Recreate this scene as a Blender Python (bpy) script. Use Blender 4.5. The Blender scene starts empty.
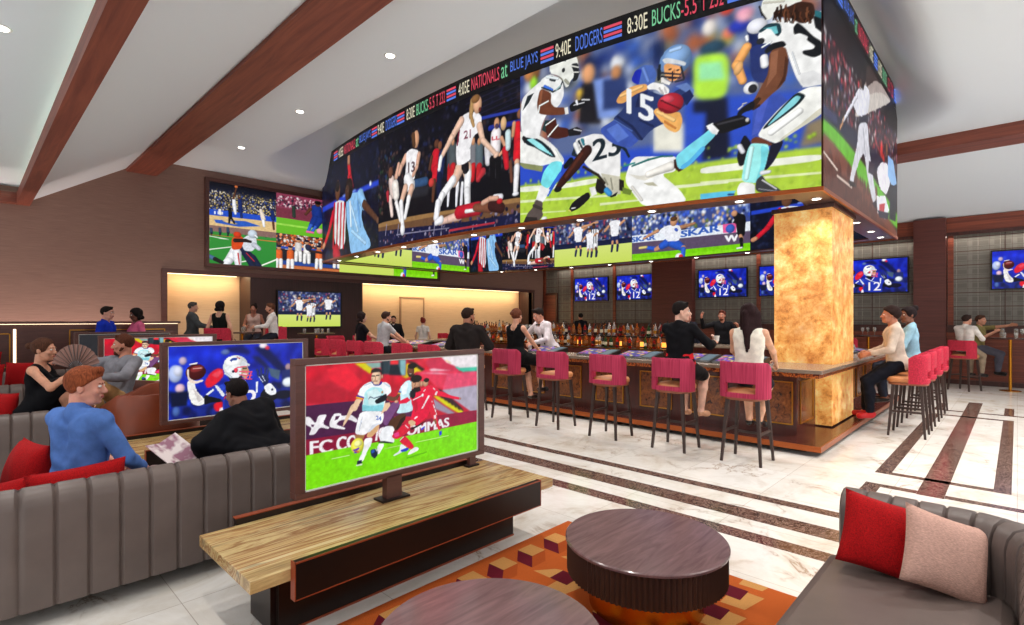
import bpy, bmesh, math, random
import numpy as np
from mathutils import Vector, Matrix

SC = bpy.context.scene
COL = SC.collection
R = math.radians
PI = math.pi
random.seed(7)

# ---------------------------------------------------------------- colours and materials
def lin(c):
    out = []
    for v in c[:3]:
        v = v / 255.0
        out.append(v / 12.92 if v <= 0.04045 else ((v + 0.055) / 1.055) ** 2.4)
    return tuple(out)

def rgba(c):
    return (*lin(c), 1.0)

class Mat:
    """A node material: a Principled BSDF and small helpers that wire procedural nodes into it."""
    def __init__(s, name, base=(128, 128, 128), rough=.5, metal=0., spec=.5, coat=0.):
        s.m = bpy.data.materials.new(name)
        s.m.use_nodes = True
        s.nt = s.m.node_tree
        s.b = s.nt.nodes['Principled BSDF']
        s.b.inputs['Base Color'].default_value = rgba(base)
        s.b.inputs['Roughness'].default_value = rough
        s.b.inputs['Metallic'].default_value = metal
        s.b.inputs['Specular IOR Level'].default_value = spec
        s.b.inputs['Coat Weight'].default_value = coat
        s.b.inputs['Coat Roughness'].default_value = .1
    def n(s, t, **kw):
        x = s.nt.nodes.new(t)
        for k, v in kw.items():
            setattr(x, k, v)
        return x
    def l(s, a, b):
        s.nt.links.new(a, b)
    def coords(s, scale=(1, 1, 1), rot=(0, 0, 0), kind='Object'):
        tc = s.n('ShaderNodeTexCoord')
        mp = s.n('ShaderNodeMapping')
        mp.inputs['Scale'].default_value = scale
        mp.inputs['Rotation'].default_value = rot
        s.l(tc.outputs[kind], mp.inputs['Vector'])
        return mp.outputs[0]
    def noise(s, vec, scale=5., detail=4., rough=.55, dist=0.):
        x = s.n('ShaderNodeTexNoise')
        x.inputs['Scale'].default_value = scale
        x.inputs['Detail'].default_value = detail
        x.inputs['Roughness'].default_value = rough
        x.inputs['Distortion'].default_value = dist
        s.l(vec, x.inputs['Vector'])
        return x.outputs['Fac']
    def ramp(s, fac, stops):
        r = s.n('ShaderNodeValToRGB')
        e = r.color_ramp.elements
        while len(e) < len(stops):
            e.new(.5)
        for k, (p, c) in enumerate(stops):
            e[k].position = p
            e[k].color = rgba(c) if len(c) == 3 else c
        s.l(fac, r.inputs[0])
        return r.outputs[0]
    def mix(s, fac, a, b, mode='MIX'):
        x = s.n('ShaderNodeMix', data_type='RGBA', blend_type=mode)
        for sock, v in ((x.inputs[0], fac), (x.inputs[6], a), (x.inputs[7], b)):
            if hasattr(v, 'is_linked'):
                s.l(v, sock)
            else:
                sock.default_value = v if not isinstance(v, tuple) or len(v) != 3 else rgba(v)
        return x.outputs[2]
    def base(s, sock):
        s.l(sock, s.b.inputs['Base Color'])
        return s
    def emit(s, sock_or_col, strength=1.):
        if hasattr(sock_or_col, 'is_linked'):
            s.l(sock_or_col, s.b.inputs['Emission Color'])
        else:
            s.b.inputs['Emission Color'].default_value = rgba(sock_or_col)
        s.b.inputs['Emission Strength'].default_value = strength
        return s
    def bump(s, fac, strength=.3, dist=.01):
        x = s.n('ShaderNodeBump')
        x.inputs['Strength'].default_value = strength
        x.inputs['Distance'].default_value = dist
        s.l(fac, x.inputs['Height'])
        s.l(x.outputs[0], s.b.inputs['Normal'])
        return s

MT = {}
def plain(key, col, rough=.5, metal=0., spec=.5, coat=0.):
    MT[key] = Mat(key, col, rough, metal, spec, coat).m
    return MT[key]
def wood(key, c1, c2, stretch=(1, 14, 14), rough=.35, coat=0., scale=1.2, dist=1.5):
    a = Mat(key, c1, rough, coat=coat)
    v = a.coords(stretch)
    f = a.noise(v, scale, 6, .6, dist)
    a.base(a.ramp(f, [(.3, c1), (.7, c2)]))
    MT[key] = a.m
    return a.m
def cloth(key, c, amt=.12, scale=260., rough=.9, stretch=(1, 1, 1)):
    a = Mat(key, c, rough, spec=.2)
    f = a.noise(a.coords(stretch), scale, 2, .5)
    d = tuple(max(0, v * (1 - amt)) for v in c)
    e = tuple(min(255, v * (1 + amt)) for v in c)
    a.base(a.ramp(f, [(.3, d), (.7, e)]))
    a.bump(f, .25, .002)
    MT[key] = a.m
    return a.m

wood('dark_wood', (52, 26, 22), (86, 44, 36), (1.5, 1.5, .12), .38, scale=9)
wood('wall_wood', (46, 27, 26), (66, 40, 36), (6, 6, .15), .45, scale=3)
wood('red_wood', (88, 40, 30), (134, 68, 48), (.15, 1, 8), .38, scale=2.2)
wood('red_wood_y', (98, 44, 32), (150, 76, 52), (2, .12, 8), .4, scale=2.2)
wood('column_wood', (84, 42, 38), (108, 58, 50), (.5, .5, 12), .4, scale=1.2)
wood('beam_wood', (104, 50, 40), (148, 80, 60), (9, .5, 9), .5, scale=1.4, dist=.6)
wood('frame_wood', (78, 46, 40), (96, 58, 50), (1, 12, 12), .35, scale=1.4)
wood('coffee_top', (96, 72, 74), (126, 96, 96), (1.2, 10, 1), .22, scale=1.6, coat=.3)
wood('bar_wood', (66, 30, 26), (88, 42, 34), (1, 1.4, .2), .25, scale=6, coat=.25)
plain('dark_metal', (38, 26, 22), .35, .5)
plain('black', (10, 10, 12), .4)
plain('leg_wood', (58, 42, 38), .4)
plain('gold', (200, 140, 50), .28, .9)
plain('brass', (190, 128, 40), .25, .95)
plain('copper_edge', (176, 92, 46), .3, .7)
plain('rust_edge', (150, 66, 34), .45, .2)
plain('white_paint', (205, 206, 204), .7)
plain('counter_top', (128, 112, 98), .25, 0, .5, .2)
plain('white_metal', (225, 225, 220), .4)
plain('glass_dark', (14, 14, 18), .08)
plain('soffit', (92, 70, 66), .3, 0, .5, .15)

def build_surfaces():
    # marble floor
    a = Mat('marble', (226, 221, 212), .12, spec=.5)
    v = a.coords((1, 1, 1))
    f1 = a.noise(v, 1.5, 9, .68, .8)
    f2 = a.noise(v, 1.3, 7, .6, 1.0)
    c1 = a.ramp(f1, [(.3, (204, 192, 176)), (.42, (228, 223, 215)), (.56, (240, 238, 234)), (.68, (226, 221, 214)), (.8, (206, 198, 190))])
    vein = a.ramp(f2, [(.455, (0, 0, 0)), (.49, (150, 150, 150)), (.5, (255, 255, 255)), (.51, (150, 150, 150)), (.545, (0, 0, 0))])
    mk = a.ramp(a.noise(v, 1.4, 3, .6, .4), [(.5, (0, 0, 0)), (.62, (255, 255, 255))])
    c2 = a.mix(a.mix(1., vein, mk, 'MULTIPLY'), c1, (170, 150, 130))
    br = a.n('ShaderNodeTexBrick')
    br.offset = 0.; br.inputs['Scale'].default_value = 1.
    br.inputs['Mortar Size'].default_value = .0025
    br.inputs['Brick Width'].default_value = .9
    br.inputs['Row Height'].default_value = .9
    br.inputs['Color1'].default_value = (1, 1, 1, 1); br.inputs['Color2'].default_value = (.93, .92, .9, 1)
    br.inputs['Mortar'].default_value = (.62, .58, .54, 1)
    a.l(v, br.inputs['Vector'])
    a.base(a.mix(1., c2, br.outputs['Color'], 'MULTIPLY'))
    MT['marble'] = a.m
    a = Mat('emperador', (72, 50, 44), .14)
    v = a.coords((1, 1, 1))
    f = a.noise(v, 5., 8, .7, 2.)
    g = a.noise(v, 9., 8, .7, 3.)
    c = a.ramp(f, [(.3, (44, 28, 26)), (.55, (82, 58, 52)), (.75, (120, 92, 82))])
    ve = a.ramp(g, [(.47, (0, 0, 0)), (.5, (255, 255, 255)), (.53, (0, 0, 0))])
    a.base(a.mix(ve, c, (172, 146, 132)))
    MT['emperador'] = a.m
    # woven wall covering
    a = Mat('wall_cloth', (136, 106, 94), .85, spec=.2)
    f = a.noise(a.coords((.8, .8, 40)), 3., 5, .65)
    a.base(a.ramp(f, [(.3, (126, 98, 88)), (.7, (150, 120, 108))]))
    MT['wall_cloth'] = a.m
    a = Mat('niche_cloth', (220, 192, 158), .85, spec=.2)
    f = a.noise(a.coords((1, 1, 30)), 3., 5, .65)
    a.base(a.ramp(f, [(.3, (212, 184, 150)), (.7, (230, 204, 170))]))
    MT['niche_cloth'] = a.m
    a = Mat('ceiling_paint', (228, 237, 244), .8, spec=.2)
    MT['ceiling_paint'] = a.m
    # plaid fabric panel
    a = Mat('plaid', (120, 118, 110), .9, spec=.15)
    tc = a.n('ShaderNodeTexCoord'); sx = a.n('ShaderNodeSeparateXYZ'); a.l(tc.outputs['Object'], sx.inputs[0])
    def band(out, per, width, off=0.):
        m1 = a.n('ShaderNodeMath', operation='MULTIPLY_ADD'); m1.inputs[1].default_value = 1 / per; m1.inputs[2].default_value = off
        a.l(out, m1.inputs[0])
        m2 = a.n('ShaderNodeMath', operation='FRACT'); a.l(m1.outputs[0], m2.inputs[0])
        m3 = a.n('ShaderNodeMath', operation='LESS_THAN'); m3.inputs[1].default_value = width; a.l(m2.outputs[0], m3.inputs[0])
        return m3.outputs[0]
    f = a.noise(a.coords((30, 30, 30)), 8., 2, .5)
    c = a.ramp(f, [(.3, (112, 110, 103)), (.7, (134, 132, 124))])
    c = a.mix(band(sx.outputs[2], .36, .3), c, (114, 111, 105))
    c = a.mix(band(sx.outputs[1], .42, .25), c, (130, 128, 121))
    c = a.mix(band(sx.outputs[1], .42, .045, .3), c, (158, 156, 148))
    c = a.mix(band(sx.outputs[2], .18, .05, .2), c, (100, 96, 92))
    c = a.mix(band(sx.outputs[2], .36, .05, .4), c, (92, 66, 62))
    c = a.mix(band(sx.outputs[1], .21, .03, .6), c, (92, 74, 70))
    a.base(c)
    MT['plaid'] = a.m
    # backlit onyx
    a = Mat('onyx', (214, 160, 84), .28)
    v = a.coords((1, 1, 1))
    f = a.noise(v, 4.6, 9, .76, .15)
    g = a.noise(v, 1.1, 5, .6, .8)
    c = a.ramp(f, [(.32, (164, 92, 40)), (.43, (212, 142, 68)), (.53, (234, 182, 104)), (.68, (246, 220, 162))])
    c = a.mix(a.ramp(g, [(.52, (0, 0, 0)), (.68, (210, 210, 210))]), c, (186, 104, 48))
    a.base(c); a.emit(c, .42)
    MT['onyx'] = a.m
    # burl veneer
    a = Mat('burl', (126, 70, 34), .25, coat=.3)
    v = a.coords((1, 1, 1))
    f = a.noise(v, 16., 6, .65, 1.)
    a.base(a.ramp(f, [(.36, (48, 24, 14)), (.46, (112, 60, 28)), (.62, (146, 84, 40)), (.75, (168, 104, 54))]))
    MT['burl'] = a.m
    # leather
    for k, c in (('taupe_leather', (102, 89, 84)), ('brown_leather', (128, 58, 32))):
        a = Mat(k, c, .42, spec=.5)
        f = a.noise(a.coords((1, 1, 1)), 120., 3, .6)
        g = a.noise(a.coords((1, 1, 1)), 3., 3, .6)
        a.base(a.ramp(g, [(.3, tuple(x * .92 for x in c)), (.7, tuple(min(255, x * 1.06) for x in c))]))
        a.bump(f, .12, .002)
        MT[k] = a.m
    # banded stone slab of the television tables
    a = Mat('banded_stone', (196, 168, 112), .22, coat=.2)
    v = a.coords((.32, 3., 3.))
    f = a.noise(v, 1.7, 10, .62, 1.1)
    g = a.noise(a.coords((.4, 4.5, 4)), 1.6, 9, .66, 1.0)
    c = a.ramp(f, [(.26, (110, 96, 66)), (.36, (168, 138, 88)), (.43, (212, 186, 130)), (.48, (150, 104, 62)), (.53, (206, 178, 122)), (.6, (168, 122, 74)), (.66, (220, 200, 150)), (.76, (140, 124, 84))])
    c = a.mix(a.ramp(g, [(.54, (0, 0, 0)), (.62, (200, 200, 200))]), c, (104, 100, 80))
    a.base(c)
    MT['banded_stone'] = a.m
    # fluted wood drum
    MT['flute'] = Mat('flute', (58, 38, 32), .4).m
build_surfaces()
cloth('red_cushion', (160, 14, 18), .2, 180)
cloth('pink_cushion', (196, 156, 142), .1, 90, stretch=(1, 1, 4))
a = Mat('stool_fabric', (176, 52, 82), .8, spec=.2)
f_ = a.noise(a.coords((60, 60, 1)), 2., 2, .5)
a.base(a.ramp(f_, [(.35, (152, 40, 68)), (.65, (196, 66, 98))]))
MT['stool_fabric'] = a.m
plain('stool_seat', (198, 132, 84), .5)
cloth('red_stool_fabric', (180, 46, 66), .15, 60)
for k, c in (('rug_orange', (176, 84, 32)), ('rug_rust', (158, 70, 24)), ('rug_tan', (192, 138, 78)), ('rug_maroon', (94, 14, 32))):
    cloth(k, c, .16, 320, .95)

def lamp_mat(key, c, e):
    a = Mat(key, c); a.emit(c, e); MT[key] = a.m
plain('door_trim', (160, 130, 104), .6)
lamp_mat('lamp_glow', (255, 250, 242), 9.)
lamp_mat('led_strip', (255, 226, 186), 3.)
lamp_mat('amber_glow', (255, 170, 70), 1.6)

# ---------------------------------------------------------------- mesh building
def obj(name, verts, faces, mat=None, parent=None, smooth=35, label=None, bevel=0., mats=None, mi=None, loc=None):
    me = bpy.data.meshes.new(name)
    me.from_pydata([tuple(v) for v in verts], [], faces)
    ml = mats if mats else ([mat] if mat else [])
    for m in ml:
        me.materials.append(MT[m] if isinstance(m, str) else m)
    if mi is not None:
        me.polygons.foreach_set('material_index', mi)
    me.validate()
    if smooth:
        me.polygons.foreach_set('use_smooth', [True] * len(me.polygons))
        me.set_sharp_from_angle(angle=R(smooth))
    o = bpy.data.objects.new(name, me)
    COL.objects.link(o)
    if parent:
        o.parent = parent
    if loc is not None:
        o.location = loc
    if label:
        o['label'] = label
    if bevel:
        b = o.modifiers.new('edge', 'BEVEL'); b.width = bevel; b.segments = 2; b.limit_method = 'ANGLE'; b.angle_limit = R(40)
    return o

class MB:
    def __init__(s):
        s.v = []; s.f = []; s.mi = []
    def add(s, vs, fs, mi=0):
        k = len(s.v)
        s.v += [tuple(x) for x in vs]
        for q in fs:
            s.f.append(tuple(k + i for i in q)); s.mi.append(mi)
        return s
    def box(s, x0, x1, y0, y1, z0, z1, mi=0):
        vs = [(x, y, z) for z in (z0, z1) for y in (y0, y1) for x in (x0, x1)]
        return s.add(vs, [(0, 2, 3, 1), (4, 5, 7, 6), (0, 1, 5, 4), (2, 6, 7, 3), (0, 4, 6, 2), (1, 3, 7, 5)], mi)
    def prism(s, poly, z0, z1, mi=0, axis='z'):
        n = len(poly)
        f = {'z': lambda p, h: (p[0], p[1], h), 'x': lambda p, h: (h, p[0], p[1]), 'y': lambda p, h: (p[0], h, p[1])}[axis]
        vs = [f(p, z0) for p in poly] + [f(p, z1) for p in poly]
        fs = [tuple(reversed(range(n))), tuple(range(n, 2 * n))] + [(i, (i + 1) % n, n + (i + 1) % n, n + i) for i in range(n)]
        return s.add(vs, fs, mi)
    def rings(s, rings, closed=True, cap=True, mi=0):
        n = len(rings[0]); k0 = []
        vs = [p for r in rings for p in r]
        fs = []
        for a in range(len(rings) - 1):
            for i in range(n if closed else n - 1):
                j = (i + 1) % n
                fs.append((a * n + i, a * n + j, (a + 1) * n + j, (a + 1) * n + i))
        if cap and closed:
            fs.append(tuple(reversed(range(n)))); m = (len(rings) - 1) * n
            fs.append(tuple(range(m, m + n)))
        return s.add(vs, fs, mi)
    def lathe(s, prof, c=(0, 0, 0), n=24, mi=0):
        rs = [[(c[0] + r * math.cos(2 * PI * i / n), c[1] + r * math.sin(2 * PI * i / n), c[2] + z) for i in range(n)] for r, z in prof]
        return s.rings(rs, mi=mi)
    def tube(s, pts, rad, n=8, mi=0):
        pts = [Vector(p) for p in pts]
        rads = rad if isinstance(rad, (list, tuple)) else [rad] * len(pts)
        rs = []; up = None
        for i, p in enumerate(pts):
            t = (pts[min(i + 1, len(pts) - 1)] - pts[max(i - 1, 0)]).normalized()
            if up is None:
                up = Vector((0, 0, 1)) if abs(t.z) < .9 else Vector((1, 0, 0))
            a = t.cross(up).normalized(); b = a.cross(t).normalized(); up = b
            rs.append([p + (a * math.cos(2 * PI * k / n) + b * math.sin(2 * PI * k / n)) * rads[i] for k in range(n)])
        return s.rings(rs, mi=mi)
    def bar(s, p, q, w, h, mi=0):
        """A straight square bar from p to q."""
        p = Vector(p); q = Vector(q); t = (q - p).normalized()
        up = Vector((0, 0, 1)) if abs(t.z) < .95 else Vector((0, 1, 0))
        a = t.cross(up).normalized(); b = a.cross(t)
        return s.rings([[c + a * x * w / 2 + b * y * h / 2 for x, y in ((-1, -1), (1, -1), (1, 1), (-1, 1))] for c in (p, q)], mi=mi)
    def taper(s, p, q, w0, w1, mi=0):
        """A square leg that narrows from p to q, kept level at both ends."""
        p = Vector(p); q = Vector(q)
        return s.rings([[c + Vector((x * w / 2, y * w / 2, 0)) for x, y in ((-1, -1), (1, -1), (1, 1), (-1, 1))] for c, w in ((p, w0), (q, w1))], mi=mi)
    def ell(s, c, r, n=12, m=8, mi=0):
        rs = []
        for j in range(m + 1):
            th = PI * (j + .02) / (m + .04)
            rs.append([(c[0] + r[0] * math.sin(th) * math.cos(2 * PI * i / n), c[1] + r[1] * math.sin(th) * math.sin(2 * PI * i / n), c[2] - r[2] * math.cos(th)) for i in range(n)])
        return s.rings(rs, mi=mi)
    def build(s, name, mat=None, parent=None, **kw):
        if kw.get('mats'):
            kw['mi'] = s.mi
        return obj(name, s.v, s.f, mat, parent, **kw)

def tag(o, label, cat, group=None, kind=None):
    o['label'] = label; o['category'] = cat
    if group: o['group'] = group
    if kind: o['kind'] = kind
    return o
def thing(name, label, cat, loc=(0, 0, 0), rz=0., group=None):
    o = bpy.data.objects.new(name, None); COL.objects.link(o)
    o.empty_display_size = .1
    o.location = loc; o.rotation_euler = (0, 0, rz)
    return tag(o, label, cat, group)
def struct(o):
    o['kind'] = 'structure'
    return o
def dup(root, loc=None, rz=None, label=None, group=None):
    """A copy of a thing with copies of its parts and their sub-parts."""
    def cp(o, par):
        c = o.copy(); COL.objects.link(c)
        c.parent = par
        for ch in list(o.children):
            cp(ch, c)
        return c
    r = cp(root, None)
    if loc is not None: r.location = loc
    if rz is not None: r.rotation_euler = (0, 0, rz)
    if label: r['label'] = label
    if group: r['group'] = group
    return r

def text_shape(body, width=None, height=None):
    """Outline triangles of a line of lettering: (verts in 2-D, faces), scaled to the width and height asked for."""
    cu = bpy.data.curves.new('lettering', 'FONT'); cu.body = body; cu.resolution_u = 3
    o = bpy.data.objects.new('lettering', cu); COL.objects.link(o)
    dg = bpy.context.evaluated_depsgraph_get(); dg.update()
    me = bpy.data.meshes.new_from_object(o.evaluated_get(dg))
    vs = np.array([tuple(v.co)[:2] for v in me.vertices]).reshape(-1, 2)
    fs = [tuple(p.vertices) for p in me.polygons]
    bpy.data.objects.remove(o); bpy.data.curves.remove(cu); bpy.data.meshes.remove(me)
    if len(vs):
        lo = vs.min(0); hi = vs.max(0)
        vs = vs - lo
        if width: vs[:, 0] *= width / max(1e-6, hi[0] - lo[0])
        if height: vs[:, 1] *= height / max(1e-6, hi[1] - lo[1])
    return vs, fs
PICTURES = {
'football': (250, 438, '5a6a96', [
['n',[0,0,1754,460],['2444a8','3c66c8','c8d2e6','16244e','8c94a8','e8ecf4','b0603c','3a4a8a','d8c040','1a2a6a'],380,[14,54],5],
['b',10],
['p','2a4cc4',[-77,558,504,626,1244,679,1822,734,1822,1063,-77,814]],
['p','2c50c8',[1104,436,1412,471,1830,531,1830,796,1104,723]],
['b',8],
['e','e0a070',[526,132,45,64,0]],
['p','1c1a20',[482,180,581,206,613,460,459,426]],
['e','d8b040',[465,236,24,31,0]],
['p','7c98dc',[559,181,697,188,738,449,592,426]],
['e','e8e4e0',[707,123,34,51,0]],
['e','98d838',[116,74,32,49,0]],
['e','d0884e',[76,-18,45,74,0]],
['e','8a5a34',[142,-20,29,73,0]],
['e','d8dce4',[720,124,46,36,0]],
['e','c08458',[710,175,34,44,0]],
['p','2c3c70',[626,196,770,224,800,403,626,382]],
['p','e8e6d8',[934,526,1104,561,1104,723,934,693]],
['e','2a4a60',[1256,180,66,34,0]],
['p','baf048',[1156,211,1220,209,1318,226,1340,288,1327,474,1156,445]],
['p','a0f0b0',[1184,247,1300,268,1318,368,1184,345]],
['p','141a34',[1156,450,1327,474,1327,550,1156,514]],
['e','e8a0b8',[1412,46,45,36,0]],
['e','d84838',[1327,-9,37,37,0]],
['e','e88060',[1335,126,31,31,0]],
['e','e8e0d8',[1238,69,38,47,0]],
['e','2a3ab0',[1387,104,54,36,0]],
['e','f0b0c0',[1412,64,36,27,0]],
['p','141830',[1229,463,1327,466,1344,790,1202,786]],
['p','8a7a60',[1688,677,1755,655,1755,786,1658,796]],
['b',6],
['p','a8c83c',[-77,730,366,777,504,767,1325,806,2008,827,2008,1296,-77,1125]],
['p','b2d240',[-293,719,795,822,1193,794,1755,802,1805,803,1805,1192,-293,973]],
['b',3],
['n',[0,720,1754,1000],['9cc236','bada52','aed046'],300,[5,14],8],
['b',2],
['p','eef2dc',[-20,751,366,790,504,787,592,790,592,820,366,818,-20,791]],
['p','dfeab4',[-20,844,717,906,717,918,-20,862]],
['p','d4e49c',[-20,932,366,960,366,968,-20,943]],
['p','f2f4e4',[1193,824,1403,828,1755,838,1755,873,1403,867,1193,860]],
['p','e2ecb4',[1193,901,1755,927,1755,938,1193,919]],
['p','e6eec4',[1060,903,1334,915,1334,928,1060,921]],
['p','e2ecb8',[605,945,858,955,858,964,605,961]],
['b',1],
['p','3a52b0',[1453,512,1574,502,1628,568,1518,727,1445,733]],
['p','16182c',[1526,610,1581,738,1589,758,1550,842,1510,890,1494,870,1534,776]],
['p','14141c',[1412,680,1445,733,1437,824,1387,853,1374,795,1391,723]],
['c','e8e8ee',[1388,741,13,1403,772,12]],
['p','4a5ec0',[1478,518,1526,510,1478,683,1445,696]],
['p','26346e',[1428,153,1494,153,1550,287,1534,447,1445,408,1437,257]],
['p','1c2858',[1424,142,1478,139,1478,222,1445,232]],
['c','f0a860',[1422,225,23,1374,306,24,1403,398,20]],
['e','e8b070',[1382,327,20,36,20]],
['e','e8e8ec',[1441,444,35,32,0]],
['e','26262c',[1450,450,21,23,0]],
['c','f2f2f6',[1502,302,19,1505,339,19]],
['e','e8e8f0',[1470,128,48,39,0]],
['c','f0f0f4',[1422,170,9,1425,189,7]],
['p','f6f6f4',[810,697,934,718,1060,736,1069,778,1060,826,980,827,1025,871,1086,934,1125,1001,1016,1015,877,998,829,936,760,831]],
['p','e0dcd0',[790,798,858,818,980,823,887,850,839,834]],
['p','b8b49c',[877,863,934,866,961,893,906,881]],
['c','1c6a68',[810,753,5,906,732,6,980,726,5,1043,735,4]],
['c','2a8a88',[760,745,5,824,737,5]],
['c','d8d4cc',[810,876,8,868,960,8]],
['c','ece8e0',[906,816,19,1034,790,27]],
['p','1a1416',[586,790,655,830,655,878,613,892,570,866]],
['p','ecece8',[532,841,570,837,586,888,548,895]],
['p','121014',[526,860,544,902,459,961,402,976,385,962,413,915]],
['c','f0f0f0',[409,953,4,436,952,3]],
['c','d8d060',[390,963,6,402,972,4]],
['p','ecebea',[425,520,504,516,570,510,738,573,738,813,697,923,634,836,603,773,515,703,482,652]],
['p','c8c4b0',[613,764,738,804,738,909,687,902,624,815]],
['c','8a8878',[634,797,4,655,839,4]],
['c','8a8878',[676,804,4,687,873,4]],
['c','2a2018',[493,705,9,592,771,8,634,827,8]],
['c','1c2a34',[436,573,11,419,610,11,459,633,9]],
['c','2a7a8a',[482,532,9,495,565,8]],
['c','1c2a34',[459,537,7,482,582,6]],
['c','f0f0ee',[436,553,17,459,608,15]],
['c','3a1a16',[515,608,36,436,685,35,342,771,27,306,807,20]],
['c','54281c',[482,622,13,366,744,13]],
['e','16181a',[306,817,29,18,0]],
['c','101418',[402,648,20,366,677,18]],
['t','16242e','23',[559,682,738,669,130,8]],
['c','16242e',[699,580,8,770,651,8,790,693,7]],
['c','3a90d0',[648,872,18,668,895,18]],
['p','16141a',[668,914,720,892,710,915,679,921]],
['p','201c18',[730,817,760,831,760,898,730,884]],
['p','6a8030',[750,868,810,895,800,923,750,906]],
['p','3c1c14',[1051,757,1078,752,1104,819,1078,830,1053,802]],
['p','7ee0f0',[1060,740,1121,697,1222,636,1246,614,1279,655,1205,721,1138,789,1086,818,1069,796]],
['p','56b4e8',[1086,799,1138,771,1205,703,1222,724,1138,802,1095,822]],
['p','eef0f0',[1222,601,1255,590,1287,622,1279,655,1255,651]],
['p','101114',[1247,601,1274,592,1352,575,1395,574,1437,606,1440,630,1412,638,1292,663]],
['p','f0f0f0',[1226,612,1256,598,1288,638,1274,660,1247,640]],
['c','3a3a40',[1283,604,6,1403,595,6]],
['e','c8c4bc',[1425,608,9,12,0]],
['p','5cc4e8',[1193,969,1300,969,1370,973,1352,1008,1193,1018]],
['c','1c3a7a',[1335,989,5,1361,991,4]],
['p','f2f2ee',[-63,362,63,390,181,448,282,532,354,629,348,669,245,640,181,644,63,612,-63,561]],
['p','8a9060',[-34,577,194,647,181,682,35,634]],
['p','12222c',[22,413,68,413,181,476,257,548,294,609,245,596,129,512,49,474]],
['p','a0f0f4',[57,443,103,442,181,501,272,597,155,524]],
['c','1c1c20',[35,427,17,44,451,12]],
['c','d8dcd8',[294,555,7,342,637,7]],
['p','78e4ee',[245,635,294,630,342,647,330,707,232,806,168,764,194,684]],
['p','2e64d8',[321,706,338,719,232,853,220,848,240,797]],
['p','f2f2f2',[168,770,245,810,217,856,189,884,132,861]],
['p','5a4e4a',[127,856,192,882,181,936,194,970,155,1007,35,996,63,942,111,906]],
['p','2a2422',[49,963,142,979,148,1009,30,999]],
['e','e8e8e8',[200,992,23,12,0]],
['c','3c3430',[116,896,10,181,926,9]],
['p','f2f2f2',[8,159,103,108,181,77,282,74,342,122,354,217,318,281,220,309,181,374,155,464,8,410]],
['p','222a30',[63,151,116,144,76,198,22,239]],
['p','1e3a3c',[181,406,207,348,245,357,220,435]],
['p','eef0ee',[168,73,245,52,330,108,330,149,269,185,181,119]],
['c','1c2a30',[257,87,16,282,105,9]],
['c','3a70d8',[204,125,11,263,164,9]],
['c','16222a',[181,125,5,269,177,5,321,167,5,340,131,5]],
['c','9ab8b8',[294,171,6,326,153,6]],
['c','e0e8ea',[220,66,9,306,101,9]],
['p','6e3c28',[168,124,257,180,251,243,282,282,366,301,366,348,245,325,155,293,140,225]],
['c','8a5238',[181,151,14,168,233,14]],
['c','e8ecea',[155,283,6,163,242,6,232,228,6]],
['p','f2f0ea',[354,302,380,302,387,347,362,347]],
['p','16161a',[390,298,425,278,526,283,537,308,482,331,402,344]],
['c','d8d8dc',[425,302,4,493,303,4]],
['c','e8e8ec',[443,281,9,450,303,7]],
['c','c8c8cc',[482,282,5,533,295,5]],
['p','4a2018',[207,369,289,346,301,411,390,441,392,493,294,491,220,456]],
['c','e8ecea',[214,381,5,282,355,5]],
['c','e8ecea',[232,459,6,306,402,6]],
['p','18181c',[378,449,448,444,482,471,470,499,390,492]],
['c','d0d0d4',[425,455,4,477,476,4]],
['p','eceee6',[240,-12,269,-45,354,-56,413,-40,448,9,459,63,452,111,402,138,385,174,362,174,342,111,306,80,245,52]],
['p','1c2e34',[294,-21,342,-33,380,-26,366,7,321,-7]],
['e','26282a',[348,59,12,14,0]],
['p','202426',[402,36,455,41,464,114,448,150,413,151,427,104]],
['c','e8e8e0',[402,46,4,457,72,4]],
['c','e0e0d8',[409,89,4,459,103,4]],
['c','9a9a8a',[362,127,9,385,154,9]],
['p','3c56b0',[595,493,699,457,750,420,868,550,858,604,790,648,668,586]],
['p','5a78cc',[648,504,720,481,790,572,720,596]],
['p','28386c',[679,452,760,403,800,318,858,304,943,353,1016,397,1069,365,1138,363,1159,404,1121,458,1051,505,998,540,924,561,858,623,790,534]],
['p','1a2450',[849,330,906,334,877,421,829,410]],
['c','16204a',[720,442,6,810,519,6,868,606,6]],
['c','4c66b0',[699,457,4,810,547,4]],
['c','16204a',[858,492,5,934,545,5]],
['p','4a68b4',[819,200,877,174,934,193,958,255,934,304,849,292]],
['p','1e2cae',[804,243,829,193,870,196,858,247,849,283,819,266]],
['c','6a88d0',[877,196,10,906,278,9]],
['p','6a86c4',[1060,344,1121,340,1160,387,1155,421,1121,395]],
['p','1a2452',[1086,405,1138,381,1159,422,1121,467]],
['p','e8a65e',[710,343,740,303,810,282,896,287,906,325,829,334,760,371,720,363]],
['c','f2c07c',[740,322,10,868,299,10]],
['t','f0f2f4','15',[780,432,934,526,144,7]],
['p','f0b060',[934,461,952,443,998,457,1051,487,1086,495,1100,543,1086,594,1060,607,1016,580,970,515]],
['c','f8c880',[961,468,11,1051,533,11]],
['c','c87838',[998,530,6,1060,580,5]],
['e','b42434',[1032,434,73,58,14]],
['e','d8485a',[1016,407,40,22,14]],
['c','7a1420',[970,451,5,1034,488,5]],
['c','5a0c18',[980,407,4,1086,477,4]],
['p','f4f2f0',[896,304,934,289,998,320,1027,354,1023,377,989,377,952,336,906,327]],
['c','b8b4b4',[970,332,4,989,373,4]],
['c','c8c4c4',[998,338,4,1009,368,4]],
['e','6f94c8',[1060,198,89,87,0]],
['e','88aede',[1069,175,72,56,-10]],
['c','a8c8ee',[1034,138,11,1086,135,11]],
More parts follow.
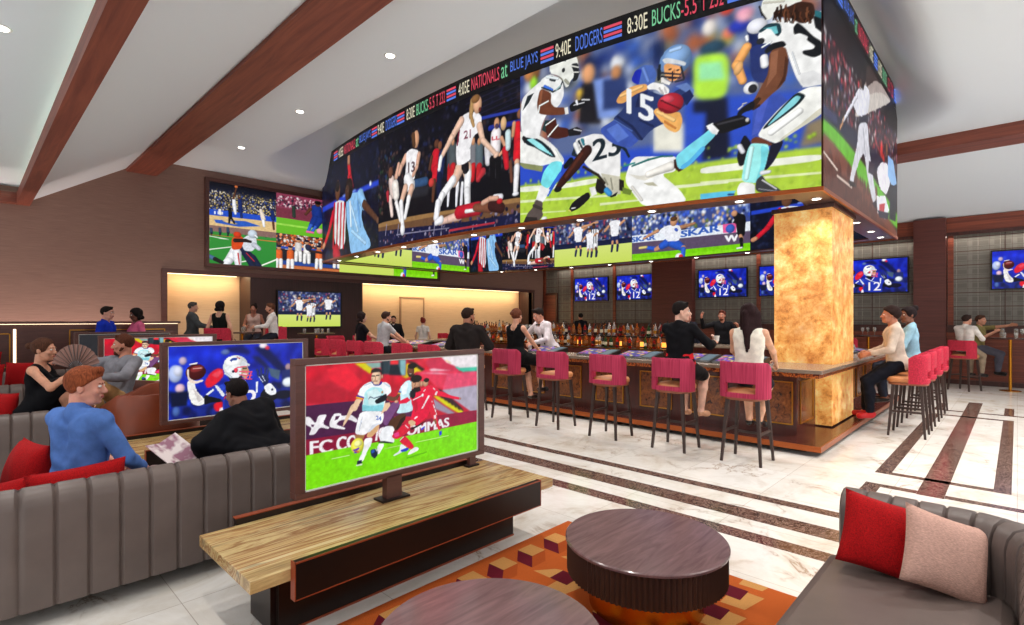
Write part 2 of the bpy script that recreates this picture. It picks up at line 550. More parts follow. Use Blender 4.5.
['p','d8dce0',[980,174,1016,171,1121,225,1112,246,1069,220,998,201]],
['p','f0a868',[994,209,1016,202,1095,242,1092,271,1069,311,1034,313,1001,275]],
['p','f4f0ec',[980,270,1007,295,1034,318,1025,330,980,304]],
['e','3a2a24',[1030,241,9,5,0]],
['e','3a2a24',[1073,257,9,5,0]],
['c','c8804a',[1053,252,5,1050,273,5]],
['c','5a2a24',[1025,290,5,1060,299,5]],
['c','1c2030',[983,250,5,1086,284,4]],
['c','1c2030',[983,271,5,1086,304,4]],
['c','1c2030',[1044,259,4,1043,315,4]],
['c','20242c',[972,203,7,965,284,7]],
['p','20242c',[958,218,980,233,976,287,958,273]],
['c','20242c',[1091,244,5,1106,311,5]],
['c','2a3040',[1060,319,5,1104,319,5]],
['p','f4f4ee',[1755,637,1688,677,1628,711,1558,757,1526,738,1470,702,1502,651,1566,582,1643,517,1703,495,1805,518,1805,621]],
['p','d8d4c0',[1755,642,1688,682,1628,715,1566,754,1581,729,1658,681,1755,603]],
['c','fdfdfa',[1534,694,17,1658,610,17]],
['p','102028',[1647,509,1688,536,1658,574,1589,623,1502,673,1496,665,1558,598]],
['p','8ad8e0',[1643,526,1667,540,1643,571,1566,627,1510,664,1574,592]],
['p','6a3826',[1442,714,1470,702,1526,738,1542,759,1518,764,1442,738]],
['p','a0f0ee',[1428,758,1445,733,1518,751,1526,774,1512,854,1478,950,1395,930,1408,838]],
['p','78dce6',[1486,749,1525,774,1510,854,1478,945,1461,943,1490,851]],
['c','c8f8f4',[1445,760,12,1420,914,11]],
['p','f4f4f2',[1393,929,1461,948,1460,994,1470,1013,1378,1006,1375,964]],
['p','3c3c40',[1466,930,1494,906,1512,945,1566,984,1583,1005,1566,1011,1478,996,1461,976]],
['c','e0e0e4',[1494,897,12,1526,895,9]],
['c','e8e8ec',[1494,934,3,1558,988,3]],
['c','8a8a90',[1478,978,3,1566,1002,3]],
['p','f6f6f4',[1486,224,1470,174,1518,133,1597,119,1658,146,1755,130,1805,145,1805,508,1755,497,1673,496,1643,436,1616,340,1597,272,1534,237]],
['p','e6e6e6',[1658,422,1718,418,1755,453,1755,497,1673,494]],
['c','d0d4d8',[1628,307,4,1658,422,4]],
['p','1c3a44',[1475,157,1518,129,1574,141,1583,187,1566,210,1550,196,1558,162,1526,150,1486,169]],
['p','70c4cc',[1502,150,1558,153,1566,192,1550,193,1534,163]],
['p','f2f4f2',[1478,176,1526,162,1544,186,1534,219,1486,224]],
['e','26282c',[1486,212,19,16,0]],
['c','e8ecec',[1494,245,5,1534,228,5]],
['p','181a1e',[1502,265,1534,237,1589,236,1605,267,1534,274,1512,286]],
['p','744630',[1526,272,1597,265,1612,330,1605,418,1581,467,1534,501,1478,553,1445,528,1486,454,1522,389]],
['p','946046',[1534,283,1566,278,1558,398,1510,460,1526,390]],
['p','4a281a',[1597,317,1612,339,1597,443,1558,479,1589,414]],
['c','3a2016',[1478,544,7,1453,557,7]],
['p','3a2416',[1453,512,1478,499,1490,511,1461,551,1445,548]],
['p','16161a',[1412,531,1453,512,1461,533,1453,559,1403,567,1383,600,1375,561]],
['c','c8c4c0',[1382,544,4,1403,529,4]],
['c','b8b4b0',[1403,520,4,1420,518,4]],
['p','16181c',[1631,183,1649,161,1673,186,1718,251,1755,287,1755,348,1718,357,1673,328,1670,309,1718,313,1725,299,1688,261,1696,245,1658,217,1635,220]],
['p','2a6a74',[1718,119,1755,139,1755,191,1725,166]],
['p','16181c',[1715,145,1755,174,1755,244,1725,209]],
['p','eeeee6',[1486,50,1496,-2,1534,-17,1658,31,1673,62,1612,70,1550,78,1534,110,1510,112]],
['c','26262a',[1488,60,4,1510,103,4]],
['c','c8c4b4',[1502,18,5,1589,36,5]],
['c','1a1a1c',[1481,30,4,1494,80,4]],
['p','3a2016',[1542,76,1597,74,1658,57,1718,84,1725,139,1711,170,1666,175,1612,124,1550,106]],
['c','5c3420',[1704,131,4,1695,149,4,1700,179,3]],
['c','74452c',[1584,89,4,1578,109,4,1575,137,3]],
['c','1c0e0a',[1564,77,4,1565,99,4,1573,131,3]],
['c','74452c',[1690,107,4,1689,128,4,1688,156,3]],
['c','5c3420',[1600,59,4,1596,79,4,1613,113,3]],
['c','2a160e',[1697,105,4,1696,127,4,1689,153,3]],
['c','2a160e',[1562,60,4,1560,82,4,1557,110,3]],
['c','1c0e0a',[1638,94,4,1641,116,4,1645,146,3]],
['c','74452c',[1697,120,4,1693,140,4,1707,173,3]],
['c','1c0e0a',[1627,108,4,1630,131,4,1626,158,3]],
['c','1c0e0a',[1640,91,4,1639,112,4,1650,144,3]],
['c','1c0e0a',[1613,101,4,1609,121,4,1620,153,3]],
['c','2a160e',[1644,91,4,1651,115,4,1654,144,3]],
['c','74452c',[1686,122,4,1689,144,4,1685,172,3]],
['c','1c0e0a',[1605,95,4,1600,115,4,1596,143,3]],
['c','5c3420',[1637,110,4,1641,133,4,1632,159,3]],
['c','5c3420',[1559,82,4,1549,101,4,1564,134,3]],
['c','5c3420',[1601,68,4,1604,90,4,1589,115,3]],
['c','5c3420',[1599,94,4,1596,115,4,1606,147,3]],
['c','2a160e',[1563,62,4,1557,82,4,1548,109,3]],
['c','5c3420',[1576,53,4,1579,76,4,1561,99,3]],
['c','2a160e',[1598,93,4,1601,116,4,1599,144,3]],
['c','2a160e',[1558,71,4,1550,91,4,1544,118,3]],
['c','5c3420',[1612,89,4,1606,108,4,1611,139,3]],
['c','5c3420',[1606,84,4,1612,107,4,1614,137,3]],
['c','1c0e0a',[1690,116,4,1697,139,4,1678,162,3]],
['c','5c3420',[1664,114,4,1661,135,4,1675,167,3]],
['c','1c0e0a',[1578,77,4,1576,98,4,1573,126,3]],
['c','74452c',[1692,100,4,1692,122,4,1690,149,3]],
['c','2a160e',[1561,71,4,1562,93,4,1553,119,3]],
['c','1c0e0a',[1579,59,4,1580,81,4,1579,109,3]],
['c','2a160e',[1708,131,4,1702,151,4,1706,180,3]],
['c','74452c',[1597,83,4,1591,103,4,1595,133,3]],
['c','5c3420',[1639,70,4,1636,90,4,1629,117,3]],
]),
'basketball': (190, 340, '0c0c14', [
['n',[0,0,1788,620],['0a0a12','101024','16162c','1c2248','3a2a2a','26263a','0c0c12'],500,[8,26],11],
['n',[0,180,420,700],['2a1c20','502c2c','243a66','6a4a40','1a1a2a','2a4a2c'],160,[8,20],12],
['b',4],
['c','20203a',[1257,210,5,1816,164,4]],
['c','20203a',[1257,170,5,1816,128,4]],
['c','20203a',[1257,130,5,1816,92,4]],
['c','20203a',[1257,91,5,1816,56,4]],
['c','20203a',[1257,51,5,1816,20,4]],
['c','2a3a9a',[1410,195,13,1816,229,11]],
['c','1c2c8a',[1507,288,21,1816,311,19]],
['n',[1100,380,1788,640],['202028','3a3a42','5a5a60','14141c','2a2a3a'],160,[10,22],13],
['p','9a7448',[-25,775,651,793,1257,822,1836,821,1836,870,-25,839]],
['p','6c4c34',[-25,817,1836,857,1836,951,-25,873]],
['p','14183c',[-25,850,1257,927,1857,929,1857,1083,-25,1006]],
['n',[0,880,1788,1000],['1c2050','30305a','0e1028','8a84a0','6a4a5a','20204a'],150,[6,18],14],
['c','8a86a0',[153,808,6,131,902,6]],
['c','8a86a0',[357,834,6,337,926,6]],
['c','8a86a0',[881,902,5,866,986,5]],
['c','8a86a0',[974,913,5,959,997,5]],
['c','8a86a0',[1335,958,4,1322,1036,4]],
['c','8a86a0',[1554,984,4,1542,1059,4]],
['c','8a86a0',[1732,1004,4,1721,1078,4]],
['p','8a86a0',[318,913,1063,947,1063,954,318,924]],
['p','b43040',[1063,962,1554,963,1554,977,1063,980]],
['b',1],
['c','30507a',[563,528,40,759,534,37]],
['c','26262e',[581,601,45,769,614,42]],
['c','c81c2c',[897,349,51,888,442,56]],
['c','5a3626',[906,259,31,906,266,31]],
['c','c81c2c',[900,474,46,881,537,38]],
['c','5a3626',[875,555,23,856,706,18]],
['c','5a3626',[843,356,18,811,446,16]],
['e','c8403a',[837,558,36,36,0]],
['c','1c2a5c',[974,365,40,949,531,40]],
['e','7a4c34',[949,288,25,35,0]],
['c','10183a',[943,530,35,931,737,25]],
['c','3a4450',[1077,332,43,1077,462,43]],
['e','c8916c',[1077,285,22,31,0]],
['c','c02028',[1077,480,34,1065,571,29]],
['c','7a7a80',[1335,389,40,1335,513,39]],
['e','c8916c',[1335,344,20,29,0]],
['c','c02028',[1335,531,31,1324,618,26]],
['c','5a6a72',[1398,403,39,1398,526,39]],
['e','c8916c',[1398,359,19,28,0]],
['c','c02028',[1398,543,30,1388,629,26]],
['c','50585c',[1106,338,43,1106,468,43]],
['e','c8916c',[1106,292,21,31,0]],
['c','c02028',[1106,486,33,1094,576,28]],
['c','e8e8ee',[1063,608,19,1045,773,14]],
['c','e8e8ee',[1162,625,19,1145,788,14]],
['c','e8e8ee',[1216,635,18,1200,796,14]],
['c','b8303a',[1435,585,30,1385,629,21]],
['c','d8d4d8',[1483,421,33,1488,526,29]],
['c','f0e8ea',[1565,344,49,1558,454,49]],
['e','c8916c',[1572,269,26,41,0]],
['c','4a3a5a',[1572,286,16,1577,291,16]],
['c','0c0c12',[1530,517,29,1535,741,20]],
['c','0c0c12',[1590,529,28,1586,749,20]],
['c','d8a080',[1618,382,16,1658,458,14,1600,497,12]],
['t','c83040','LL',[1526,378,1600,388,24,1]],
['c','c81c2c',[1649,473,28,1667,594,23]],
['e','d8b080',[1636,285,28,48,0]],
['c','c8dce0',[1678,362,27,1678,462,23]],
['c','6a4030',[1699,567,15,1710,702,13]],
['c','d21c2a',[1764,332,34,1774,433,45]],
['c','d21c2a',[1778,467,49,1757,545,34]],
['e','8a5a40',[1785,254,27,34,0]],
['c','c8916c',[1732,308,17,1721,388,15]],
['c','e0b090',[1757,578,23,1757,611,21]],
['c','f2f0f2',[1757,611,25,1745,774,21]],
['e','e8e8ee',[1745,794,30,15,0]],
['c','e8e8ee',[1554,795,28,1611,795,24]],
['c','e0c8c0',[237,435,50,261,546,50]],
['e','6a4030',[220,357,38,51,0]],
['c','d8a890',[318,409,31,357,312,21]],
['c','f0e8e0',[298,489,56,318,577,49]],
['c','e8d0c8',[212,580,29,245,735,25]],
['c','f2f0f0',[318,640,28,388,797,24]],
['c','b02838',[170,530,26,178,596,19]],
['c','d8a890',[472,275,35,396,341,27,365,397,21]],
['p','f4f2f4',[472,238,552,220,665,262,665,357,623,428,588,502,457,461,472,357]],
['c','d8a890',[665,297,27,637,391,22,581,450,20]],
['e','d8a07c',[623,160,45,73,0]],
['c','5a3c26',[581,117,28,595,201,23]],
['c','f0eef0',[494,468,58,545,534,63]],
['c','18141c',[419,470,21,404,550,18]],
['c','e0b49c',[559,553,37,516,631,32]],
['c','f4f2f4',[516,631,32,457,786,23]],
['c','e0b49c',[464,536,38,396,653,30]],
['c','f4f2f4',[396,653,33,419,842,27]],
['e','f0f0f4',[419,884,35,53,0]],
['t','40202c','13',[509,416,602,424,85,2]],
['c','e8c0a8',[1181,519,51,1120,607,40]],
['c','f4f4f6',[1108,590,40,974,686,35,925,755,35]],
['c','f0f0f4',[925,736,35,900,847,35]],
['c','e8c0a8',[1267,536,54,1278,592,40]],
['c','f4f4f6',[1278,574,38,1267,698,33,1272,806,29]],
['c','f0f0f4',[1267,824,31,1309,856,22]],
['c','18141c',[1243,504,41,1251,533,36]],
['p','f6f4f6',[1153,298,1257,292,1299,381,1309,472,1230,493,1153,488,1142,383]],
['p','f6f4f6',[1214,123,1293,115,1385,143,1425,184,1415,284,1335,304,1299,399,1170,327,1181,227]],
['c','7a1c34',[1181,227,9,1159,332,7]],
['t','6a1c34','21',[1235,304,1309,308,58,2]],
['c','e8c0a8',[1203,160,35,1091,261,29,974,377,22]],
['c','f4f4f6',[962,385,22,937,471,20]],
['c','e8c0a8',[1400,245,30,1435,358,23,1554,474,18]],
['e','e8c0a8',[1568,490,28,18,-30]],
['c','b08a58',[1330,50,31,1309,151,20,1340,230,13]],
['e','e0ac88',[1380,85,44,65,0]],
['e','8a6038',[1360,37,44,31,0]],
['e','6a2a24',[1405,127,13,17,0]],
['c','e8c0b0',[943,894,22,1063,880,29,1181,873,37]],
['c','c01c30',[1176,847,51,1385,844,51]],
['c','f0f0f0',[1257,849,16,1360,854,13]],
['c','7a4a36',[1360,837,30,1507,854,41]],
['c','3a1a1a',[1530,843,45,1611,872,40]],
['c','d8a890',[1435,812,19,1507,792,19,1577,799,18]],
['e','c01c28',[1600,823,28,20,0]],
['c','f0f0f4',[962,874,35,900,889,25]],
]),
'celebration': (160, 230, '0c1024', [
['n',[0,0,1440,1000],['0a0e20','101838','0c1020','1a2240','060810'],300,[14,40],21],
['n',[300,640,1440,1000],['2c2a26','1a1a1a','3a3a30','0c0c14'],200,[6,16],22],
['p','2444c8',[16,390,1475,368,1475,425,16,458]],
['e','e8ecf8',[1274,377,25,29,0]],
['c','6a88e0',[647,385,18,948,380,16]],
['b',3],
['p','e2e4e8',[373,425,501,401,686,444,723,559,686,924,445,924,373,709]],
['c','c81c30',[402,425,20,358,889,20]],
['c','c81c30',[501,442,19,459,899,19]],
['c','c81c30',[595,458,18,555,910,18]],
['c','c81c30',[679,473,18,641,919,18]],
['e','6a4430',[494,299,67,114,0]],
['e','1c1410',[487,251,57,57,0]],
['c','c81c30',[358,526,45,237,691,36,93,817,33]],
['c','b8182c',[445,949,96,487,1042,104]],
['c','c88a68',[76,826,33,42,843,34]],
['c','c81c2c',[845,324,55,809,208,47]],
['c','c82430',[809,184,38,791,83,34]],
['c','b07a5c',[791,63,34,791,0,30]],
['p','8cc0ec',[711,434,868,394,1059,420,1153,534,1080,638,1122,761,1313,966,1122,1016,845,1013,809,888,736,659]],
['c','b8daf4',[856,532,17,1004,792,16]],
['c','6aa0d8',[1004,509,20,1059,752,15]],
['c','a8d2f4',[868,774,21,1164,927,19]],
['c','dceefc',[821,477,17,845,723,17]],
['e','241812',[797,337,94,111,0]],
['e','4a3024',[748,372,52,87,0]],
['c','8cc0ec',[1059,452,70,1143,560,53]],
['c','5a3a2a',[1143,555,45,1313,673,32,1407,736,27]],
['e','6a4a38',[1426,748,34,31,0]],
]),
'baseball': (150, 334, '2a1c22', [
['g',[0,0,2223,330],'120e12','2c2026'],
['n',[0,210,2223,640],['7a2434','2c3c70','a84450','d8d0d0','1c181e','3a2a34','9a98a8','1a1620','54323c','c8404c'],1000,[10,24],31],
['p','1c2038',[-63,594,692,538,2251,503,2251,665,692,640,-63,664]],
['p','30365c',[-11,592,278,568,278,622,-11,642]],
['p','66b62c',[-63,667,278,645,1021,690,2322,817,2322,958,934,816,278,738,-63,727]],
['p','7a4638',[-63,727,278,738,934,816,2322,958,2322,1240,-63,1184]],
['p','5c3228',[-63,861,850,867,2322,1052,2322,1240,-63,1184]],
['n',[0,800,1500,1000],['5a3026','6e3e30'],80,[20,60],32],
['b',3],
['c','d8c8bc',[11,827,7,278,861,8]],
['c','c8b4a8',[278,892,8,617,892,9]],
['p','a89a94',[677,482,770,361,951,200,1204,23,1403,-64,1735,-93,1981,-8,1403,214]],
['p','c8c0b8',[677,482,850,338,1111,205,1509,62,1981,-8,1403,214]],
['p','3a2a2a',[1021,49,1403,-104,1794,-134,1676,-32,1302,49,1021,196]],
['b',1],
['p','e2e2ea',[707,329,850,235,1074,160,1148,212,1074,346,802,439,662,410]],
['e','2a2024',[917,178,51,59,0]],
['e','5a3a30',[867,216,32,29,0]],
['c','d8d8e2',[770,309,17,573,453,16,394,577,12]],
['c','7a4a3a',[407,577,12,342,616,11]],
['c','c89050',[434,541,6,342,629,6]],
['p','2a2a38',[802,432,1074,346,1074,401,818,480]],
['p','d4d4dc',[802,474,1074,394,1111,541,1204,671,1362,835,1243,894,1056,738,968,611,850,673,692,810,662,867,559,869,662,732,770,604]],
['c','a8a8b4',[934,475,11,1003,621,11]],
['p','241c1c',[530,865,692,851,738,870,573,893]],
['p','2c2430',[1204,892,1383,840,1445,878,1302,908]],
['p','e8e4ea',[1362,639,1553,542,1806,505,1930,610,1735,753,1466,738]],
['p','3a3040',[1111,634,1302,612,1262,698,1092,713]],
['c','b03030',[1531,482,27,1642,509,28]],
['e','c83434',[1553,457,46,64,0]],
['p','8cb8e8',[1806,441,2033,434,2195,583,1981,645,1806,591]],
['e','8a5a44',[1758,413,35,49,0]],
['p','23232e',[1905,637,2195,606,2140,889,1855,905]],
['p','e8e8ee',[1362,816,1688,761,1855,840,1688,932,1403,928]],
['p','c04048',[1466,858,1688,815,1642,893,1466,907]],
['p','2c2a3a',[1403,908,1855,862,1806,916,1466,949]],
]),
'soccer': (190, 351, 'c41c34', [
['n',[0,0,1850,480],['e01430','d01c34','e83048','c8142c','d82840'],140,[30,90],41],
['b',9],
['p','b81c30',[-7,139,183,177,356,214,356,324,-7,307]],
['p','ee2038',[183,37,356,9,508,173,401,246,211,133]],
['p','e83858',[1063,128,1231,113,1661,164,1661,322,1324,308,1231,215]],
['p','d03050',[1163,24,1396,1,1493,45,1661,105,1661,164,1254,133]],
['b',5],
['p','f0e8ec',[1372,-1,1670,-13,1670,125,1568,108,1444,61]],
['p','e8b04a',[1420,12,1481,25,1543,63,1493,69,1432,41]],
['p','d83838',[1481,44,1568,59,1543,71,1493,62]],
['p','3ac0a0',[1543,106,1670,125,1670,174,1606,150]],
['p','f4c0cc',[1220,112,1278,107,1493,141,1372,138,1254,133]],
['p','f2a0b4',[1118,141,1324,148,1518,182,1324,167]],
['p','b0a8bc',[1360,340,1469,313,1670,303,1670,461,1493,412]],
['p','9a90a4',[1254,386,1396,478,1568,586,1493,591,1301,504]],
['p','c4bccc',[1493,335,1670,323,1670,352,1518,366]],
['p','3a1c28',[1324,308,1396,335,1661,549,1661,589,1493,489,1360,378]],
['p','d8d412',[1266,372,1336,380,1661,569,1661,599,1606,591,1420,481]],
['p','2a2012',[1360,386,1379,386,1398,413,1379,409]],
['p','2a2012',[1403,414,1422,414,1442,441,1422,437]],
['p','2a2012',[1447,442,1466,442,1486,469,1466,465]],
['p','2a2012',[1491,470,1510,470,1530,498,1510,493]],
['p','2a2012',[1535,498,1555,499,1575,527,1555,522]],
['p','2a2012',[1580,527,1601,528,1621,556,1601,551]],
['p','3c5a64',[709,-21,960,3,955,151,709,118]],
['p','84b4bc',[897,3,961,3,951,149,898,145]],
['p','14202c',[789,28,871,42,913,147,779,132]],
['p','f0303a',[789,10,809,-5,879,5,877,42,793,40]],
['p','2a3a44',[709,-4,779,1,779,123,709,118]],
['p','e0c814',[961,30,1030,62,1163,117,1141,126,1074,125,966,183,902,151,961,156]],
['p','2c1c16',[966,12,1063,36,1174,108,1141,124,1063,73]],
['p','d8cc14',[431,4,532,7,603,61,587,109,539,78]],
['p','88b0a8',[532,7,692,10,692,60,603,61]],
['p','12222e',[692,10,717,12,717,127,700,133]],
['p','e84c70',[1452,175,1870,174,1870,335,1391,329]],
['p','f0e8ec',[1371,2,1870,-12,1870,149,1639,140,1534,84]],
['p','44c4a4',[1607,125,1870,130,1870,174,1660,168]],
['p','b0a8bc',[1391,329,1870,318,1870,597,1769,592,1513,422]],
['b',2],
['p','94163c',[1312,572,2043,588,2043,774,1273,708]],
['p','4c1e46',[-261,316,211,323,416,328,834,359,834,658,-261,586]],
['p','8a1436',[-261,586,269,597,447,601,834,611,834,814,-261,710]],
['p','5c2450',[660,389,819,382,1063,438,1063,547,660,492]],
['p','94163c',[648,601,974,597,1478,583,1478,727,648,704]],
['p','7a4a80',[717,473,817,380,911,391,838,480,757,591,717,568]],
['b',1],
['p','f4f0f4',[3,407,40,412,89,476,111,408,192,411,141,484,211,521,197,535,125,508,84,562,30,559,59,503,3,469]],
['p','4c1e46',[51,476,78,480,70,500,54,492]],
['p','f4f0f4',[206,483,243,413,300,415,321,445,401,439,465,492,456,521,386,481,303,475,263,507,353,548,342,562,211,524]],
['p','4c1e46',[263,437,300,439,283,464,254,471]],
['t','f4f0f2','FC',[46,717,228,730,106,3]],
['t','f4f0f2','CO',[274,730,465,737,115,3]],
['t','f0ecee','OMMAS',[974,715,1471,701,90,3]],
['t','f0ecee','/',[767,689,807,692,114,3]],
['t','f4f0f2','/C',[641,703,737,710,111,3]],
['p','7ee010',[-309,718,269,718,619,719,1010,716,2816,779,2816,1819,-309,1032]],
['p','7ee010',[479,725,1159,713,2187,701,2187,1094,479,1143]],
['b',1],
['c','d0f8a0',[227,786,3,388,786,3]],
['c','c8f490',[770,791,3,877,791,3]],
['c','c0f080',[727,795,3,869,794,3,1006,782,3]],
['c','c8f490',[1072,793,3,1466,793,3]],
['c','5ab808',[974,921,6,1195,907,4]],
['p','52301f',[869,510,932,497,964,514,953,549,890,629,848,649,767,593,787,543]],
['p','2e1a12',[900,550,959,522,953,558,869,643,844,640]],
['p','f2f4f8',[697,617,746,590,817,600,838,639,817,662,838,745,817,755,687,719,681,684]],
['p','2a3a30',[667,716,727,721,817,750,817,760,667,728]],
['p','eef2f8',[658,757,707,745,727,761,677,830,648,824]],
['p','e6eef4',[900,773,974,822,921,857,828,879,823,865,890,842]],
['p','243cd0',[953,827,991,825,991,846,964,857,911,855,900,835]],
['p','c8ecf4',[881,282,944,208,998,195,1041,235,1030,270,1009,322,1019,414,1052,482,976,499,850,492,892,435,902,347]],
['p','f0fafc',[902,249,955,209,987,221,966,318,923,331]],
['p','3a54a8',[881,284,909,298,902,309,875,298]],
['p','e8c030',[875,300,904,310,898,323,871,313]],
['c','6a3c28',[881,327,14,850,350,15,779,351,12]],
['p','10141c',[709,295,749,304,755,357,719,379,699,359]],
['e','6a3e2c',[1013,113,40,58,0]],
['e','150f0c',[1030,67,50,26,0]],
['p','3a2218',[983,139,1063,146,1041,171,998,168]],
['c','c8c0b8',[998,137,3,1019,142,3]],
['p','d8a878',[569,599,620,551,684,570,662,623,600,668,548,660]],
['p','a87848',[437,624,538,631,518,673,447,670]],
['p','fafafc',[528,666,610,670,600,724,548,797,518,865,467,855,518,764]],
['p','1c2a3c',[461,850,497,848,509,878,457,883]],
['p','e8ecf0',[449,882,509,881,509,894,453,892]],
['p','f6f8fa',[673,736,726,745,705,789,673,811,652,788]],
['p','1a2a40',[589,777,631,775,667,800,658,836,631,864,595,834]],
['p','2a58b8',[595,784,627,778,631,803,602,811]],
['c','b8c0c8',[641,777,5,660,809,5]],
['p','f8f8fa',[477,449,518,427,716,452,726,501,705,564,631,571,558,625,518,637,437,615,457,528]],
['p','d8dce8',[610,559,684,551,579,619,558,617]],
['t','3a5ab8','24',[646,518,696,534,34,2]],
['c','ccd4e4',[507,480,4,477,594,4]],
['p','fafcfe',[459,280,493,221,539,190,595,174,619,205,667,216,708,191,750,195,792,228,804,288,767,313,741,332,733,454,508,425,516,328,532,309]],
['p','b4ecf2',[532,260,603,224,700,241,725,280,725,453,508,425,524,343]],
['p','d8f4f6',[555,262,643,243,700,292,651,387,571,377]],
['p','86d4e0',[508,369,587,393,717,394,725,453,508,425]],
['p','1c2a90',[592,175,611,170,635,202,675,206,700,178,710,196,684,219,627,217]],
['c','c8d8ea',[532,202,5,587,187,5]],
['c','c8d8ea',[725,200,5,783,235,6]],
['e','c8884a',[707,281,9,11,0]],
['p','2a2ab0',[456,280,524,305,521,315,454,293]],
['p','f0bc14',[451,293,521,317,511,325,448,307]],
['c','3a4a6a',[571,327,3,587,308,3,619,326,3]],
['c','3a4a6a',[627,327,4,700,313,4]],
['p','ecc8a4',[450,311,508,326,477,366,454,418,394,411,424,359]],
['p','ecc8a4',[733,382,783,381,792,411,750,456,717,452]],
['p','10141e',[627,348,717,308,750,297,760,334,741,361,651,384]],
['p','6a4230',[758,312,834,342,877,325,877,362,826,378,758,356]],
['p','ecc8a4',[408,350,477,358,408,431,359,504,330,536,321,525,350,467]],
['p','ecc4a0',[737,389,792,396,748,447,694,478,705,451]],
['e','e8c4a4',[646,143,49,64,0]],
['p','e8c4a4',[611,161,684,168,675,210,627,203]],
['e','d0a080',[707,141,8,20,0]],
['p','2a2220',[592,103,600,75,635,59,684,68,707,97,705,119,684,96,619,98]],
['c','3a2c26',[603,128,5,632,130,5]],
['c','3a2c26',[649,127,5,675,127,5]],
['c','b88868',[640,135,4,636,161,5]],
['c','a06858',[624,175,4,656,177,4]],
['c','c8a088',[603,153,6,616,183,6]],
['e','f4ec50',[463,718,63,65,0]],
['e','f8f8a0',[467,701,35,29,0]],
['p','6a3ac0',[414,746,447,743,477,733,483,745,457,762,463,782,428,779,437,764]],
['c','c86a3a',[447,761,6,473,776,6]],
['e','c89878',[1186,241,31,39,0]],
['e','241a16',[1193,214,31,21,0]],
['p','d82440',[1231,253,1324,299,1360,340,1301,353,1254,311]],
['p','de1c3c',[1220,419,1278,388,1289,465,1313,562,1254,573,1220,494]],
['c','f4dce0',[1260,424,5,1307,542,5]],
['p','e0203c',[1229,437,1275,434,1310,532,1334,639,1369,711,1358,728,1334,705,1287,623,1241,542]],
['c','f2e0e4',[1278,462,5,1317,561,5]],
['p','8a5a3a',[1275,603,1310,607,1322,647,1299,653]],
['p','f0d8d8',[1282,566,1306,560,1310,598,1287,600]],
['p','2438e0',[1348,736,1381,728,1381,766,1353,780]],
['p','ea1440',[1017,367,1264,395,1241,467,1229,531,1195,591,1127,628,1072,638,1061,600,1006,565,1028,514,1039,461]],
['p','b8142c',[1127,609,1195,573,1195,601,1105,630]],
['p','f4e4e8',[1195,424,1208,431,1138,482,1127,477]],
['p','f4e4e8',[1156,494,1168,513,1061,573,1050,562]],
['p','1c1014',[1006,655,1116,626,1195,596,1127,637,1028,668]],
['p','3a48d8',[1127,674,1172,653,1179,663,1141,691]],
['p','e0b890',[985,580,1028,573,1072,602,1061,627,1006,637,991,617]],
['p','e0203c',[921,607,974,593,1013,622,1002,673,869,732,817,711,807,687,858,659]],
['p','f0408c',[828,672,879,663,890,700,838,709]],
['c','f8dce4',[953,613,5,985,643,5]],
['p','e2203c',[885,747,942,708,974,732,1056,827,1028,851,1006,845,921,785]],
['c','f6d8e0',[896,745,4,936,716,4]],
['p','f6f4f4',[974,894,1006,854,1072,833,1109,855,1096,874,1017,893]],
['p','ea1440',[998,348,1063,310,1163,283,1220,261,1324,308,1372,351,1301,363,1266,368,1254,423,1231,495,1186,564,1052,545,1052,473,1019,396]],
['p','c81634',[1030,388,1074,384,1096,478,1063,510]],
['p','f6e6ea',[1215,363,1236,369,1152,482,1132,483]],
['c','f4e0e6',[1041,389,5,1141,358,5]],
['e','f4e4e8',[1150,354,14,16,0]],
['c','f4e4e8',[1163,317,5,1181,304,5]],
['c','f4e4e8',[1278,300,5,1296,317,5]],
['p','ea1440',[1301,325,1396,344,1493,393,1618,426,1613,451,1493,422,1372,389,1301,363]],
['p','f2e0e4',[1307,331,1332,338,1315,374,1294,366]],
['e','b8806a',[1618,438,14,11,0]],
['p','ea1440',[892,381,976,355,1009,386,966,408,881,407]],
['e','d8a888',[856,383,21,13,0]],
['e','c89474',[1074,238,53,69,0]],
['e','17100e',[1076,189,65,34,0]],
['p','17100e',[1013,178,1041,171,1030,216,1015,214]],
['p','1c120f',[1048,272,1118,270,1129,308,1085,321,1041,299]],
['p','111520',[998,312,1041,280,1074,302,1063,365,1030,379,998,348]],
['e','c89474',[1138,244,16,27,0]],
['c','2a1a14',[1043,222,5,1067,223,5]],
['c','2a1a14',[1085,219,5,1107,219,5]],
['c','a06a50',[1070,228,5,1059,253,6]],
['c','8a4a40',[1056,271,4,1085,270,4]],
]),
'quarterback': (170, 314, '1428c8', [
['n',[0,0,1850,1000],['1424c0','1c34e0','1020a8','2448f0','0e1a90','1c34d0'],240,[40,110],51],
['b',14],
['p','0c1460',[692,41,942,7,1061,118,1021,159,768,106]],
['p','0a1450',[1101,55,1264,18,1648,457,1517,493]],
['p','141c50',[1061,183,1182,188,1347,372,1305,413]],
['n',[0,640,1850,1000],['0c1444','101a60','1a2c90'],70,[50,110],52],
['b',10],
['e','b8c8f0',[84,374,85,121,0]],
['e','d8dcf0',[118,337,55,74,0]],
['e','c8b0c8',[173,201,48,56,0]],
['e','e8c0d0',[139,576,59,63,0]],
['p','0e1636',[34,627,239,625,222,823,34,823]],
['e','4a6ab0',[93,889,44,66,0]],
['e','e8f0f8',[1621,617,98,89,0]],
['e','a88890',[1621,379,49,58,0]],
['p','202c6c',[1517,426,1736,418,1758,737,1517,693]],
['e','e8f0f8',[1621,617,93,75,0]],
['e','0c1028',[1539,807,154,66,0]],
['e','f0e4f0',[1243,30,64,42,0]],
['e','e02848',[1301,67,34,30,0]],
['e','5a70b0',[711,104,60,40,0]],
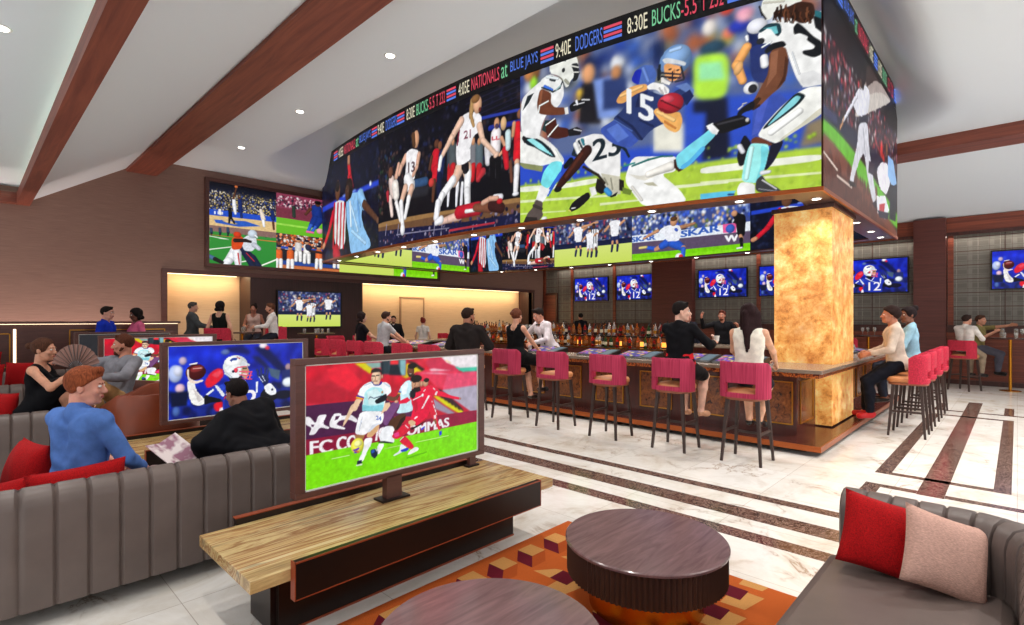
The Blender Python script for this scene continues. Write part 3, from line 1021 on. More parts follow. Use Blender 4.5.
['p','48607a',[1305,369,1496,425,1474,579,1347,503]],
['b',5],
['p','e41c34',[437,520,506,395,598,330,673,343,692,436,636,515,543,590,470,605]],
['p','f04a5c',[525,424,636,358,673,393,598,471]],
['p','e0182c',[554,838,636,805,673,830,665,933,598,958,561,921]],
['p','f4ecf0',[636,909,692,894,692,1040,617,1010]],
['b',2],
['p','0c0e18',[416,722,525,683,636,764,654,828,525,814,434,846]],
['p','f8f6f2',[218,483,313,490,337,634,434,744,434,830,362,846,284,810,246,706]],
['p','d8d0cc',[291,589,337,634,416,763,362,798]],
['p','0c0e18',[1149,705,1223,668,1314,720,1389,793,1444,776,1453,843,1389,894,1285,848,1182,786]],
['p','1a34b4',[452,705,561,592,711,554,825,576,903,620,981,563,1101,542,1202,558,1264,672,1202,753,1182,860,1202,1014,673,975,673,788,598,760]],
['p','142a90',[711,708,825,803,825,971,692,977]],
['p','2a48cc',[561,612,673,572,711,625,636,701]],
['p','eef0f8',[565,576,606,579,707,725,673,755,598,636]],
['p','eef0f8',[452,693,543,623,572,638,481,708]],
['p','eef0f8',[1133,574,1166,568,1157,732,1133,747]],
['c','eef0f8',[749,553,10,903,650,10,973,545,10]],
['c','c8d0e8',[934,665,10,1001,684,10]],
['c','c02838',[711,750,8,692,790,8]],
['t','f6f0f6','12',[825,938,1149,943,256,8]],
['p','0c101c',[741,439,903,429,942,496,903,599,825,588,768,525]],
['p','f4f6fa',[1247,649,1339,599,1432,713,1432,788,1347,802,1272,742]],
['e','1a2448',[1372,712,17,17,0]],
['p','1c2656',[1182,470,1264,454,1326,546,1297,627,1223,603]],
['c','26326a',[1170,491,17,1149,390,15]],
['c','26326a',[1215,485,17,1202,376,15]],
['c','26326a',[1260,488,17,1268,376,15]],
['c','26326a',[1297,522,17,1310,413,15]],
['c','c8d0e8',[1174,495,6,1231,582,6]],
['c','c8d0e8',[1223,486,6,1268,576,6]],
['e','eef2f4',[848,320,170,162,0]],
['e','fafcfc',[825,256,129,93,0]],
['p','eef2f4',[692,311,768,483,883,496,926,431,903,302]],
['p','d8dee4',[942,241,1045,302,1041,332,903,324]],
['c','c8d4e0',[711,417,16,787,476,16]],
['p','28409c',[764,223,825,188,879,204,856,236,806,230,794,254]],
['c','c83040',[864,182,6,903,209,6]],
['p','cc9c78',[926,338,1013,334,1033,395,1021,484,981,520,934,478]],
['p','3a4a3a',[942,347,1009,343,1005,368,946,369]],
['e','e83850',[852,380,28,36,0]],
['e','14203c',[817,394,18,20,0]],
['c','f05070',[903,400,8,1069,419,8]],
['c','f05070',[903,451,8,1069,471,8]],
['c','f05070',[903,506,8,1069,527,8]],
['c','f05070',[1069,415,10,1037,524,10]],
['c','f05070',[864,342,8,1021,322,6]],
['c','f05070',[1001,406,6,997,517,6]],
['c','f8e8ec',[953,441,8,1001,449,8]],
['e','4a0f12',[330,367,125,114,-8]],
['e','8a2a2c',[344,323,84,46,-14]],
['c','c89088',[295,320,8,398,314,8]],
['c','f0e8e4',[256,258,9,344,242,10]],
['p','f0dcd0',[218,343,239,305,249,446,327,496,416,478,430,499,327,536,239,497]],
]),
'spurs': (110, 206, '30385c', [
['n',[0,0,1870,640],['1c2c66','e0e4ee','30489a','10142c','c04050','8a94b4','2a3878','b0a098'],700,[14,34],61],
['b',4],
['g',[0,560,1870,660],'141a38','1c2444'],
['g',[0,655,1870,1000],'d4e27a','c8dc5e'],
['c','c8916c',[467,330,27,378,418,22]],
['c','c8916c',[726,315,28,816,260,22]],
['c','1c2858',[562,534,50,557,621,50]],
['c','1c2858',[647,533,50,647,620,50]],
['c','c8916c',[557,631,28,551,707,22]],
['c','c8916c',[652,631,28,669,706,22]],
['c','20284c',[551,707,28,534,804,22]],
['c','20284c',[669,706,28,658,804,22]],
['p','f4f4f8',[467,276,557,232,658,230,737,272,697,348,686,533,517,535,512,351]],
['e','c8916c',[601,166,39,55,0]],
['e','3a2a20',[601,134,39,28,0]],
['c','c8916c',[703,251,28,1068,190,22]],
['c','5a3524',[856,407,26,772,488,20]],
['c','5a3524',[1098,394,26,1183,342,21]],
['c','e8e8ec',[945,596,46,940,676,46]],
['c','e8e8ec',[1024,596,46,1024,676,46]],
['c','5a3524',[940,687,26,934,757,21]],
['c','5a3524',[1029,686,26,1045,756,21]],
['c','20284c',[934,757,26,919,847,21]],
['c','20284c',[1045,756,26,1034,847,21]],
['p','f4f4f8',[856,357,940,316,1034,314,1108,353,1071,424,1061,595,903,597,898,426]],
['c','181818',[929,336,10,929,586,10]],
['c','181818',[982,335,10,982,586,10]],
['c','181818',[1034,334,10,1034,585,10]],
['e','5a3524',[982,255,36,51,0]],
['e','3a2a20',[982,225,36,26,0]],
['c','c8916c',[1334,295,28,1241,384,23]],
['c','c8916c',[1603,280,29,1697,223,23]],
['c','1c2858',[1433,503,51,1427,591,51]],
['c','1c2858',[1520,502,51,1520,590,51]],
['c','c8916c',[1427,602,28,1421,679,23]],
['c','c8916c',[1526,601,28,1544,678,23]],
['c','20284c',[1421,679,28,1403,778,23]],
['c','20284c',[1544,678,28,1532,778,23]],
['p','f4f4f8',[1334,240,1427,194,1532,192,1614,235,1573,313,1561,501,1386,503,1380,316]],
['e','c8916c',[1473,127,40,57,0]],
['e','3a2a20',[1473,94,40,28,0]],
['c','c8916c',[775,456,22,703,526,18]],
['c','c8916c',[985,444,22,1058,400,18]],
['c','e8e8ee',[853,620,40,848,690,40]],
['c','e8e8ee',[921,620,40,921,689,40]],
['c','c8916c',[848,698,22,844,759,18]],
['c','c8916c',[926,698,22,939,759,18]],
['c','20284c',[844,759,22,830,838,18]],
['c','20284c',[939,759,22,930,837,18]],
['p','f4f4f8',[775,412,848,377,930,375,994,409,962,471,953,619,816,620,812,473]],
['e','c8916c',[885,324,31,45,0]],
['e','3a2a20',[885,298,31,22,0]],
]),
'kick': (120, 256, '3a4a8a', [
['n',[0,0,2130,560],['2848b8','e8ecf4','3a5cd0','101830','8aa0d8','c8a890','4a68c0','d8dce8','6a7a3c'],500,[18,44],71],
['b',4],
['p','e8eef6',[-91,534,2223,549,2223,700,-91,666]],
['p','5c4c66',[-91,666,2223,696,2223,892,-91,879]],
['p','7ad20e',[-91,872,2223,879,2223,1267,-91,1103]],
['p','88dc1c',[-91,943,2223,953,2223,1006,-91,994]],
['b',1],
['t','2c5ab8','SKAR',[956,662,1631,640,108,3]],
['t','3a62b8','SKAR',[-6,654,462,647,89,3]],
['p','e85a98',[1688,537,1901,544,1910,693,1695,675]],
['e','3a60c0',[1812,619,75,71,0]],
['t','f2f2f6','W',[1726,824,1936,830,102,4]],
['c','1a1a20',[1901,418,48,1977,537,87]],
['c','141418',[1977,494,83,1988,711,61]],
['e','c8916c',[1879,389,48,48,0]],
['c','141418',[1912,506,26,1879,523,22]],
['c','c8916c',[1977,757,30,1999,803,26]],
['c','141418',[1988,808,30,1997,927,24]],
['c','e8e8ee',[1923,945,13,1999,940,13]],
['c','c8916c',[515,500,31,327,569,23,245,610,21]],
['c','a87858',[931,490,34,1081,476,27,1204,455,21]],
['c','2a5ac8',[327,786,36,475,812,38]],
['c','d8c87a',[162,771,24,286,767,23]],
['c','c8916c',[475,824,36,595,775,46]],
['c','2a58c4',[700,725,75,595,775,61]],
['c','2a58c4',[803,736,89,956,822,68]],
['c','c8916c',[1001,845,44,1001,878,39]],
['c','2f62cc',[996,873,49,991,1013,39]],
['p','eef0f8',[621,452,739,423,931,452,956,540,926,725,674,698,647,575,515,526]],
['e','c8916c',[819,381,64,74,0]],
['e','5a3a20',[819,329,69,40,0]],
['c','3a5ac0',[860,516,25,880,531,25]],
['e','e8e8ee',[921,997,73,69,0]],
['e','d83040',[956,982,39,29,0]],
]),
'arena': (95, 142, '1c2036', [
['n',[0,200,1500,640],['3a3c50','c8b070','6a5a4a','2c4a9a','8a8078','e0d8c8','20243c','b09a50'],900,[10,24],81],
['g',[0,0,1500,170],'0a0c14','14182a'],
['n',[0,140,1500,260],['1a1c2a','4a4438','2a2c40'],120,[8,20],82],
['p','2450c8',[0,628,1496,619,1496,737,0,768]],
['t','e8ecf8','III',[115,733,296,720,62,1]],
['p','e0c088',[0,768,1496,737,1496,1000,0,1008]],
['p','2c5cc0',[115,862,779,807,1125,886,629,961,151,929]],
['e','e0c088',[443,879,156,31,8]],
['c','f0f0f4',[524,316,39,546,516,47]],
['c','5a3524',[517,317,20,576,85,16]],
['e','c86a3a',[576,28,32,32,0]],
['c','f0f0f4',[546,516,39,561,661,28]],
['c','1c2c66',[659,333,44,674,577,48]],
['c','1c2c66',[674,577,36,696,721,28]],
['c','5a3524',[644,294,20,614,218,16]],
['c','16181c',[443,574,35,450,736,39]],
['c','16181c',[450,736,27,539,885,20]],
['c','16181c',[443,737,27,428,894,20]],
['c','e8d8c8',[1125,502,41,1187,701,57]],
['c','f0f0f4',[1183,744,37,1203,875,29]],
['c','1c2c66',[1400,499,41,1416,665,50]],
['c','5a3524',[1416,750,29,1432,916,25]],
['c','e8e8ec',[230,630,31,245,712,35]],
]),
'tackle': (95, 151, '2c8a34', [
['g',[0,0,1590,1000],'38903a','2c8a34'],
['n',[0,0,1590,160],['7a6058','4a4a52','8a7a70'],140,[14,30],83],
['p','8a6a62',[0,0,1591,0,1591,159,0,161]],
['c','30445c',[59,92,30,66,201,34]],
['c','1c2430',[66,213,23,59,283,15]],
['c','30445c',[249,64,31,256,174,35]],
['c','1c2430',[256,187,23,249,258,16]],
['c','30445c',[426,37,32,434,150,36]],
['c','1c2430',[434,163,24,426,235,16]],
['c','d8783a',[0,250,11,1591,262,14]],
['c','e8f0e0',[0,645,15,713,474,12]],
['c','e8f0e0',[1213,965,22,1591,766,23]],
['c','e0ecd8',[0,290,11,442,334,12]],
['c','e8f0e0',[634,928,16,957,842,17]],
['b',1],
['c','1a2440',[793,614,101,999,773,95,1148,987,79]],
['c','1a2440',[777,572,84,1007,994,78]],
['c','c02838',[854,652,13,1041,859,13]],
['p','dce0e8',[721,318,883,158,1083,186,1109,406,999,595,793,597]],
['c','c8ccd8',[1041,414,70,1152,501,57]],
['e','c8d4e0',[999,117,113,113,0]],
['c','e8e8ec',[1066,152,26,1109,191,22]],
['c','eceef2',[595,632,123,442,898,96,329,1031,79]],
['c','eceef2',[634,671,107,665,1013,74]],
['c','c82828',[658,669,17,689,968,12]],
['p','d84a1c',[510,300,634,208,761,218,793,353,729,559,510,606]],
['e','d03c1c',[642,181,91,83,0]],
['c','2a1c18',[595,341,53,834,313,47,949,335,34]],
['c','4a6a90',[0,806,53,148,877,54]],
['c','1a1a1a',[148,877,54,293,950,47]],
]),
'derby': (95, 142, '68b428', [
['g',[0,0,1500,1000],'78c436','66b828'],
['p','8a3a52',[0,-44,1496,-57,1496,632,0,605]],
['n',[0,60,1500,330],['b04a6a','d8a8b4','5a2a3a','e0d0d4','8a4a60','34283a'],300,[16,34],84],
['p','7a3444',[0,368,1496,368,1496,613,0,596]],
['b',2],
['p','9cdc52',[0,746,1496,764,1496,821,0,789]],
['c','2a3a30',[387,307,40,398,529,40]],
['c','e8e0dc',[1184,401,95,1303,622,96]],
['c','e8dcd4',[1273,672,59,1435,892,43]],
['e','8a5a40',[1279,139,75,96,0]],
['c','e0c8b8',[1423,329,38,1484,464,33]],
['c','f0e8e4',[1184,680,53,1125,824,42]],
['c','1c3482',[926,272,135,950,508,125]],
['c','1c3482',[892,524,93,800,697,62]],
['c','1c3482',[1008,530,84,903,733,57]],
['c','3a62c8',[789,698,46,721,859,36]],
['c','3a62c8',[892,734,41,823,850,36]],
['c','5a3524',[777,280,41,664,438,31]],
['c','5a3524',[1078,292,37,1184,401,32]],
['e','5a3524',[950,122,63,73,0]],
['e','14100e',[950,86,78,52,0]],
['e','e8a0b0',[996,826,73,73,0]],
['c','e86a9a',[698,879,31,834,886,26]],
]),
'dugout': (95, 151, '70402c', [
['n',[0,0,1590,460],['d86a30','e8e0dc','c05428','2a2c3c','f0a070','3a3a44','d8d0cc'],400,[22,46],85],
['b',3],
['p','2c50b0',[0,369,1591,350,1591,456,0,432]],
['p','20242c',[0,450,1591,456,1591,796,0,766]],
['p','c87040',[0,892,1591,922,1591,1039,0,1036]],
['p','284a9a',[0,766,1591,796,1591,893,0,883]],
['c','e0642c',[67,537,81,67,709,81]],
['e','c8916c',[67,419,51,61,0]],
['e','1c2030',[67,374,56,36,0]],
['c','f0eeec',[22,765,46,11,991,40]],
['c','f0eeec',[112,761,46,112,988,41]],
['c','e0642c',[335,523,83,335,697,83]],
['e','c8916c',[335,404,52,62,0]],
['e','1c2030',[335,358,57,36,0]],
['c','f0eeec',[289,754,46,278,982,41]],
['c','f0eeec',[382,750,47,382,979,42]],
['c','f0ece8',[736,315,86,736,492,85]],
['e','c8916c',[736,194,53,64,0]],
['e','1c2030',[736,147,59,37,0]],
['c','f0eeec',[688,551,48,676,784,43]],
['c','f0eeec',[784,546,48,784,780,43]],
['c','e06a38',[1040,438,87,1040,618,87]],
['e','c8916c',[1040,315,55,66,0]],
['e','1c2030',[1040,268,60,38,0]],
['c','f0eeec',[991,677,49,978,914,43]],
['c','f0eeec',[1090,673,49,1090,910,44]],
['c','f0ece8',[1513,364,90,1513,547,90]],
['e','c8916c',[1513,238,57,68,0]],
['e','1c2030',[1513,190,62,40,0]],
['c','f0eeec',[1462,608,51,1449,850,45]],
['c','f0eeec',[1565,603,51,1565,846,45]],
['c','e8e4e0',[1258,187,89,1258,369,89]],
['e','c8916c',[1258,63,56,67,0]],
['e','1c2030',[1258,15,61,39,0]],
['c','f0eeec',[1208,429,50,1195,668,44]],
['c','f0eeec',[1309,423,50,1309,663,45]],
['c','d8d4d0',[528,282,84,528,457,84]],
['e','c8916c',[528,161,53,63,0]],
['e','1c2030',[528,115,58,37,0]],
['c','f0eeec',[481,515,47,469,746,42]],
['c','f0eeec',[575,510,48,575,742,42]],
['c','3a2a2a',[826,431,38,1321,471,33]],
['c','2a3048',[766,313,75,778,359,75]],
]),
'slots': (24, 29, '3a2a90', [
['n',[0,0,1200,1000],['4a30c0','e8b838','8a3ad8','3060d8','d84a8a','e8e070','2a2a80','b070e8'],70,[50,110],91],
]),
'dark': (20, 36, '2c2c30', [
]),
}
# ---------------------------------------------------------------- broadcast pictures, drawn from shapes
def hexc(s):
    return np.array([int(s[i:i + 2], 16) / 255. for i in (0, 2, 4)], np.float32)
def smooth_noise(H, W, cell, seed):
    g = np.random.default_rng(seed).random((H // cell + 3, W // cell + 3)).astype(np.float32)
    y = np.arange(H) / cell; x = np.arange(W) / cell
    yi, xi = y.astype(int), x.astype(int)
    fy = (y - yi)[:, None]; fx = (x - xi)[None]
    fy = fy * fy * (3 - 2 * fy); fx = fx * fx * (3 - 2 * fx)
    a = g[yi][:, xi]; b = g[yi][:, xi + 1]; c = g[yi + 1][:, xi]; d = g[yi + 1][:, xi + 1]
    return (a * (1 - fx) + b * fx) * (1 - fy) + (c * (1 - fx) + d * fx) * fy
def boxblur(a, r):
    for ax in (0, 1):
        p = np.concatenate([np.repeat(np.take(a, [0], ax), r + 1, ax), a, np.repeat(np.take(a, [-1], ax), r, ax)], ax)
        c = np.cumsum(p, ax, dtype=np.float64)
        n = a.shape[ax]
        a = ((np.take(c, range(2 * r + 1, 2 * r + 1 + n), ax) - np.take(c, range(n), ax)) / (2 * r + 1)).astype(np.float32)
    return a
class Canvas:
    def __init__(s, H, W, bg):
        s.H, s.W, s.k = H, W, H / 1000.
        s.a = np.ones((H, W, 3), np.float32) * hexc(bg)
        s.fold = .9 + .18 * (.6 * smooth_noise(H, W, max(3, H // 26), 5) + .4 * smooth_noise(H, W, max(2, H // 50), 9))
    def win(s, x0, x1, y0, y1):
        x0, y0 = max(0, int(x0) - 2), max(0, int(y0) - 2); x1, y1 = min(s.W, int(x1) + 3), min(s.H, int(y1) + 3)
        if x0 >= x1 or y0 >= y1: return None
        return slice(y0, y1), slice(x0, x1), np.arange(x0, x1)[None] + .5, np.arange(y0, y1)[:, None] + .5
    def put(s, w, m, col, shade=None):
        v = s.a[w[0], w[1]]; c = np.broadcast_to(col, v.shape)
        if shade is not None: c = np.clip(c * shade[..., None], 0, 1)
        s.a[w[0], w[1]] = v + (c - v) * m[..., None]
    def cap(s, col, q):
        col = hexc(col); P = [(q[i] * s.k, q[i + 1] * s.k, max(.6, q[i + 2] * s.k)) for i in range(0, len(q), 3)]
        if len(P) == 1: P = P * 2
        for (ax, ay, ar), (bx, by, br) in zip(P[:-1], P[1:]):
            r = max(ar, br)
            w = s.win(min(ax, bx) - r, max(ax, bx) + r, min(ay, by) - r, max(ay, by) + r)
            if not w: continue
            X, Y = w[2], w[3]; dx, dy = bx - ax, by - ay; L = max(1e-6, dx * dx + dy * dy)
            h = np.clip(((X - ax) * dx + (Y - ay) * dy) / L, 0, 1)
            ex, ey = X - ax - h * dx, Y - ay - h * dy; rr = ar + (br - ar) * h
            d = np.sqrt(ex * ex + ey * ey); m = np.clip(.5 + rr - d, 0, 1)
            sh = 1.06 - .3 * (d / rr) ** 2 - .1 * (ex + ey) / rr
            s.put(w, m, col, np.clip(sh, .5, 1.2) * (s.fold[w[0], w[1]] if r > 3 else 1.))
    def ell(s, col, q):
        cx, cy, rx, ry, rot = q; cx, cy, rx, ry = cx * s.k, cy * s.k, max(.7, rx * s.k), max(.7, ry * s.k); R_ = max(rx, ry)
        w = s.win(cx - R_, cx + R_, cy - R_, cy + R_)
        if not w: return
        c, n = math.cos(rot * PI / 180), math.sin(rot * PI / 180); X, Y = w[2] - cx, w[3] - cy
        u, v = (X * c + Y * n) / rx, (-X * n + Y * c) / ry; d = np.sqrt(u * u + v * v)
        s.put(w, np.clip(.5 + (1 - d) * min(rx, ry), 0, 1), hexc(col), np.clip(1.06 - .24 * d * d - .1 * (u + v), .5, 1.2))
    def tri_mask(s, w, pts, g=0.):
        X, Y = w[2], w[3]; n = len(pts); ins = np.zeros(np.broadcast(X, Y).shape, bool); D = np.full(ins.shape, 1e9, np.float32)
        for i in range(n):
            ax, ay = pts[i]; bx, by = pts[(i + 1) % n]
            if ay != by: ins ^= ((ay > Y) != (by > Y)) & (X < (bx - ax) * (Y - ay) / (by - ay) + ax)
            dx, dy = bx - ax, by - ay; h = np.clip(((X - ax) * dx + (Y - ay) * dy) / max(1e-6, dx * dx + dy * dy), 0, 1)
            D = np.minimum(D, (X - ax - h * dx) ** 2 + (Y - ay - h * dy) ** 2)
        D = np.sqrt(D)
        return np.clip(.5 + np.where(ins, D, -D) + g, 0, 1)
    def poly(s, col, q):
        P = [(q[i] * s.k, q[i + 1] * s.k) for i in range(0, len(q), 2)]
        if len(P) >= 6:      # round the corners of drawn outlines
            for _ in range(2): P = [(a[0] + (b[0] - a[0]) * t, a[1] + (b[1] - a[1]) * t) for a, b in zip(P, P[1:] + P[:1]) for t in (.18, .82)]
        xs = [p[0] for p in P]; ys = [p[1] for p in P]
        w = s.win(min(xs), max(xs), min(ys), max(ys))
        if w: s.put(w, s.tri_mask(w, P), hexc(col), s.fold[w[0], w[1]])
    def text(s, col, body, q):
        x0, y0, x1, y1, h, bold = q
        vs, fs = text_shape(body, 1., 1.)
        P = np.array([((x0 + (x1 - x0) * u) * s.k, (y0 + (y1 - y0) * u - h * v) * s.k) for u, v in vs])
        tot = np.zeros((s.H, s.W), np.float32)
        for f in fs:
            t = P[list(f)]; w = s.win(t[:, 0].min(), t[:, 0].max(), t[:, 1].min(), t[:, 1].max())
            if w: tot[w[0], w[1]] = np.maximum(tot[w[0], w[1]], s.tri_mask(w, [tuple(p) for p in t], .3))
        if bold >= 3:
            e = tot.copy(); e[:, 1:] = np.maximum(e[:, 1:], tot[:, :-1]); e[:, :-1] = np.maximum(e[:, :-1], tot[:, 1:]); tot = e
        s.put((slice(0, s.H), slice(0, s.W)), tot, hexc(col))
    def crowd(s, box, cols, n, size, seed):
        r = random.Random(seed)
        for _ in range(n):
            x, y = r.uniform(box[0], box[2]), r.uniform(box[1], box[3]); a = r.uniform(*size)
            s.ell(r.choice(cols), (x, y, a * .8, a, r.uniform(-20, 20)))
    def grad(s, box, c0, c1):
        w = s.win(box[0] * s.k + 2, box[2] * s.k - 3, box[1] * s.k + 2, box[3] * s.k - 3)
        y = np.clip((w[3] - box[1] * s.k) / max(1, (box[3] - box[1]) * s.k), 0, 1)[..., None]
        s.a[w[0], w[1]] = hexc(c0) * (1 - y) + hexc(c1) * y
    def blur(s, r):
        r = max(0, int(round(r * s.k * 1.5)))
        if r:
            for _ in range(2): s.a = boxblur(s.a, r)
def draw(H, W, bg, cmds):
    c = Canvas(H, W, bg)
    for q in cmds:
        k = q[0]
        if k == 'c': c.cap(q[1], q[2])
        elif k == 'p': c.poly(q[1], q[2])
        elif k == 'e': c.ell(q[1], q[2])
        elif k == 't': c.text(q[1], q[2], q[3])
        elif k == 'n': c.crowd(*q[1:])
        elif k == 'g': c.grad(*q[1:])
        elif k == 'b': c.blur(q[1])
    grain = np.random.default_rng(4).normal(0, .006, c.a.shape[:2]).astype(np.float32)
    return np.clip(c.a + grain[..., None], 0, 1)
PIC = {k: draw(*v) for k, v in PICTURES.items()}
# ---------------------------------------------------------------- display screens
def make_screen_material():
    a = Mat('screen', (4, 4, 5), .35, spec=.25)
    at = a.n('ShaderNodeAttribute'); at.attribute_name = 'pic'
    a.l(at.outputs['Color'], a.b.inputs['Emission Color'])
    a.b.inputs['Emission Strength'].default_value = 1.
    a.m.cycles.emission_sampling = 'NONE'
    MT['screen'] = a.m
make_screen_material()

def screen(name, pic, place, parent=None, label=None, crop=(0, 1, 0, 1), res=None):
    """A display surface: a fine grid whose vertices carry the broadcast picture; place(u, v) gives the point, u from left, v from the bottom."""
    H, W = pic.shape[:2]
    x0, x1, y0, y1 = crop
    nu = res[0] if res else max(2, int(W * (x1 - x0))); nv = res[1] if res else max(2, int(H * (y1 - y0)))
    u = np.linspace(0, 1, nu); v = np.linspace(0, 1, nv)
    px = np.clip(((x0 + (x1 - x0) * u) * (W - 1)), 0, W - 1).astype(int)
    py = np.clip(((y0 + (y1 - y0) * (1 - v)) * (H - 1)), 0, H - 1).astype(int)
    c = pic[py][:, px]
    uu, vv = np.meshgrid(u, v)
    pts = np.array(place(uu.ravel(), vv.ravel()), dtype=np.float32).T.reshape(-1, 3)
    i = np.arange(nu * nv).reshape(nv, nu)
    q = np.stack([i[:-1, :-1], i[:-1, 1:], i[1:, 1:], i[1:, :-1]], -1).reshape(-1, 4)
    me = bpy.data.meshes.new(name)
    me.vertices.add(len(pts)); me.vertices.foreach_set('co', pts.ravel())
    me.loops.add(q.size); me.loops.foreach_set('vertex_index', q.ravel().astype(np.int32))
    me.polygons.add(len(q)); me.polygons.foreach_set('loop_start', np.arange(0, q.size, 4, dtype=np.int32))
    me.update(calc_edges=True)
    at = me.color_attributes.new('pic', 'FLOAT_COLOR', 'POINT')
    c = np.clip(c, 0, 1)
    cl = np.where(c <= .04045, c / 12.92, ((c + .055) / 1.055) ** 2.4)
    full = np.ones((nu * nv, 4), np.float32); full[:, :3] = cl.reshape(-1, 3)
    at.data.foreach_set('color', full.ravel())
    me.materials.append(MT['screen'])
    o = bpy.data.objects.new(name, me); COL.objects.link(o)
    if parent: o.parent = parent
    if label: o['label'] = label
    return o

# ---------------------------------------------------------------- room shell
XW, YW, YN = 18.1, 15.4, 16.2         # right wall, left wall, back of the niches in the left wall
XM, YM = -7., -7.                     # where the modelled part of the room ends
ZC = 5.62                             # flat ceiling
def build_room():
    struct(MB().box(-2.6, XW + .2, -2.6, YN + .2, -.2, 0).build('floor', 'marble'))
    # dark inlaid bands in the marble
    def inlay(x0, x1, y0, y1):
        struct(MB().box(x0, x1, y0, y1, -.01, .0025).build('floor_inlay', 'emperador', smooth=0))
    inlay(5.17, 5.31, -2.5, 15.3); inlay(4.61, 4.86, -2.5, 15.3); inlay(4.17, 4.34, -2.5, 15.3)
    inlay(7.0, 12.1, 1.0, 1.14); inlay(7.0, 12.1, .04, .17)
    inlay(7.0, 7.11, .17, 1.0); inlay(11.98, 12.1, .17, 1.0)
    inlay(6.4, 14.2, .5, .71)
    inlay(6.42, 6.53, -2.5, .498); inlay(6.42, 6.53, .712, 1.14); inlay(5.5, 6.42, 1.0, 1.14)
    inlay(12.62, 12.72, -2.5, .498); inlay(12.62, 12.72, .712, 1.14); inlay(12.73, 13.7, 1.0, 1.14); inlay(12.73, 13.7, .04, .17)
    # left wall with its two niches
    b = MB()
    b.box(XM, 3.5, YW, YW + .2, 0, 7.2); b.box(3.5, 17.3, YW, YW + .2, 2.9, 7.2); b.box(17.3, XW, YW, YW + .2, 0, 7.2)
    struct(b.build('wall_left', 'wall_cloth'))
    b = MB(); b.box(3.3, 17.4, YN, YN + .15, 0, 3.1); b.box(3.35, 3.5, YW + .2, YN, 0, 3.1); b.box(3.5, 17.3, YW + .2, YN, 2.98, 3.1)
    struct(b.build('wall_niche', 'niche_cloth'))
    struct(MB().box(5.5, 8.98, YW - .03, YN - .01, 0, 2.9).build('wall_panel', 'wall_wood'))
    struct(MB().box(17.3, 17.42, YW - .03, YN, 0, 2.96).build('wall_return', 'wall_wood'))
    b = MB(); b.box(3.4, 17.42, YW - .06, YW - .001, 2.86, 2.97); b.box(3.4, 3.52, YW - .06, YW - .001, .3, 2.86)
    struct(b.build('trim_niche', 'frame_wood'))
    struct(MB().box(3.6, 5.4, YN - .1, YN - .04, 2.9, 2.94).build('trim_led_strip', 'led_strip'))
    struct(MB().box(9.1, 17.2, YN - .1, YN - .04, 2.9, 2.94).build('trim_led_strip', 'led_strip'))
    # plain door at the back of the wide niche
    d = MB().box(11.0, 11.98, YN - .04, YN - .002, 0, 2.46).build('door_1', 'niche_cloth'); struct(d)
    b = MB(); b.box(10.95, 11.0, YN - .06, YN - .002, 0, 2.51); b.box(11.98, 12.03, YN - .06, YN - .002, 0, 2.51); b.box(11.0, 11.98, YN - .06, YN - .002, 2.46, 2.51)
    b.build('door_frame', 'door_trim', d)
    b = MB(); b.box(11.82, 11.9, YN - .09, YN - .04, 1.0, 1.03); b.build('door_handle', 'brass', d)
    # right wall: wood piers, woven plaid bays between mullions, wainscot and frieze
    struct(MB().box(XW, XW + .2, YM, YN + .2, 0, 7.2).build('wall_right', 'wall_wood'))
    struct(MB().box(XW - .02, XW - .001, YM, YW, 1.5, 3.95).build('wall_plaid_panel', 'plaid'))
    b = MB(); b.box(XW - .1, XW - .001, -2.6, YW, .12, 1.36)
    for k in range(11): b.box(XW - .112, XW - .1, -2.6, YW, .2 + k * .105, .285 + k * .105)
    struct(b.build('wainscot_right', 'red_wood_y'))
    struct(MB().box(XW - .16, XW - .001, YM, YW, 1.36, 1.54).build('trim_chair_rail', 'dark_wood'))
    struct(MB().box(XW - .12, XW - .001, YM, YW, 0, .12).build('baseboard_right', 'dark_wood'))
    struct(MB().box(XW - .14, XW - .001, YM, YW, 3.93, 4.36).build('trim_frieze', 'red_wood_y'))
    struct(MB().box(XW - .2, XW - .14, YM, YW, 3.88, 3.96).build('trim_picture_rail', 'dark_wood'))
    for y0, y1 in ((8.29, 9.86), (1.35, 2.03), (-5.2, -4.4)):
        struct(MB().box(XW - .3, XW - .001, y0, y1, 0, 4.36).build('wall_pier', 'column_wood'))
    for y in (15.3, 13.77, 11.65, 6.12, 4.1, 1.27, -1.2, -2.9):
        struct(MB().box(XW - .07, XW - .021, y - .06, y + .06, 1.54, 3.93).build('trim_mullion', 'red_wood_y'))
    for y in (14.55, 12.7, 10.7, 7.2, 5.1, 3.0, .22):
        struct(MB().box(XW - .028, XW - .02, y - .008, y + .008, 1.54, 3.93).build('trim_panel_joint', 'dark_wood'))
    d = MB().box(XW - .1, XW - .021, 14.62, 15.2, 1.55, 2.76).build('door_2', 'red_wood_y'); struct(d)
    b = MB(); b.box(XW - .12, XW - .021, 14.54, 14.62, 1.55, 2.84); b.box(XW - .12, XW - .021, 14.62, 15.2, 2.76, 2.84); b.build('door_frame', 'dark_wood', d)
    # vaulted ceiling with a coved bay over the hanging display
    nx, ny = 84, 150
    xs = np.linspace(3.2, 14.7, nx); ys = np.linspace(YM, YN, ny)
    X, Y = np.meshgrid(xs, ys, indexing='ij')
    cx, cy, hx, hy, rr = 9.75, 7.85, 4.65, 6.95, 2.2
    qx = np.abs(X - cx) - (hx - rr); qy = np.abs(Y - cy) - (hy - rr)
    d = -(np.hypot(np.maximum(qx, 0), np.maximum(qy, 0)) + np.minimum(np.maximum(qx, qy), 0) - rr)
    t = np.clip((d + .1) / 1.3, 0, 1)
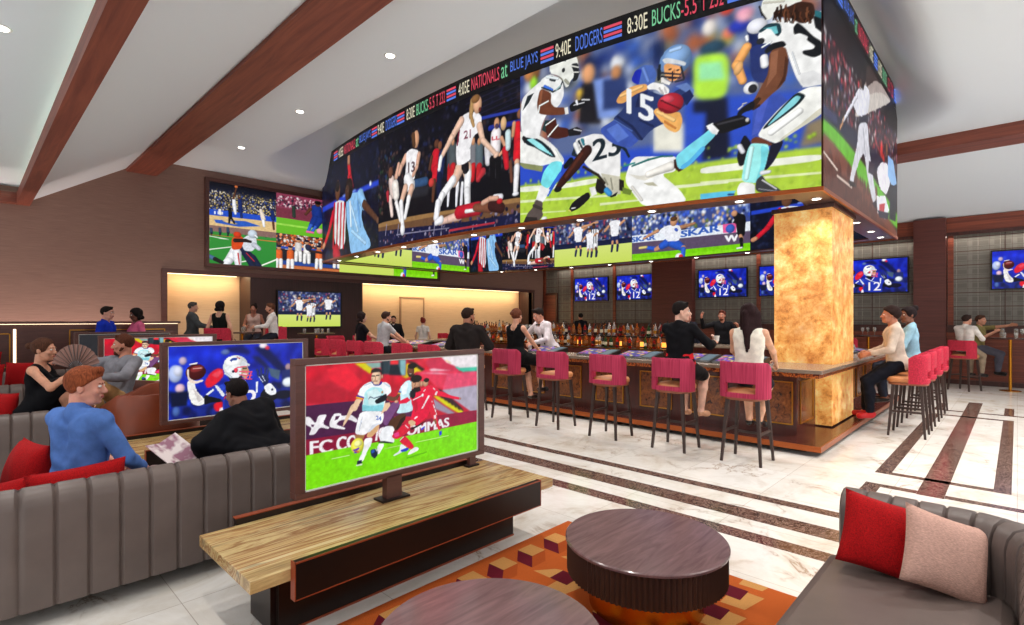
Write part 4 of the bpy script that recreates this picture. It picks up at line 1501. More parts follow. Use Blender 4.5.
    Z = ZC + 1.5 * t * t * (3 - 2 * t)
    vs = np.stack([X, Y, Z], -1).reshape(-1, 3)
    i = np.arange(nx * ny).reshape(nx, ny)
    q = np.stack([i[:-1, :-1], i[:-1, 1:], i[1:, 1:], i[1:, :-1]], -1).reshape(-1, 4)
    struct(obj('ceiling', vs, [tuple(int(k) for k in a) for a in q], 'ceiling_paint', smooth=80))
    struct(MB().prism([(.9, 4.2), (3.25, 5.66), (3.25, 5.75), (.9, 4.3)], YM, YN, axis='y').build('ceiling_slope', 'ceiling_paint'))
    struct(MB().prism([(14.6, 5.60), (XW, 4.33), (XW, 4.45), (14.6, 5.72)], YM, YN, axis='y').build('ceiling_slope', 'ceiling_paint'))
    struct(MB().box(XM, 1., YM, YN, 4.52, 4.6).build('ceiling_tray', 'ceiling_paint'))
    struct(MB().box(2.68, 3.3, YM, YW, 5.24, 5.7).build('beam_ridge', 'beam_wood'))
    struct(MB().box(14.45, 15.4, YM, YW, 5.36, 5.72).build('beam_ridge', 'beam_wood'))
    struct(MB().box(.76, .98, YM, YW, 4.14, 4.36).build('beam_eave', 'beam_wood'))
    struct(MB().box(XM, .76, YW - .22, YW, 4.14, 4.36).build('beam_eave', 'red_wood'))
    struct(MB().box(.66, .7, 14.135, 14.149, .75, 1.5).build('trim_led_strip', 'led_strip'))
    # raised platform along the left wall and the low panelled wall at its edge
    struct(MB().box(-2.6, 3.46, 14.3, YW, 0, .3).build('floor_platform', 'marble'))
    struct(MB().box(3.47, 6.6, 13.0, YW - .04, 0, .3).build('floor_platform', 'marble'))
    b = MB(); b.box(-2.6, 3.46, 14.15, 14.29, 0, 1.6)
    struct(b.build('wall_low', 'frame_wood'))
    struct(MB().box(-2.6, 3.5, 14.11, 14.33, 1.6, 1.65).build('trim_low_wall_cap', 'frame_wood'))
    struct(MB().box(-2.6, 3.44, 14.1, 14.115, 1.592, 1.6).build('trim_led_strip', 'led_strip'))
    b = MB()
    for x0, x1, z0, z1 in ((-2.6, .62, .75, 1.42), (-1.9, -.35, .95, 1.25), (1.5, 3.2, .8, 1.48)):
        w = .018
        b.box(x0, x1, 14.135, 14.15, z1 - w, z1); b.box(x0, x1, 14.135, 14.15, z0, z0 + w); b.box(x0, x0 + w, 14.135, 14.15, z0, z1); b.box(x1 - w, x1, 14.135, 14.15, z0, z1)
    struct(b.build('trim_gold_inlay', 'gold', smooth=0))
build_room()

# ---------------------------------------------------------------- hanging display ring
ZB, ZT, ZK = 3.40, 6.5, 6.08           # underside, top, foot of the ticker
YR0, YR1 = 1.85, 15.0
def x_front(y):
    y = np.asarray(y, float)
    return 6.9 + np.where(y < 8.5, .0201, .0128) * (y - 8.5) ** 2
def x_back(y):
    y = np.asarray(y, float)
    return 13.85 - .018 * (y - 7.5) ** 2
def build_ring():
    t = thing('ring_display', 'huge curved wooden ring of video screens hanging above the bar', 'video display', (10.3, 8.4, ZB))
    O = Vector((10.3, 8.4, ZB))
    L = lambda p: (p[0] - O.x, p[1] - O.y, p[2] - O.z)
    ys = np.linspace(YR0, YR1, 49)
    outer = [(float(x_front(y)), float(y)) for y in ys] + [(float(x_back(y)) + .38, float(y)) for y in ys[::-1]]
    yi = np.linspace(YR0 + .42, YR1 - .4, 49)
    inner = [(float(x_front(y)) + .45, float(y)) for y in yi] + [(float(x_back(y)), float(y)) for y in yi[::-1]]
    n = len(outer)
    b = MB()
    ring = lambda pl, z: [L((x, y, z)) for x, y in pl]
    sh = lambda pl, k: pl
    A = ring(outer, ZB); B = ring(outer, ZT); C = ring(inner, ZT); D = ring(inner, ZB)
    vs = A + B + C + D
    fs = []
    for i in range(n):
        j = (i + 1) % n
        fs += [(i, j, n + j, n + i), (n + i, n + j, 2 * n + j, 2 * n + i), (2 * n + i, 2 * n + j, 3 * n + j, 3 * n + i)]
    b.add(vs, fs)
    b.build('casing', 'dark_wood', t, smooth=20)
    b = MB(); b.add(A + D, [(i, n + i, n + (i + 1) % n, (i + 1) % n) for i in range(n)])
    b.build('soffit', 'soffit', t, smooth=20)
    b = MB()
    o2 = [(x + (-.03 if k < 49 else .03), y) for k, (x, y) in enumerate(outer)]
    o2[0] = (o2[0][0], YR0 - .03); o2[-1] = (o2[-1][0], YR0 - .03)
    P0 = ring(o2, ZB - .02); P1 = ring(o2, ZB + .035); P2 = ring(outer, ZB + .035); P3 = ring(outer, ZB - .02)
    b.add(P0 + P1 + P2 + P3, [q for i in range(n) for j in [(i + 1) % n] for q in ((i, j, n + j, n + i), (n + i, n + j, 2 * n + j, 2 * n + i), (3 * n + i, 3 * n + j, j, i))])
    b.build('edge_trim', 'copper_edge', t, smooth=20)
    # outer screens
    def front(y_hi, y_lo, z0, z1, off=.02):
        def f(u, v):
            y = y_hi + (y_lo - y_hi) * u
            return x_front(y) - off - O.x, y - O.y, z0 + (z1 - z0) * v - O.z
        return f
    za = ZB + .04
    screen('screen', PIC['football'], front(6.48, YR0, za, ZK), t, 'screen with a football catch in white and navy')
    screen('screen', PIC['basketball'], front(11.2, 6.48, za, ZK), t, 'screen with a basketball team in white')
    screen('screen', PIC['celebration'], front(YR1, 11.2, za, ZK), t, 'screen with two footballers celebrating')
    xa, xb = float(x_front(YR0)), float(x_back(YR0)) + .38
    screen('screen', PIC['baseball'], lambda u, v: (xa + (xb - xa) * u - O.x, np.full_like(u, YR0 - .02 - O.y), za + (ZK - za) * v - O.z), t, 'screen with a baseball batter')
    # inner screens on the far side of the ring
    def back(y_hi, y_lo, z0, z1, off=.02):
        def f(u, v):
            y = y_hi + (y_lo - y_hi) * u
            return x_back(y) - off - O.x, y - O.y, z0 + (z1 - z0) * v - O.z
        return f
    zi = 5.05
    for y_hi, y_lo, key, crop in ((14.55, 13.2, 'celebration', (0, 1, .25, 1)), (13.2, 11.1, 'basketball', (0, 1, .05, 1)), (11.1, 8.3, 'spurs', (0, 1, 0, 1)), (8.3, 4.85, 'kick', (0, 1, 0, 1)), (4.85, 2.3, 'celebration', (0, 1, 0, 1))):
        screen('screen', PIC[key], back(y_hi, y_lo, ZB + .03, zi), t, crop=crop)
    yl = YR1 - .42
    xl0, xl1 = float(x_front(yl)) + .45, float(x_back(yl)) - .05
    for k, key in ((0, 'spurs'), (1, 'kick')):
        w = (xl1 - xl0) / 2
        screen('screen', PIC[key], lambda u, v, k=k: (xl0 + w * (k + u) - O.x, np.full_like(u, yl - O.y), ZB + .03 + (zi - ZB - .03) * v - O.z), t)
    # ticker band with its lettering
    b = MB()
    T0 = [(x - .012 if k < 49 else x, y) for k, (x, y) in enumerate(outer[:49])]
    b.add([L((x - .025, y, ZK)) for x, y in outer[:49]] + [L((x - .025, y, ZT)) for x, y in outer[:49]], [(i + 1, i, 49 + i, 50 + i) for i in range(48)])
    b.add([L((xa - .02, YR0 - .025, ZK)), L((xb, YR0 - .025, ZK)), L((xb, YR0 - .025, ZT)), L((xa - .02, YR0 - .025, ZT))], [(0, 1, 2, 3)])
    tk = b.build('ticker', 'black', t, smooth=20)
    h = .25; z0 = ZK + .085
    cols = {'w': 'tick_white', 'b': 'tick_blue', 'r': 'tick_red', 'g': 'tick_green', 'f': 'tick_blue'}
    items = [(0., '8:30E', 'w', .32), (-.39, 'BUCKS', 'g', .42), (-.82, '-5.5', 'r', .22), (-1.1, 'T 232', 'r', .3), (.4, '#', 'f', .31), (.91, 'DODGERS', 'b', .49), (1.3, '9:40E', 'w', .3), (1.61, '#', 'f', .27), (2.29, 'BLUE JAYS', 'b', .62), (2.51, 'at', 'g', .15), (3.3, 'NATIONALS', 'r', .74), (3.68, '4:05E', 'w', .32), (4.05, '#', 'f', .29)]
    def on_front(vs, y_left):
        return [L((float(x_front(y_left - p[0])) - .035, y_left - p[0], z0 + p[1])) for p in vs]
    def flag(wd):
        vs, fs = [], []
        for r in range(4):
            k = len(vs); vs += [(0, r * .065), (wd, r * .065), (wd, r * .065 + .045), (0, r * .065 + .045)]; fs.append((k, k + 1, k + 2, k + 3))
        return np.array(vs), fs
    for lap in range(-1, 2):
        for off, body, c, wd in items:
            y = 4.41 + off + 5.5 * lap
            if y > YR1 - .05 or y - wd < YR0 + .04: continue
            vs, fs = flag(wd) if body == '#' else text_shape(body, wd, h)
            if body == '#': obj('ticker_flag', on_front(vs, y), fs, parent=tk, smooth=0, mats=['tick_blue', 'tick_red'], mi=[0, 1, 0, 1])
            else: obj('ticker_text', on_front(vs, y), fs, cols[c], tk, smooth=0)
    x = xa + .3
    for off, body, c, wd in (items[4:5] + items[7:] + items[:7]):
        if x + wd > xb - .1: break
        vs, fs = flag(wd) if body == '#' else text_shape(body, wd, h)
        obj('ticker_text' if body != '#' else 'ticker_flag', [L((x + p[0], YR0 - .035, z0 + p[1])) for p in vs], fs, cols[c], tk, smooth=0)
        x += wd + .1
    # recessed lamps in the underside
    def lamp(x, y):
        b = MB(); b.lathe([(.001, -.004), (.055, -.004), (.07, -.008), (.075, 0), (.075, .02)], L((x, y, ZB)), 14)
        k = b.build('downlight', 'white_metal', t)
        b = MB(); b.lathe([(.001, -.006), (.05, -.006), (.05, 0)], L((x, y, ZB)), 12); b.build('lamp_glow', 'lamp_glow', k)
        RING_LAMPS.append((x, y))
    for y in np.linspace(2.9, 14.2, 10): lamp(float(x_front(y)) + .23, float(y))
    for x in (8.35, 9.6, 10.9, 12.2, 13.2): lamp(x, YR0 + .2)
    for y in np.linspace(3.6, 13.4, 8): lamp(float(x_back(y)) + .19, float(y))
    for k, (x, y) in enumerate(((8.3, 2.05), (13.2, 2.05), (9.2, 14.8), (12., 14.8))):
        b = MB(); b.tube([L((x, y, ZT)), L((x, y, 7.2))], .04); b.build('hanger_rod', 'dark_metal', t)
RING_LAMPS = []
for k, c in (('tick_white', (232, 224, 196)), ('tick_blue', (86, 124, 226)), ('tick_red', (222, 74, 96)), ('tick_green', (120, 200, 150))):
    a = Mat(k, (0, 0, 0)); a.emit(c, 1.); a.m.cycles.emission_sampling = 'NONE'; MT[k] = a.m
build_ring()

# ---------------------------------------------------------------- stone pillar
def build_pillar():
    t = thing('pillar', 'tall square amber stone pillar glowing at the corner of the bar', 'pillar', (9.45, 2.35, 0))
    x0, x1, y0, y1 = -.72, .66, -.41, .38
    o = MB().box(x0, x1, y0, y1, .14, 3.36).build('onyx_cladding', 'onyx', t, bevel=.006)
    MB().box(x0 - .03, x1 + .03, y0 - .03, y1 + .03, 3.33, 3.395).build('capital', 'dark_wood', t)
    MB().box(x0 + .02, x1 - .02, y0 + .02, y1 - .02, 0, .14).build('plinth', 'dark_wood', t)
build_pillar()

# ---------------------------------------------------------------- framed displays
def build_video_wall():
    x0, x1, z0, z1 = 4.36, 12.1, 3.08, 5.42
    t = thing('video_wall', 'wide wood framed wall of six game screens on the brown wall', 'video display', (8.2, YW, z0))
    O = Vector((8.2, YW, z0)); y = -.06
    b = MB()
    f = .09
    for a in ((x0, x1, z0, z0 + f), (x0, x1, z1 - f, z1), (x0, x0 + f, z0 + f, z1 - f), (x1 - f, x1, z0 + f, z1 - f)):
        b.box(a[0] - O.x, a[1] - O.x, -.12, -.002, a[2] - O.z, a[3] - O.z)
    b.build('frame', 'frame_wood', t)
    zm = z0 + (z1 - z0) * .47
    cells = [(x0 + f, 6.2, zm, z1 - f, 'arena', (0, 1, 0, 1)), (x0 + f, 6.2, z0 + f, zm, 'tackle', (0, 1, 0, 1)),
             (6.2, 8.15, zm, z1 - f, 'derby', (0, 1, 0, 1)), (6.2, 8.15, z0 + f, zm, 'dugout', (0, 1, 0, 1)),
             (8.15, 10.15, z0 + f, z1 - f, 'spurs', (0, 1, 0, 1)), (10.15, x1 - f, z0 + f, z1 - f, 'kick', (.3, 1, 0, 1))]
    for a0, a1, b0, b1, k, crop in cells:
        screen('screen', PIC[k], lambda u, v: (a0 + (a1 - a0) * u - O.x, np.full_like(u, y), b0 + (b1 - b0) * v - O.z), t, crop=crop)
build_video_wall()

def wall_tv(name, label, pic, origin, w, h, facing, frame='black', group=None, f=.035, res=None):
    """A flat television; origin is the middle of its lower edge on the wall. facing: 'x' looks along -X, 'y' along -Y."""
    t = thing('wall_television', label, 'television', origin, -PI / 2 if facing == 'x' else 0., group)
    b = MB()
    for a in ((-w / 2, w / 2, 0, f), (-w / 2, w / 2, h - f, h), (-w / 2, -w / 2 + f, f, h - f), (w / 2 - f, w / 2, f, h - f)):
        b.box(a[0], a[1], -.09, -.02, a[2], a[3])
    b.build('frame', frame, t)
    MB().box(-w / 2 + .005, w / 2 - .005, -.055, -.025, .005, h - .005).build('back_housing', 'black', t)
    MB().box(-.2, .2, -.03, 0., h * .3, h * .7).build('wall_bracket', 'dark_metal', t)
    screen('screen', PIC[pic], lambda u, v: (-w / 2 + f + (w - 2 * f) * u, np.full_like(u, -.07), f + (h - 2 * f) * v), t, res=res)
    return t
TV_WHERE = [(12.76, 'flat television in the bay beside the brown door, farthest along the plaid wall'), (10.68, 'flat television in the plaid bay just left of the wide wood pier'),
            (7.31, 'flat television in the plaid bay just right of the wide wood pier'), (5.25, 'flat television half hidden behind the left edge of the amber pillar'),
            (3.0, 'flat television on the plaid wall just right of the amber pillar'), (-.36, 'flat television at the right end of the plaid wall, cut by the picture edge')]
for y, lab in TV_WHERE:
    wall_tv('wall_television', lab, 'quarterback', (XW - .0205, y, 2.43), 1.7, 1.0, 'x', res=(150, 86))
wall_tv('wall_television', 'large flat television on the dark wood panel showing footballers in white', 'spurs', (7.2, YW - .03, 1.44), 2.0, 1.1, 'y', res=(170, 96))
# ---------------------------------------------------------------- bar
def build_bar():
    t = thing('bar_counter', 'long dark wood bar counter running around the bottle island under the screens', 'bar', (7.43, 1.76, 0))
    O = Vector((7.43, 1.76, 0))
    def BX(b, x0, x1, y0, y1, z0, z1): return b.box(x0 - O.x, x1 - O.x, y0 - O.y, y1 - O.y, z0, z1)
    b = MB()
    zc0, zc1 = 1.0, 1.05
    BX(b, 7.43, 8.2, 2.78, 14.0, zc0, zc1); BX(b, 7.43, 8.56, 1.76, 2.78, zc0, zc1)
    BX(b, 8.56, 10.24, 1.76, 1.885, zc0, zc1)
    BX(b, 10.24, 13.5, 1.76, 2.78, zc0, zc1)
    BX(b, 12.6, 13.5, 2.78, 14.0, zc0, zc1)
    BX(b, 8.2, 12.6, 13.1, 14.0, zc0, zc1)
    b.build('counter_top', 'counter_top', t, bevel=.006)
    b = MB()
    for a in ((7.46, 7.5, 1.8, 13.96, .945, 1.0), (7.5, 13.46, 1.8, 1.84, .945, 1.0), (13.42, 13.46, 1.84, 13.96, .945, 1.0)): BX(b, *a)
    b.build('edge_strip', 'dotted_copper', t)
    b = MB()
    BX(b, 7.68, 8.1, 2.12, 13.8, .13, 1.0); BX(b, 8.1, 8.58, 2.12, 2.7, .13, 1.0)
    BX(b, 10.23, 13.3, 2.12, 2.7, .13, 1.0); BX(b, 12.75, 13.3, 2.7, 13.8, .13, 1.0); BX(b, 8.1, 12.75, 13.25, 13.8, .13, 1.0)
    b.build('front_panelling', 'bar_wood', t)
    b = MB()
    BX(b, 7.25, 8.05, 1.74, 13.9, .07, .13); BX(b, 8.05, 8.58, 1.74, 2.7, .07, .13); BX(b, 8.58, 10.22, 1.74, 1.9, .07, .13); BX(b, 10.22, 13.4, 1.74, 2.7, .07, .13)
    b.build('foot_step', 'bar_wood', t)
    b = MB()
    BX(b, 7.235, 7.25, 1.725, 13.9, .062, .132); BX(b, 7.25, 13.4, 1.725, 1.74, .062, .132)
    b.build('step_edge', 'copper_edge', t)
    b = MB(); BX(b, 7.45, 8.0, 1.95, 13.8, 0, .07); BX(b, 10.3, 13.2, 1.95, 2.6, 0, .07)
    b.build('toe_kick', 'black', t)
    def burl_panel(axis, c, w, z0=.28, z1=.86):
        b = MB(); e = .016
        if axis == 'y':
            BX(b, 7.672, 7.68, c - w / 2, c + w / 2, z0, z1)
            p = b.build('burl_panel', 'burl', t)
            b = MB()
            for a in ((c - w / 2, c + w / 2, z1 - e, z1), (c - w / 2, c + w / 2, z0, z0 + e), (c - w / 2, c - w / 2 + e, z0 + e, z1 - e), (c + w / 2 - e, c + w / 2, z0 + e, z1 - e)):
                BX(b, 7.66, 7.672, *a)
        else:
            BX(b, c - w / 2, c + w / 2, 2.112, 2.12, z0, z1)
            p = b.build('burl_panel', 'burl', t)
            b = MB()
            for a in ((c - w / 2, c + w / 2, z1 - e, z1), (c - w / 2, c + w / 2, z0, z0 + e), (c - w / 2, c - w / 2 + e, z0 + e, z1 - e), (c + w / 2 - e, c + w / 2, z0 + e, z1 - e)):
                BX(b, a[0], a[1], 2.1, 2.112, a[2], a[3])
        b.build('gold_border', 'gold', p, smooth=0)
    for k in range(13): burl_panel('y', 2.44 + k * .87, .56)
    burl_panel('x', 8.12, .62)
    for c in (10.75, 11.55, 12.35): burl_panel('x', c, .6)
a = Mat('dotted_copper', (150, 74, 36), .35, .4)
a.base(a.ramp(a.noise(a.coords((1, 1, 1)), 46., 1, .4), [(.42, (92, 36, 22)), (.58, (206, 112, 50))])); MT['dotted_copper'] = a.m
build_bar()

def build_back_bar():
    t = thing('back_bar', 'low dark island of lit bottle shelves inside the bar', 'bar shelf', (10.4, 8.4, 0))
    MB().box(-.55, .55, -3.2, 3.4, 0, 1.04).build('cabinet', 'bar_wood', t)
    MB().box(-.55, -.18, -3.2, 3.4, 1.04, 1.07).build('shelf', 'dark_metal', t)
    MB().box(-.18, .18, -3.2, 3.4, 1.04, 1.29).build('riser', 'burl', t)
    MB().box(-.18, .2, -3.2, 3.4, 1.29, 1.32).build('shelf', 'dark_metal', t)
    [MB().box(-.19, -.181, -3.1 + .55 * k, -2.95 + .55 * k, 1.1, 1.2).build('shelf_light', 'amber_glow', t) for k in range(12)]
    MB().box(-.56, -.551, -3.15, 3.35, 1.045, 1.06).build('shelf_edge', 'brass', t)
build_back_bar()

def glassy(key, c, rough=.05, tr=.75):
    a = Mat(key, c, rough); a.b.inputs['Transmission Weight'].default_value = tr; a.b.inputs['IOR'].default_value = 1.3; MT[key] = a.m
glassy('amber_glass', (206, 120, 44)); glassy('red_glass', (206, 46, 34)); glassy('green_glass', (70, 120, 66)); glassy('clear_glass', (236, 238, 236)); glassy('drink_gold', (226, 176, 60))
plain('label_ochre', (150, 96, 50), .6); plain('dark_glass', (40, 26, 22), .12); plain('cream_label', (226, 214, 186), .6); plain('cap_black', (24, 22, 22), .4)
BOTTLES = [('amber', 'amber_glass', .30, .036), ('clear', 'clear_glass', .32, .038), ('red', 'red_glass', .27, .036), ('dark', 'dark_glass', .31, .036), ('green', 'green_glass', .30, .035)]
def build_bottles():
    protos = []
    for nm, g, h, r in BOTTLES:
        b = MB()
        b.lathe([(.001, 0), (r, 0), (r, h * .58), (r * .85, h * .66), (r * .36, h * .76), (r * .36, h * .9)], n=10)
        b.lathe([(r * 1.01, h * .2), (r * 1.01, h * .42)], n=10, mi=1)
        b.lathe([(r * .42, h * .9), (r * .42, h), (.001, h)], n=8, mi=2)
        o = b.build('liquor_bottle', mats=[g, {'clear': 'gold', 'red': 'cap_black', 'amber': 'label_ochre'}.get(nm, 'cream_label'), 'cap_black'])
        protos.append(tag(o, f'{nm} glass liquor bottle standing on the lit shelves inside the bar', 'bottle', f'{nm} bottles on the bar island'))
    used = [False] * 5
    rnd = random.Random(3)
    for row, (x, z, y0, y1, st) in enumerate(((9.95, 1.07, 5.35, 11.6, .15), (10.1, 1.07, 5.4, 11.6, .16), (10.32, 1.32, 5.35, 11.6, .13), (10.48, 1.32, 5.35, 11.6, .13))):
        y = y0
        while y < y1:
            if row > 1 and 8.9 < y < 10.1:
                y += .1; continue
            k = rnd.choices(range(5), (5, 3, 2, 3, 1))[0]
            o = protos[k] if not used[k] else protos[k].copy()
            if used[k]: COL.objects.link(o)
            used[k] = True
            o.location = (x + rnd.uniform(-.025, .025), y, z + .0015); o.rotation_euler = (0, 0, rnd.uniform(0, 6)); s = rnd.uniform(.85, 1.12); o.scale = (1, 1, s)
            y += st * rnd.uniform(.75, 1.4)
    b = MB(); b.lathe([(.001, 0), (.034, 0), (.034, .004), (.005, .012), (.005, .1), (.036, .14), (.042, .18), (.034, .23)], n=10)
    g0 = tag(b.build('wine_glass', 'clear_glass'), 'empty stemmed glass in the rows at the left end of the bar island', 'glass', 'empty glasses on the bar island')
    first = True
    for i in range(8):
        for j in range(2):
            o = g0 if first else g0.copy()
            if not first: COL.objects.link(o)
            first = False
            o.location = (10.34 + j * .13, 8.98 + i * .14, 1.3215)
build_bottles()

def make_glass(loc, label, group, kind='wine'):
    b = MB()
    if kind == 'wine':
        b.lathe([(.001, 0), (.034, 0), (.03, .006), (.006, .014), (.006, .09), (.03, .12), (.042, .16), (.036, .22), (.034, .22), (.04, .16), (.028, .124), (.001, .1)], n=12)
        o = b.build('wine_glass', 'clear_glass')
        c = MB().lathe([(.001, .104), (.027, .126), (.038, .158), (.036, .175), (.001, .175)], n=12).build('drink', 'drink_gold', o)
    else:
        b.lathe([(.001, 0), (.034, 0), (.038, .13), (.036, .13), (.032, .01), (.001, .01)], n=12)
        o = b.build('tumbler', 'clear_glass')
        c = MB().lathe([(.001, .012), (.031, .012), (.034, .09), (.001, .09)], n=12).build('drink', 'drink_gold' if kind == 'beer' else 'red_glass', o)
    o.location = loc
    return tag(o, label, 'glass', group)

def build_consoles():
    proto = None
    spots = [((7.86, 2.92), -90, 'gaming console on the bar counter between the long haired woman and the pillar'),
             ((7.86, 3.62), -90, 'gaming console on the bar counter in front of the woman in black and red'),
             ((7.86, 4.58), -90, 'gaming console on the bar counter beside the third empty stool from the pillar'),
             ((7.86, 5.42), -90, 'gaming console on the bar counter beside the bartender'),
             ((7.86, 6.6), -90, 'gaming console on the bar counter behind the woman in the black sleeveless dress'),
             ((7.86, 9.75), -90, 'gaming console far along the bar, nearest the man in the dark suit'),
             ((7.86, 10.85), -90, 'gaming console at the far end of the bar, the middle one of three'),
             ((7.86, 11.9), -90, 'gaming console far along the bar, nearest the man in the grey shirt'),
             ((10.75, 2.4), 0, 'gaming console on the short side of the bar, first beyond the pillar'),
             ((11.55, 2.4), 0, 'gaming console on the short side of the bar, second beyond the pillar'),
             ((12.35, 2.4), 0, 'gaming console on the short side of the bar, third beyond the pillar')]
    for (x, y), rz, lab in spots:
        if proto is None:
            t = thing('gaming_console', lab, 'game console', (x, y, 1.0515), R(rz), 'gaming consoles on the bar')
            b = MB()
            b.prism([(-.22, 0), (.22, 0), (.22, .1), (-.2, .025)], -.34, .34, axis='x')
            b.build('housing', 'black', t, bevel=.006)
            s = Vector((0, .42, .075)).normalized()
            screen('screen', PIC['slots'], lambda u, v: (-.3 + .42 * u, -.185 + .38 * v, .034 + .068 * v), t)
            b = MB()
            b.add([(.15, -.185, .034), (.31, -.185, .034), (.31, .195, .1025), (.15, .195, .1025)], [(0, 1, 2, 3)])
            b.build('keypad', 'keypad', t)
            proto = t
        else:
            dup(proto, (x, y, 1.0515), R(rz), lab)
plain('keypad', (70, 90, 104), .3)
build_consoles()

# ---------------------------------------------------------------- seating
def shell(path, rows, mask, th, top=None, bot=None):
    """A thin wall that follows path (plan points), cut by mask[row][col]; top/bot give a height for each point. Returns a MB."""
    n = len(path)
    nr = len(rows) - 1
    P = [Vector((p[0], p[1], 0)) for p in path]
    N = []
    for i in range(n):
        d = (P[min(i + 1, n - 1)] - P[max(i - 1, 0)]).normalized()
        N.append(Vector((d.y, -d.x, 0)))
    b = MB(); vs = []
    idx = lambda side, r, c: side * (nr + 1) * n + r * n + c
    for side in (0, 1):
        for r in range(nr + 1):
            for c in range(n):
                z = bot[c] + (top[c] - bot[c]) * rows[r]
                k = th * (.5 if side == 0 else -.5)
                if r == nr: k *= .55
                p = P[c] + N[c] * k; vs.append((p.x, p.y, z))
    fs = []
    S = lambda r, c: 0 <= r < nr and 0 <= c < n - 1 and mask(r, c)
    for r in range(nr):
        for c in range(n - 1):
            if not S(r, c): continue
            fs.append((idx(0, r, c), idx(0, r, c + 1), idx(0, r + 1, c + 1), idx(0, r + 1, c)))
            fs.append((idx(1, r, c + 1), idx(1, r, c), idx(1, r + 1, c), idx(1, r + 1, c + 1)))
            for (dr, dc, a, e) in ((-1, 0, (r, c), (r, c + 1)), (1, 0, (r + 1, c + 1), (r + 1, c)), (0, -1, (r + 1, c), (r, c)), (0, 1, (r, c + 1), (r + 1, c + 1))):
                if not S(r + dr, c + dc):
                    fs.append((idx(0, *e), idx(0, *a), idx(1, *a), idx(1, *e)))
    used = sorted({i for f in fs for i in f}); mp = {o: k for k, o in enumerate(used)}
    b.add([vs[i] for i in used], [tuple(mp[i] for i in f) for f in fs])
    return b

def make_stool(name='bar_stool', fabric='stool_fabric', label='', loc=(0, 0, 0), rz=0., group=None):
    """Sitter faces local +Y. Upholstered wrap-round back with a low slot, round-cornered seat, four splayed legs and a foot rail."""
    t = thing(name, label, 'stool', loc, rz, group)
    seat = []
    for k in range(28):
        a = 2 * PI * k / 28
        c, s_ = math.cos(a), math.sin(a)
        seat.append((.225 * math.copysign(abs(c) ** .6, c), .02 + .235 * math.copysign(abs(s_) ** .6, s_)))
    b = MB()
    b.rings([[(x * k, .02 + (y - .02) * k, z) for x, y in seat] for k, z in ((.9, .775), (1, .79), (1, .83), (.94, .855), (.6, .868), (.05, .872))])
    b.build('seat', 'stool_seat', t, smooth=60)
    pts = []
    for s in np.linspace(0, 1, 29):
        # a U in plan: right side, back, left side
        L1, A, L2 = .06, .13 * PI / 2, .26
        tot = 2 * L1 + 2 * A + L2; d = s * tot; r = .13
        if d < L1: p = (.26, -.03 - d)
        elif d < L1 + A: q = (d - L1) / r; p = (.13 + r * math.cos(q), -.09 - r * math.sin(q))
        elif d < L1 + A + L2: p = (.13 - (d - L1 - A), -.22)
        elif d < L1 + 2 * A + L2: q = (d - L1 - A - L2) / r; p = (-.13 - r * math.sin(q), -.22 + r - r * math.cos(q))
        else: p = (-.26, -.09 + (d - L1 - 2 * A - L2))
        pts.append(p)
    top = [1.195 - .06 * max(0, (p[1] + .12) / .09) ** 1.2 for p in pts]
    bot = [.775] * len(pts)
    rows = [0, .13, .2, .27, .34, .41, .55, .7, .85, .96, 1.0]
    mask = lambda r, c: not (1 <= r < 5 and abs((pts[c][0] + pts[c + 1][0]) / 2) < .165 and pts[c][1] < -.2)
    shell(pts, rows, mask, .045, top, bot).build('backrest', fabric, t, smooth=50)
    b = MB(); b.prism([(x * .99, y - .02) for x, y in seat], .745, .777); b.build('seat_frame', 'copper_wood', t)
    for sx in (-1, 1):
        for sy in (-1, 1):
            b = MB(); b.taper((sx * .17, sy * .16, .75), (sx * .225, sy * .215, 0), .042, .028); b.build('leg', 'leg_wood', t)
    b = MB()
    q = .2
    for a, e in (((-q, q, .3), (q, q, .3)), ((-q, -q, .36), (-q, q, .36)), ((q, -q, .36), (q, q, .36))): b.bar(a, e, .02, .03)
    b.build('foot_rail', 'leg_wood', t)
    return t
plain('copper_wood', (150, 90, 62), .4)
STOOLS = [(2.34, 'magenta red bar stool at the corner end of the bar, under the woman in white'), (3.26, 'magenta red bar stool second from the amber pillar, under the woman in black and red'),
          (4.27, 'empty magenta red bar stool third from the amber pillar, before two gaming consoles'), (5.3, 'empty magenta red bar stool fourth from the amber pillar, facing the bartender'),
          (6.31, 'magenta red bar stool fifth from the pillar, under the woman in the black sleeveless dress')]
FAR_STOOLS = [(7.35, 'bar stool beyond the man in the dark suit, by the television corner'), (8.47, 'red bar stool back above the television edge, nearest of the far row'),
              (9.4, 'red bar stool back in the far row, second from its near end'), (10.5, 'red bar stool behind the man in the grey shirt'),
              (11.3, 'red bar stool behind the dark haired woman in the black top'), (12.15, 'red bar stool in the far row, next beyond the woman in the black top'), (12.95, 'red bar stool at the very end of the far row along the bar')]
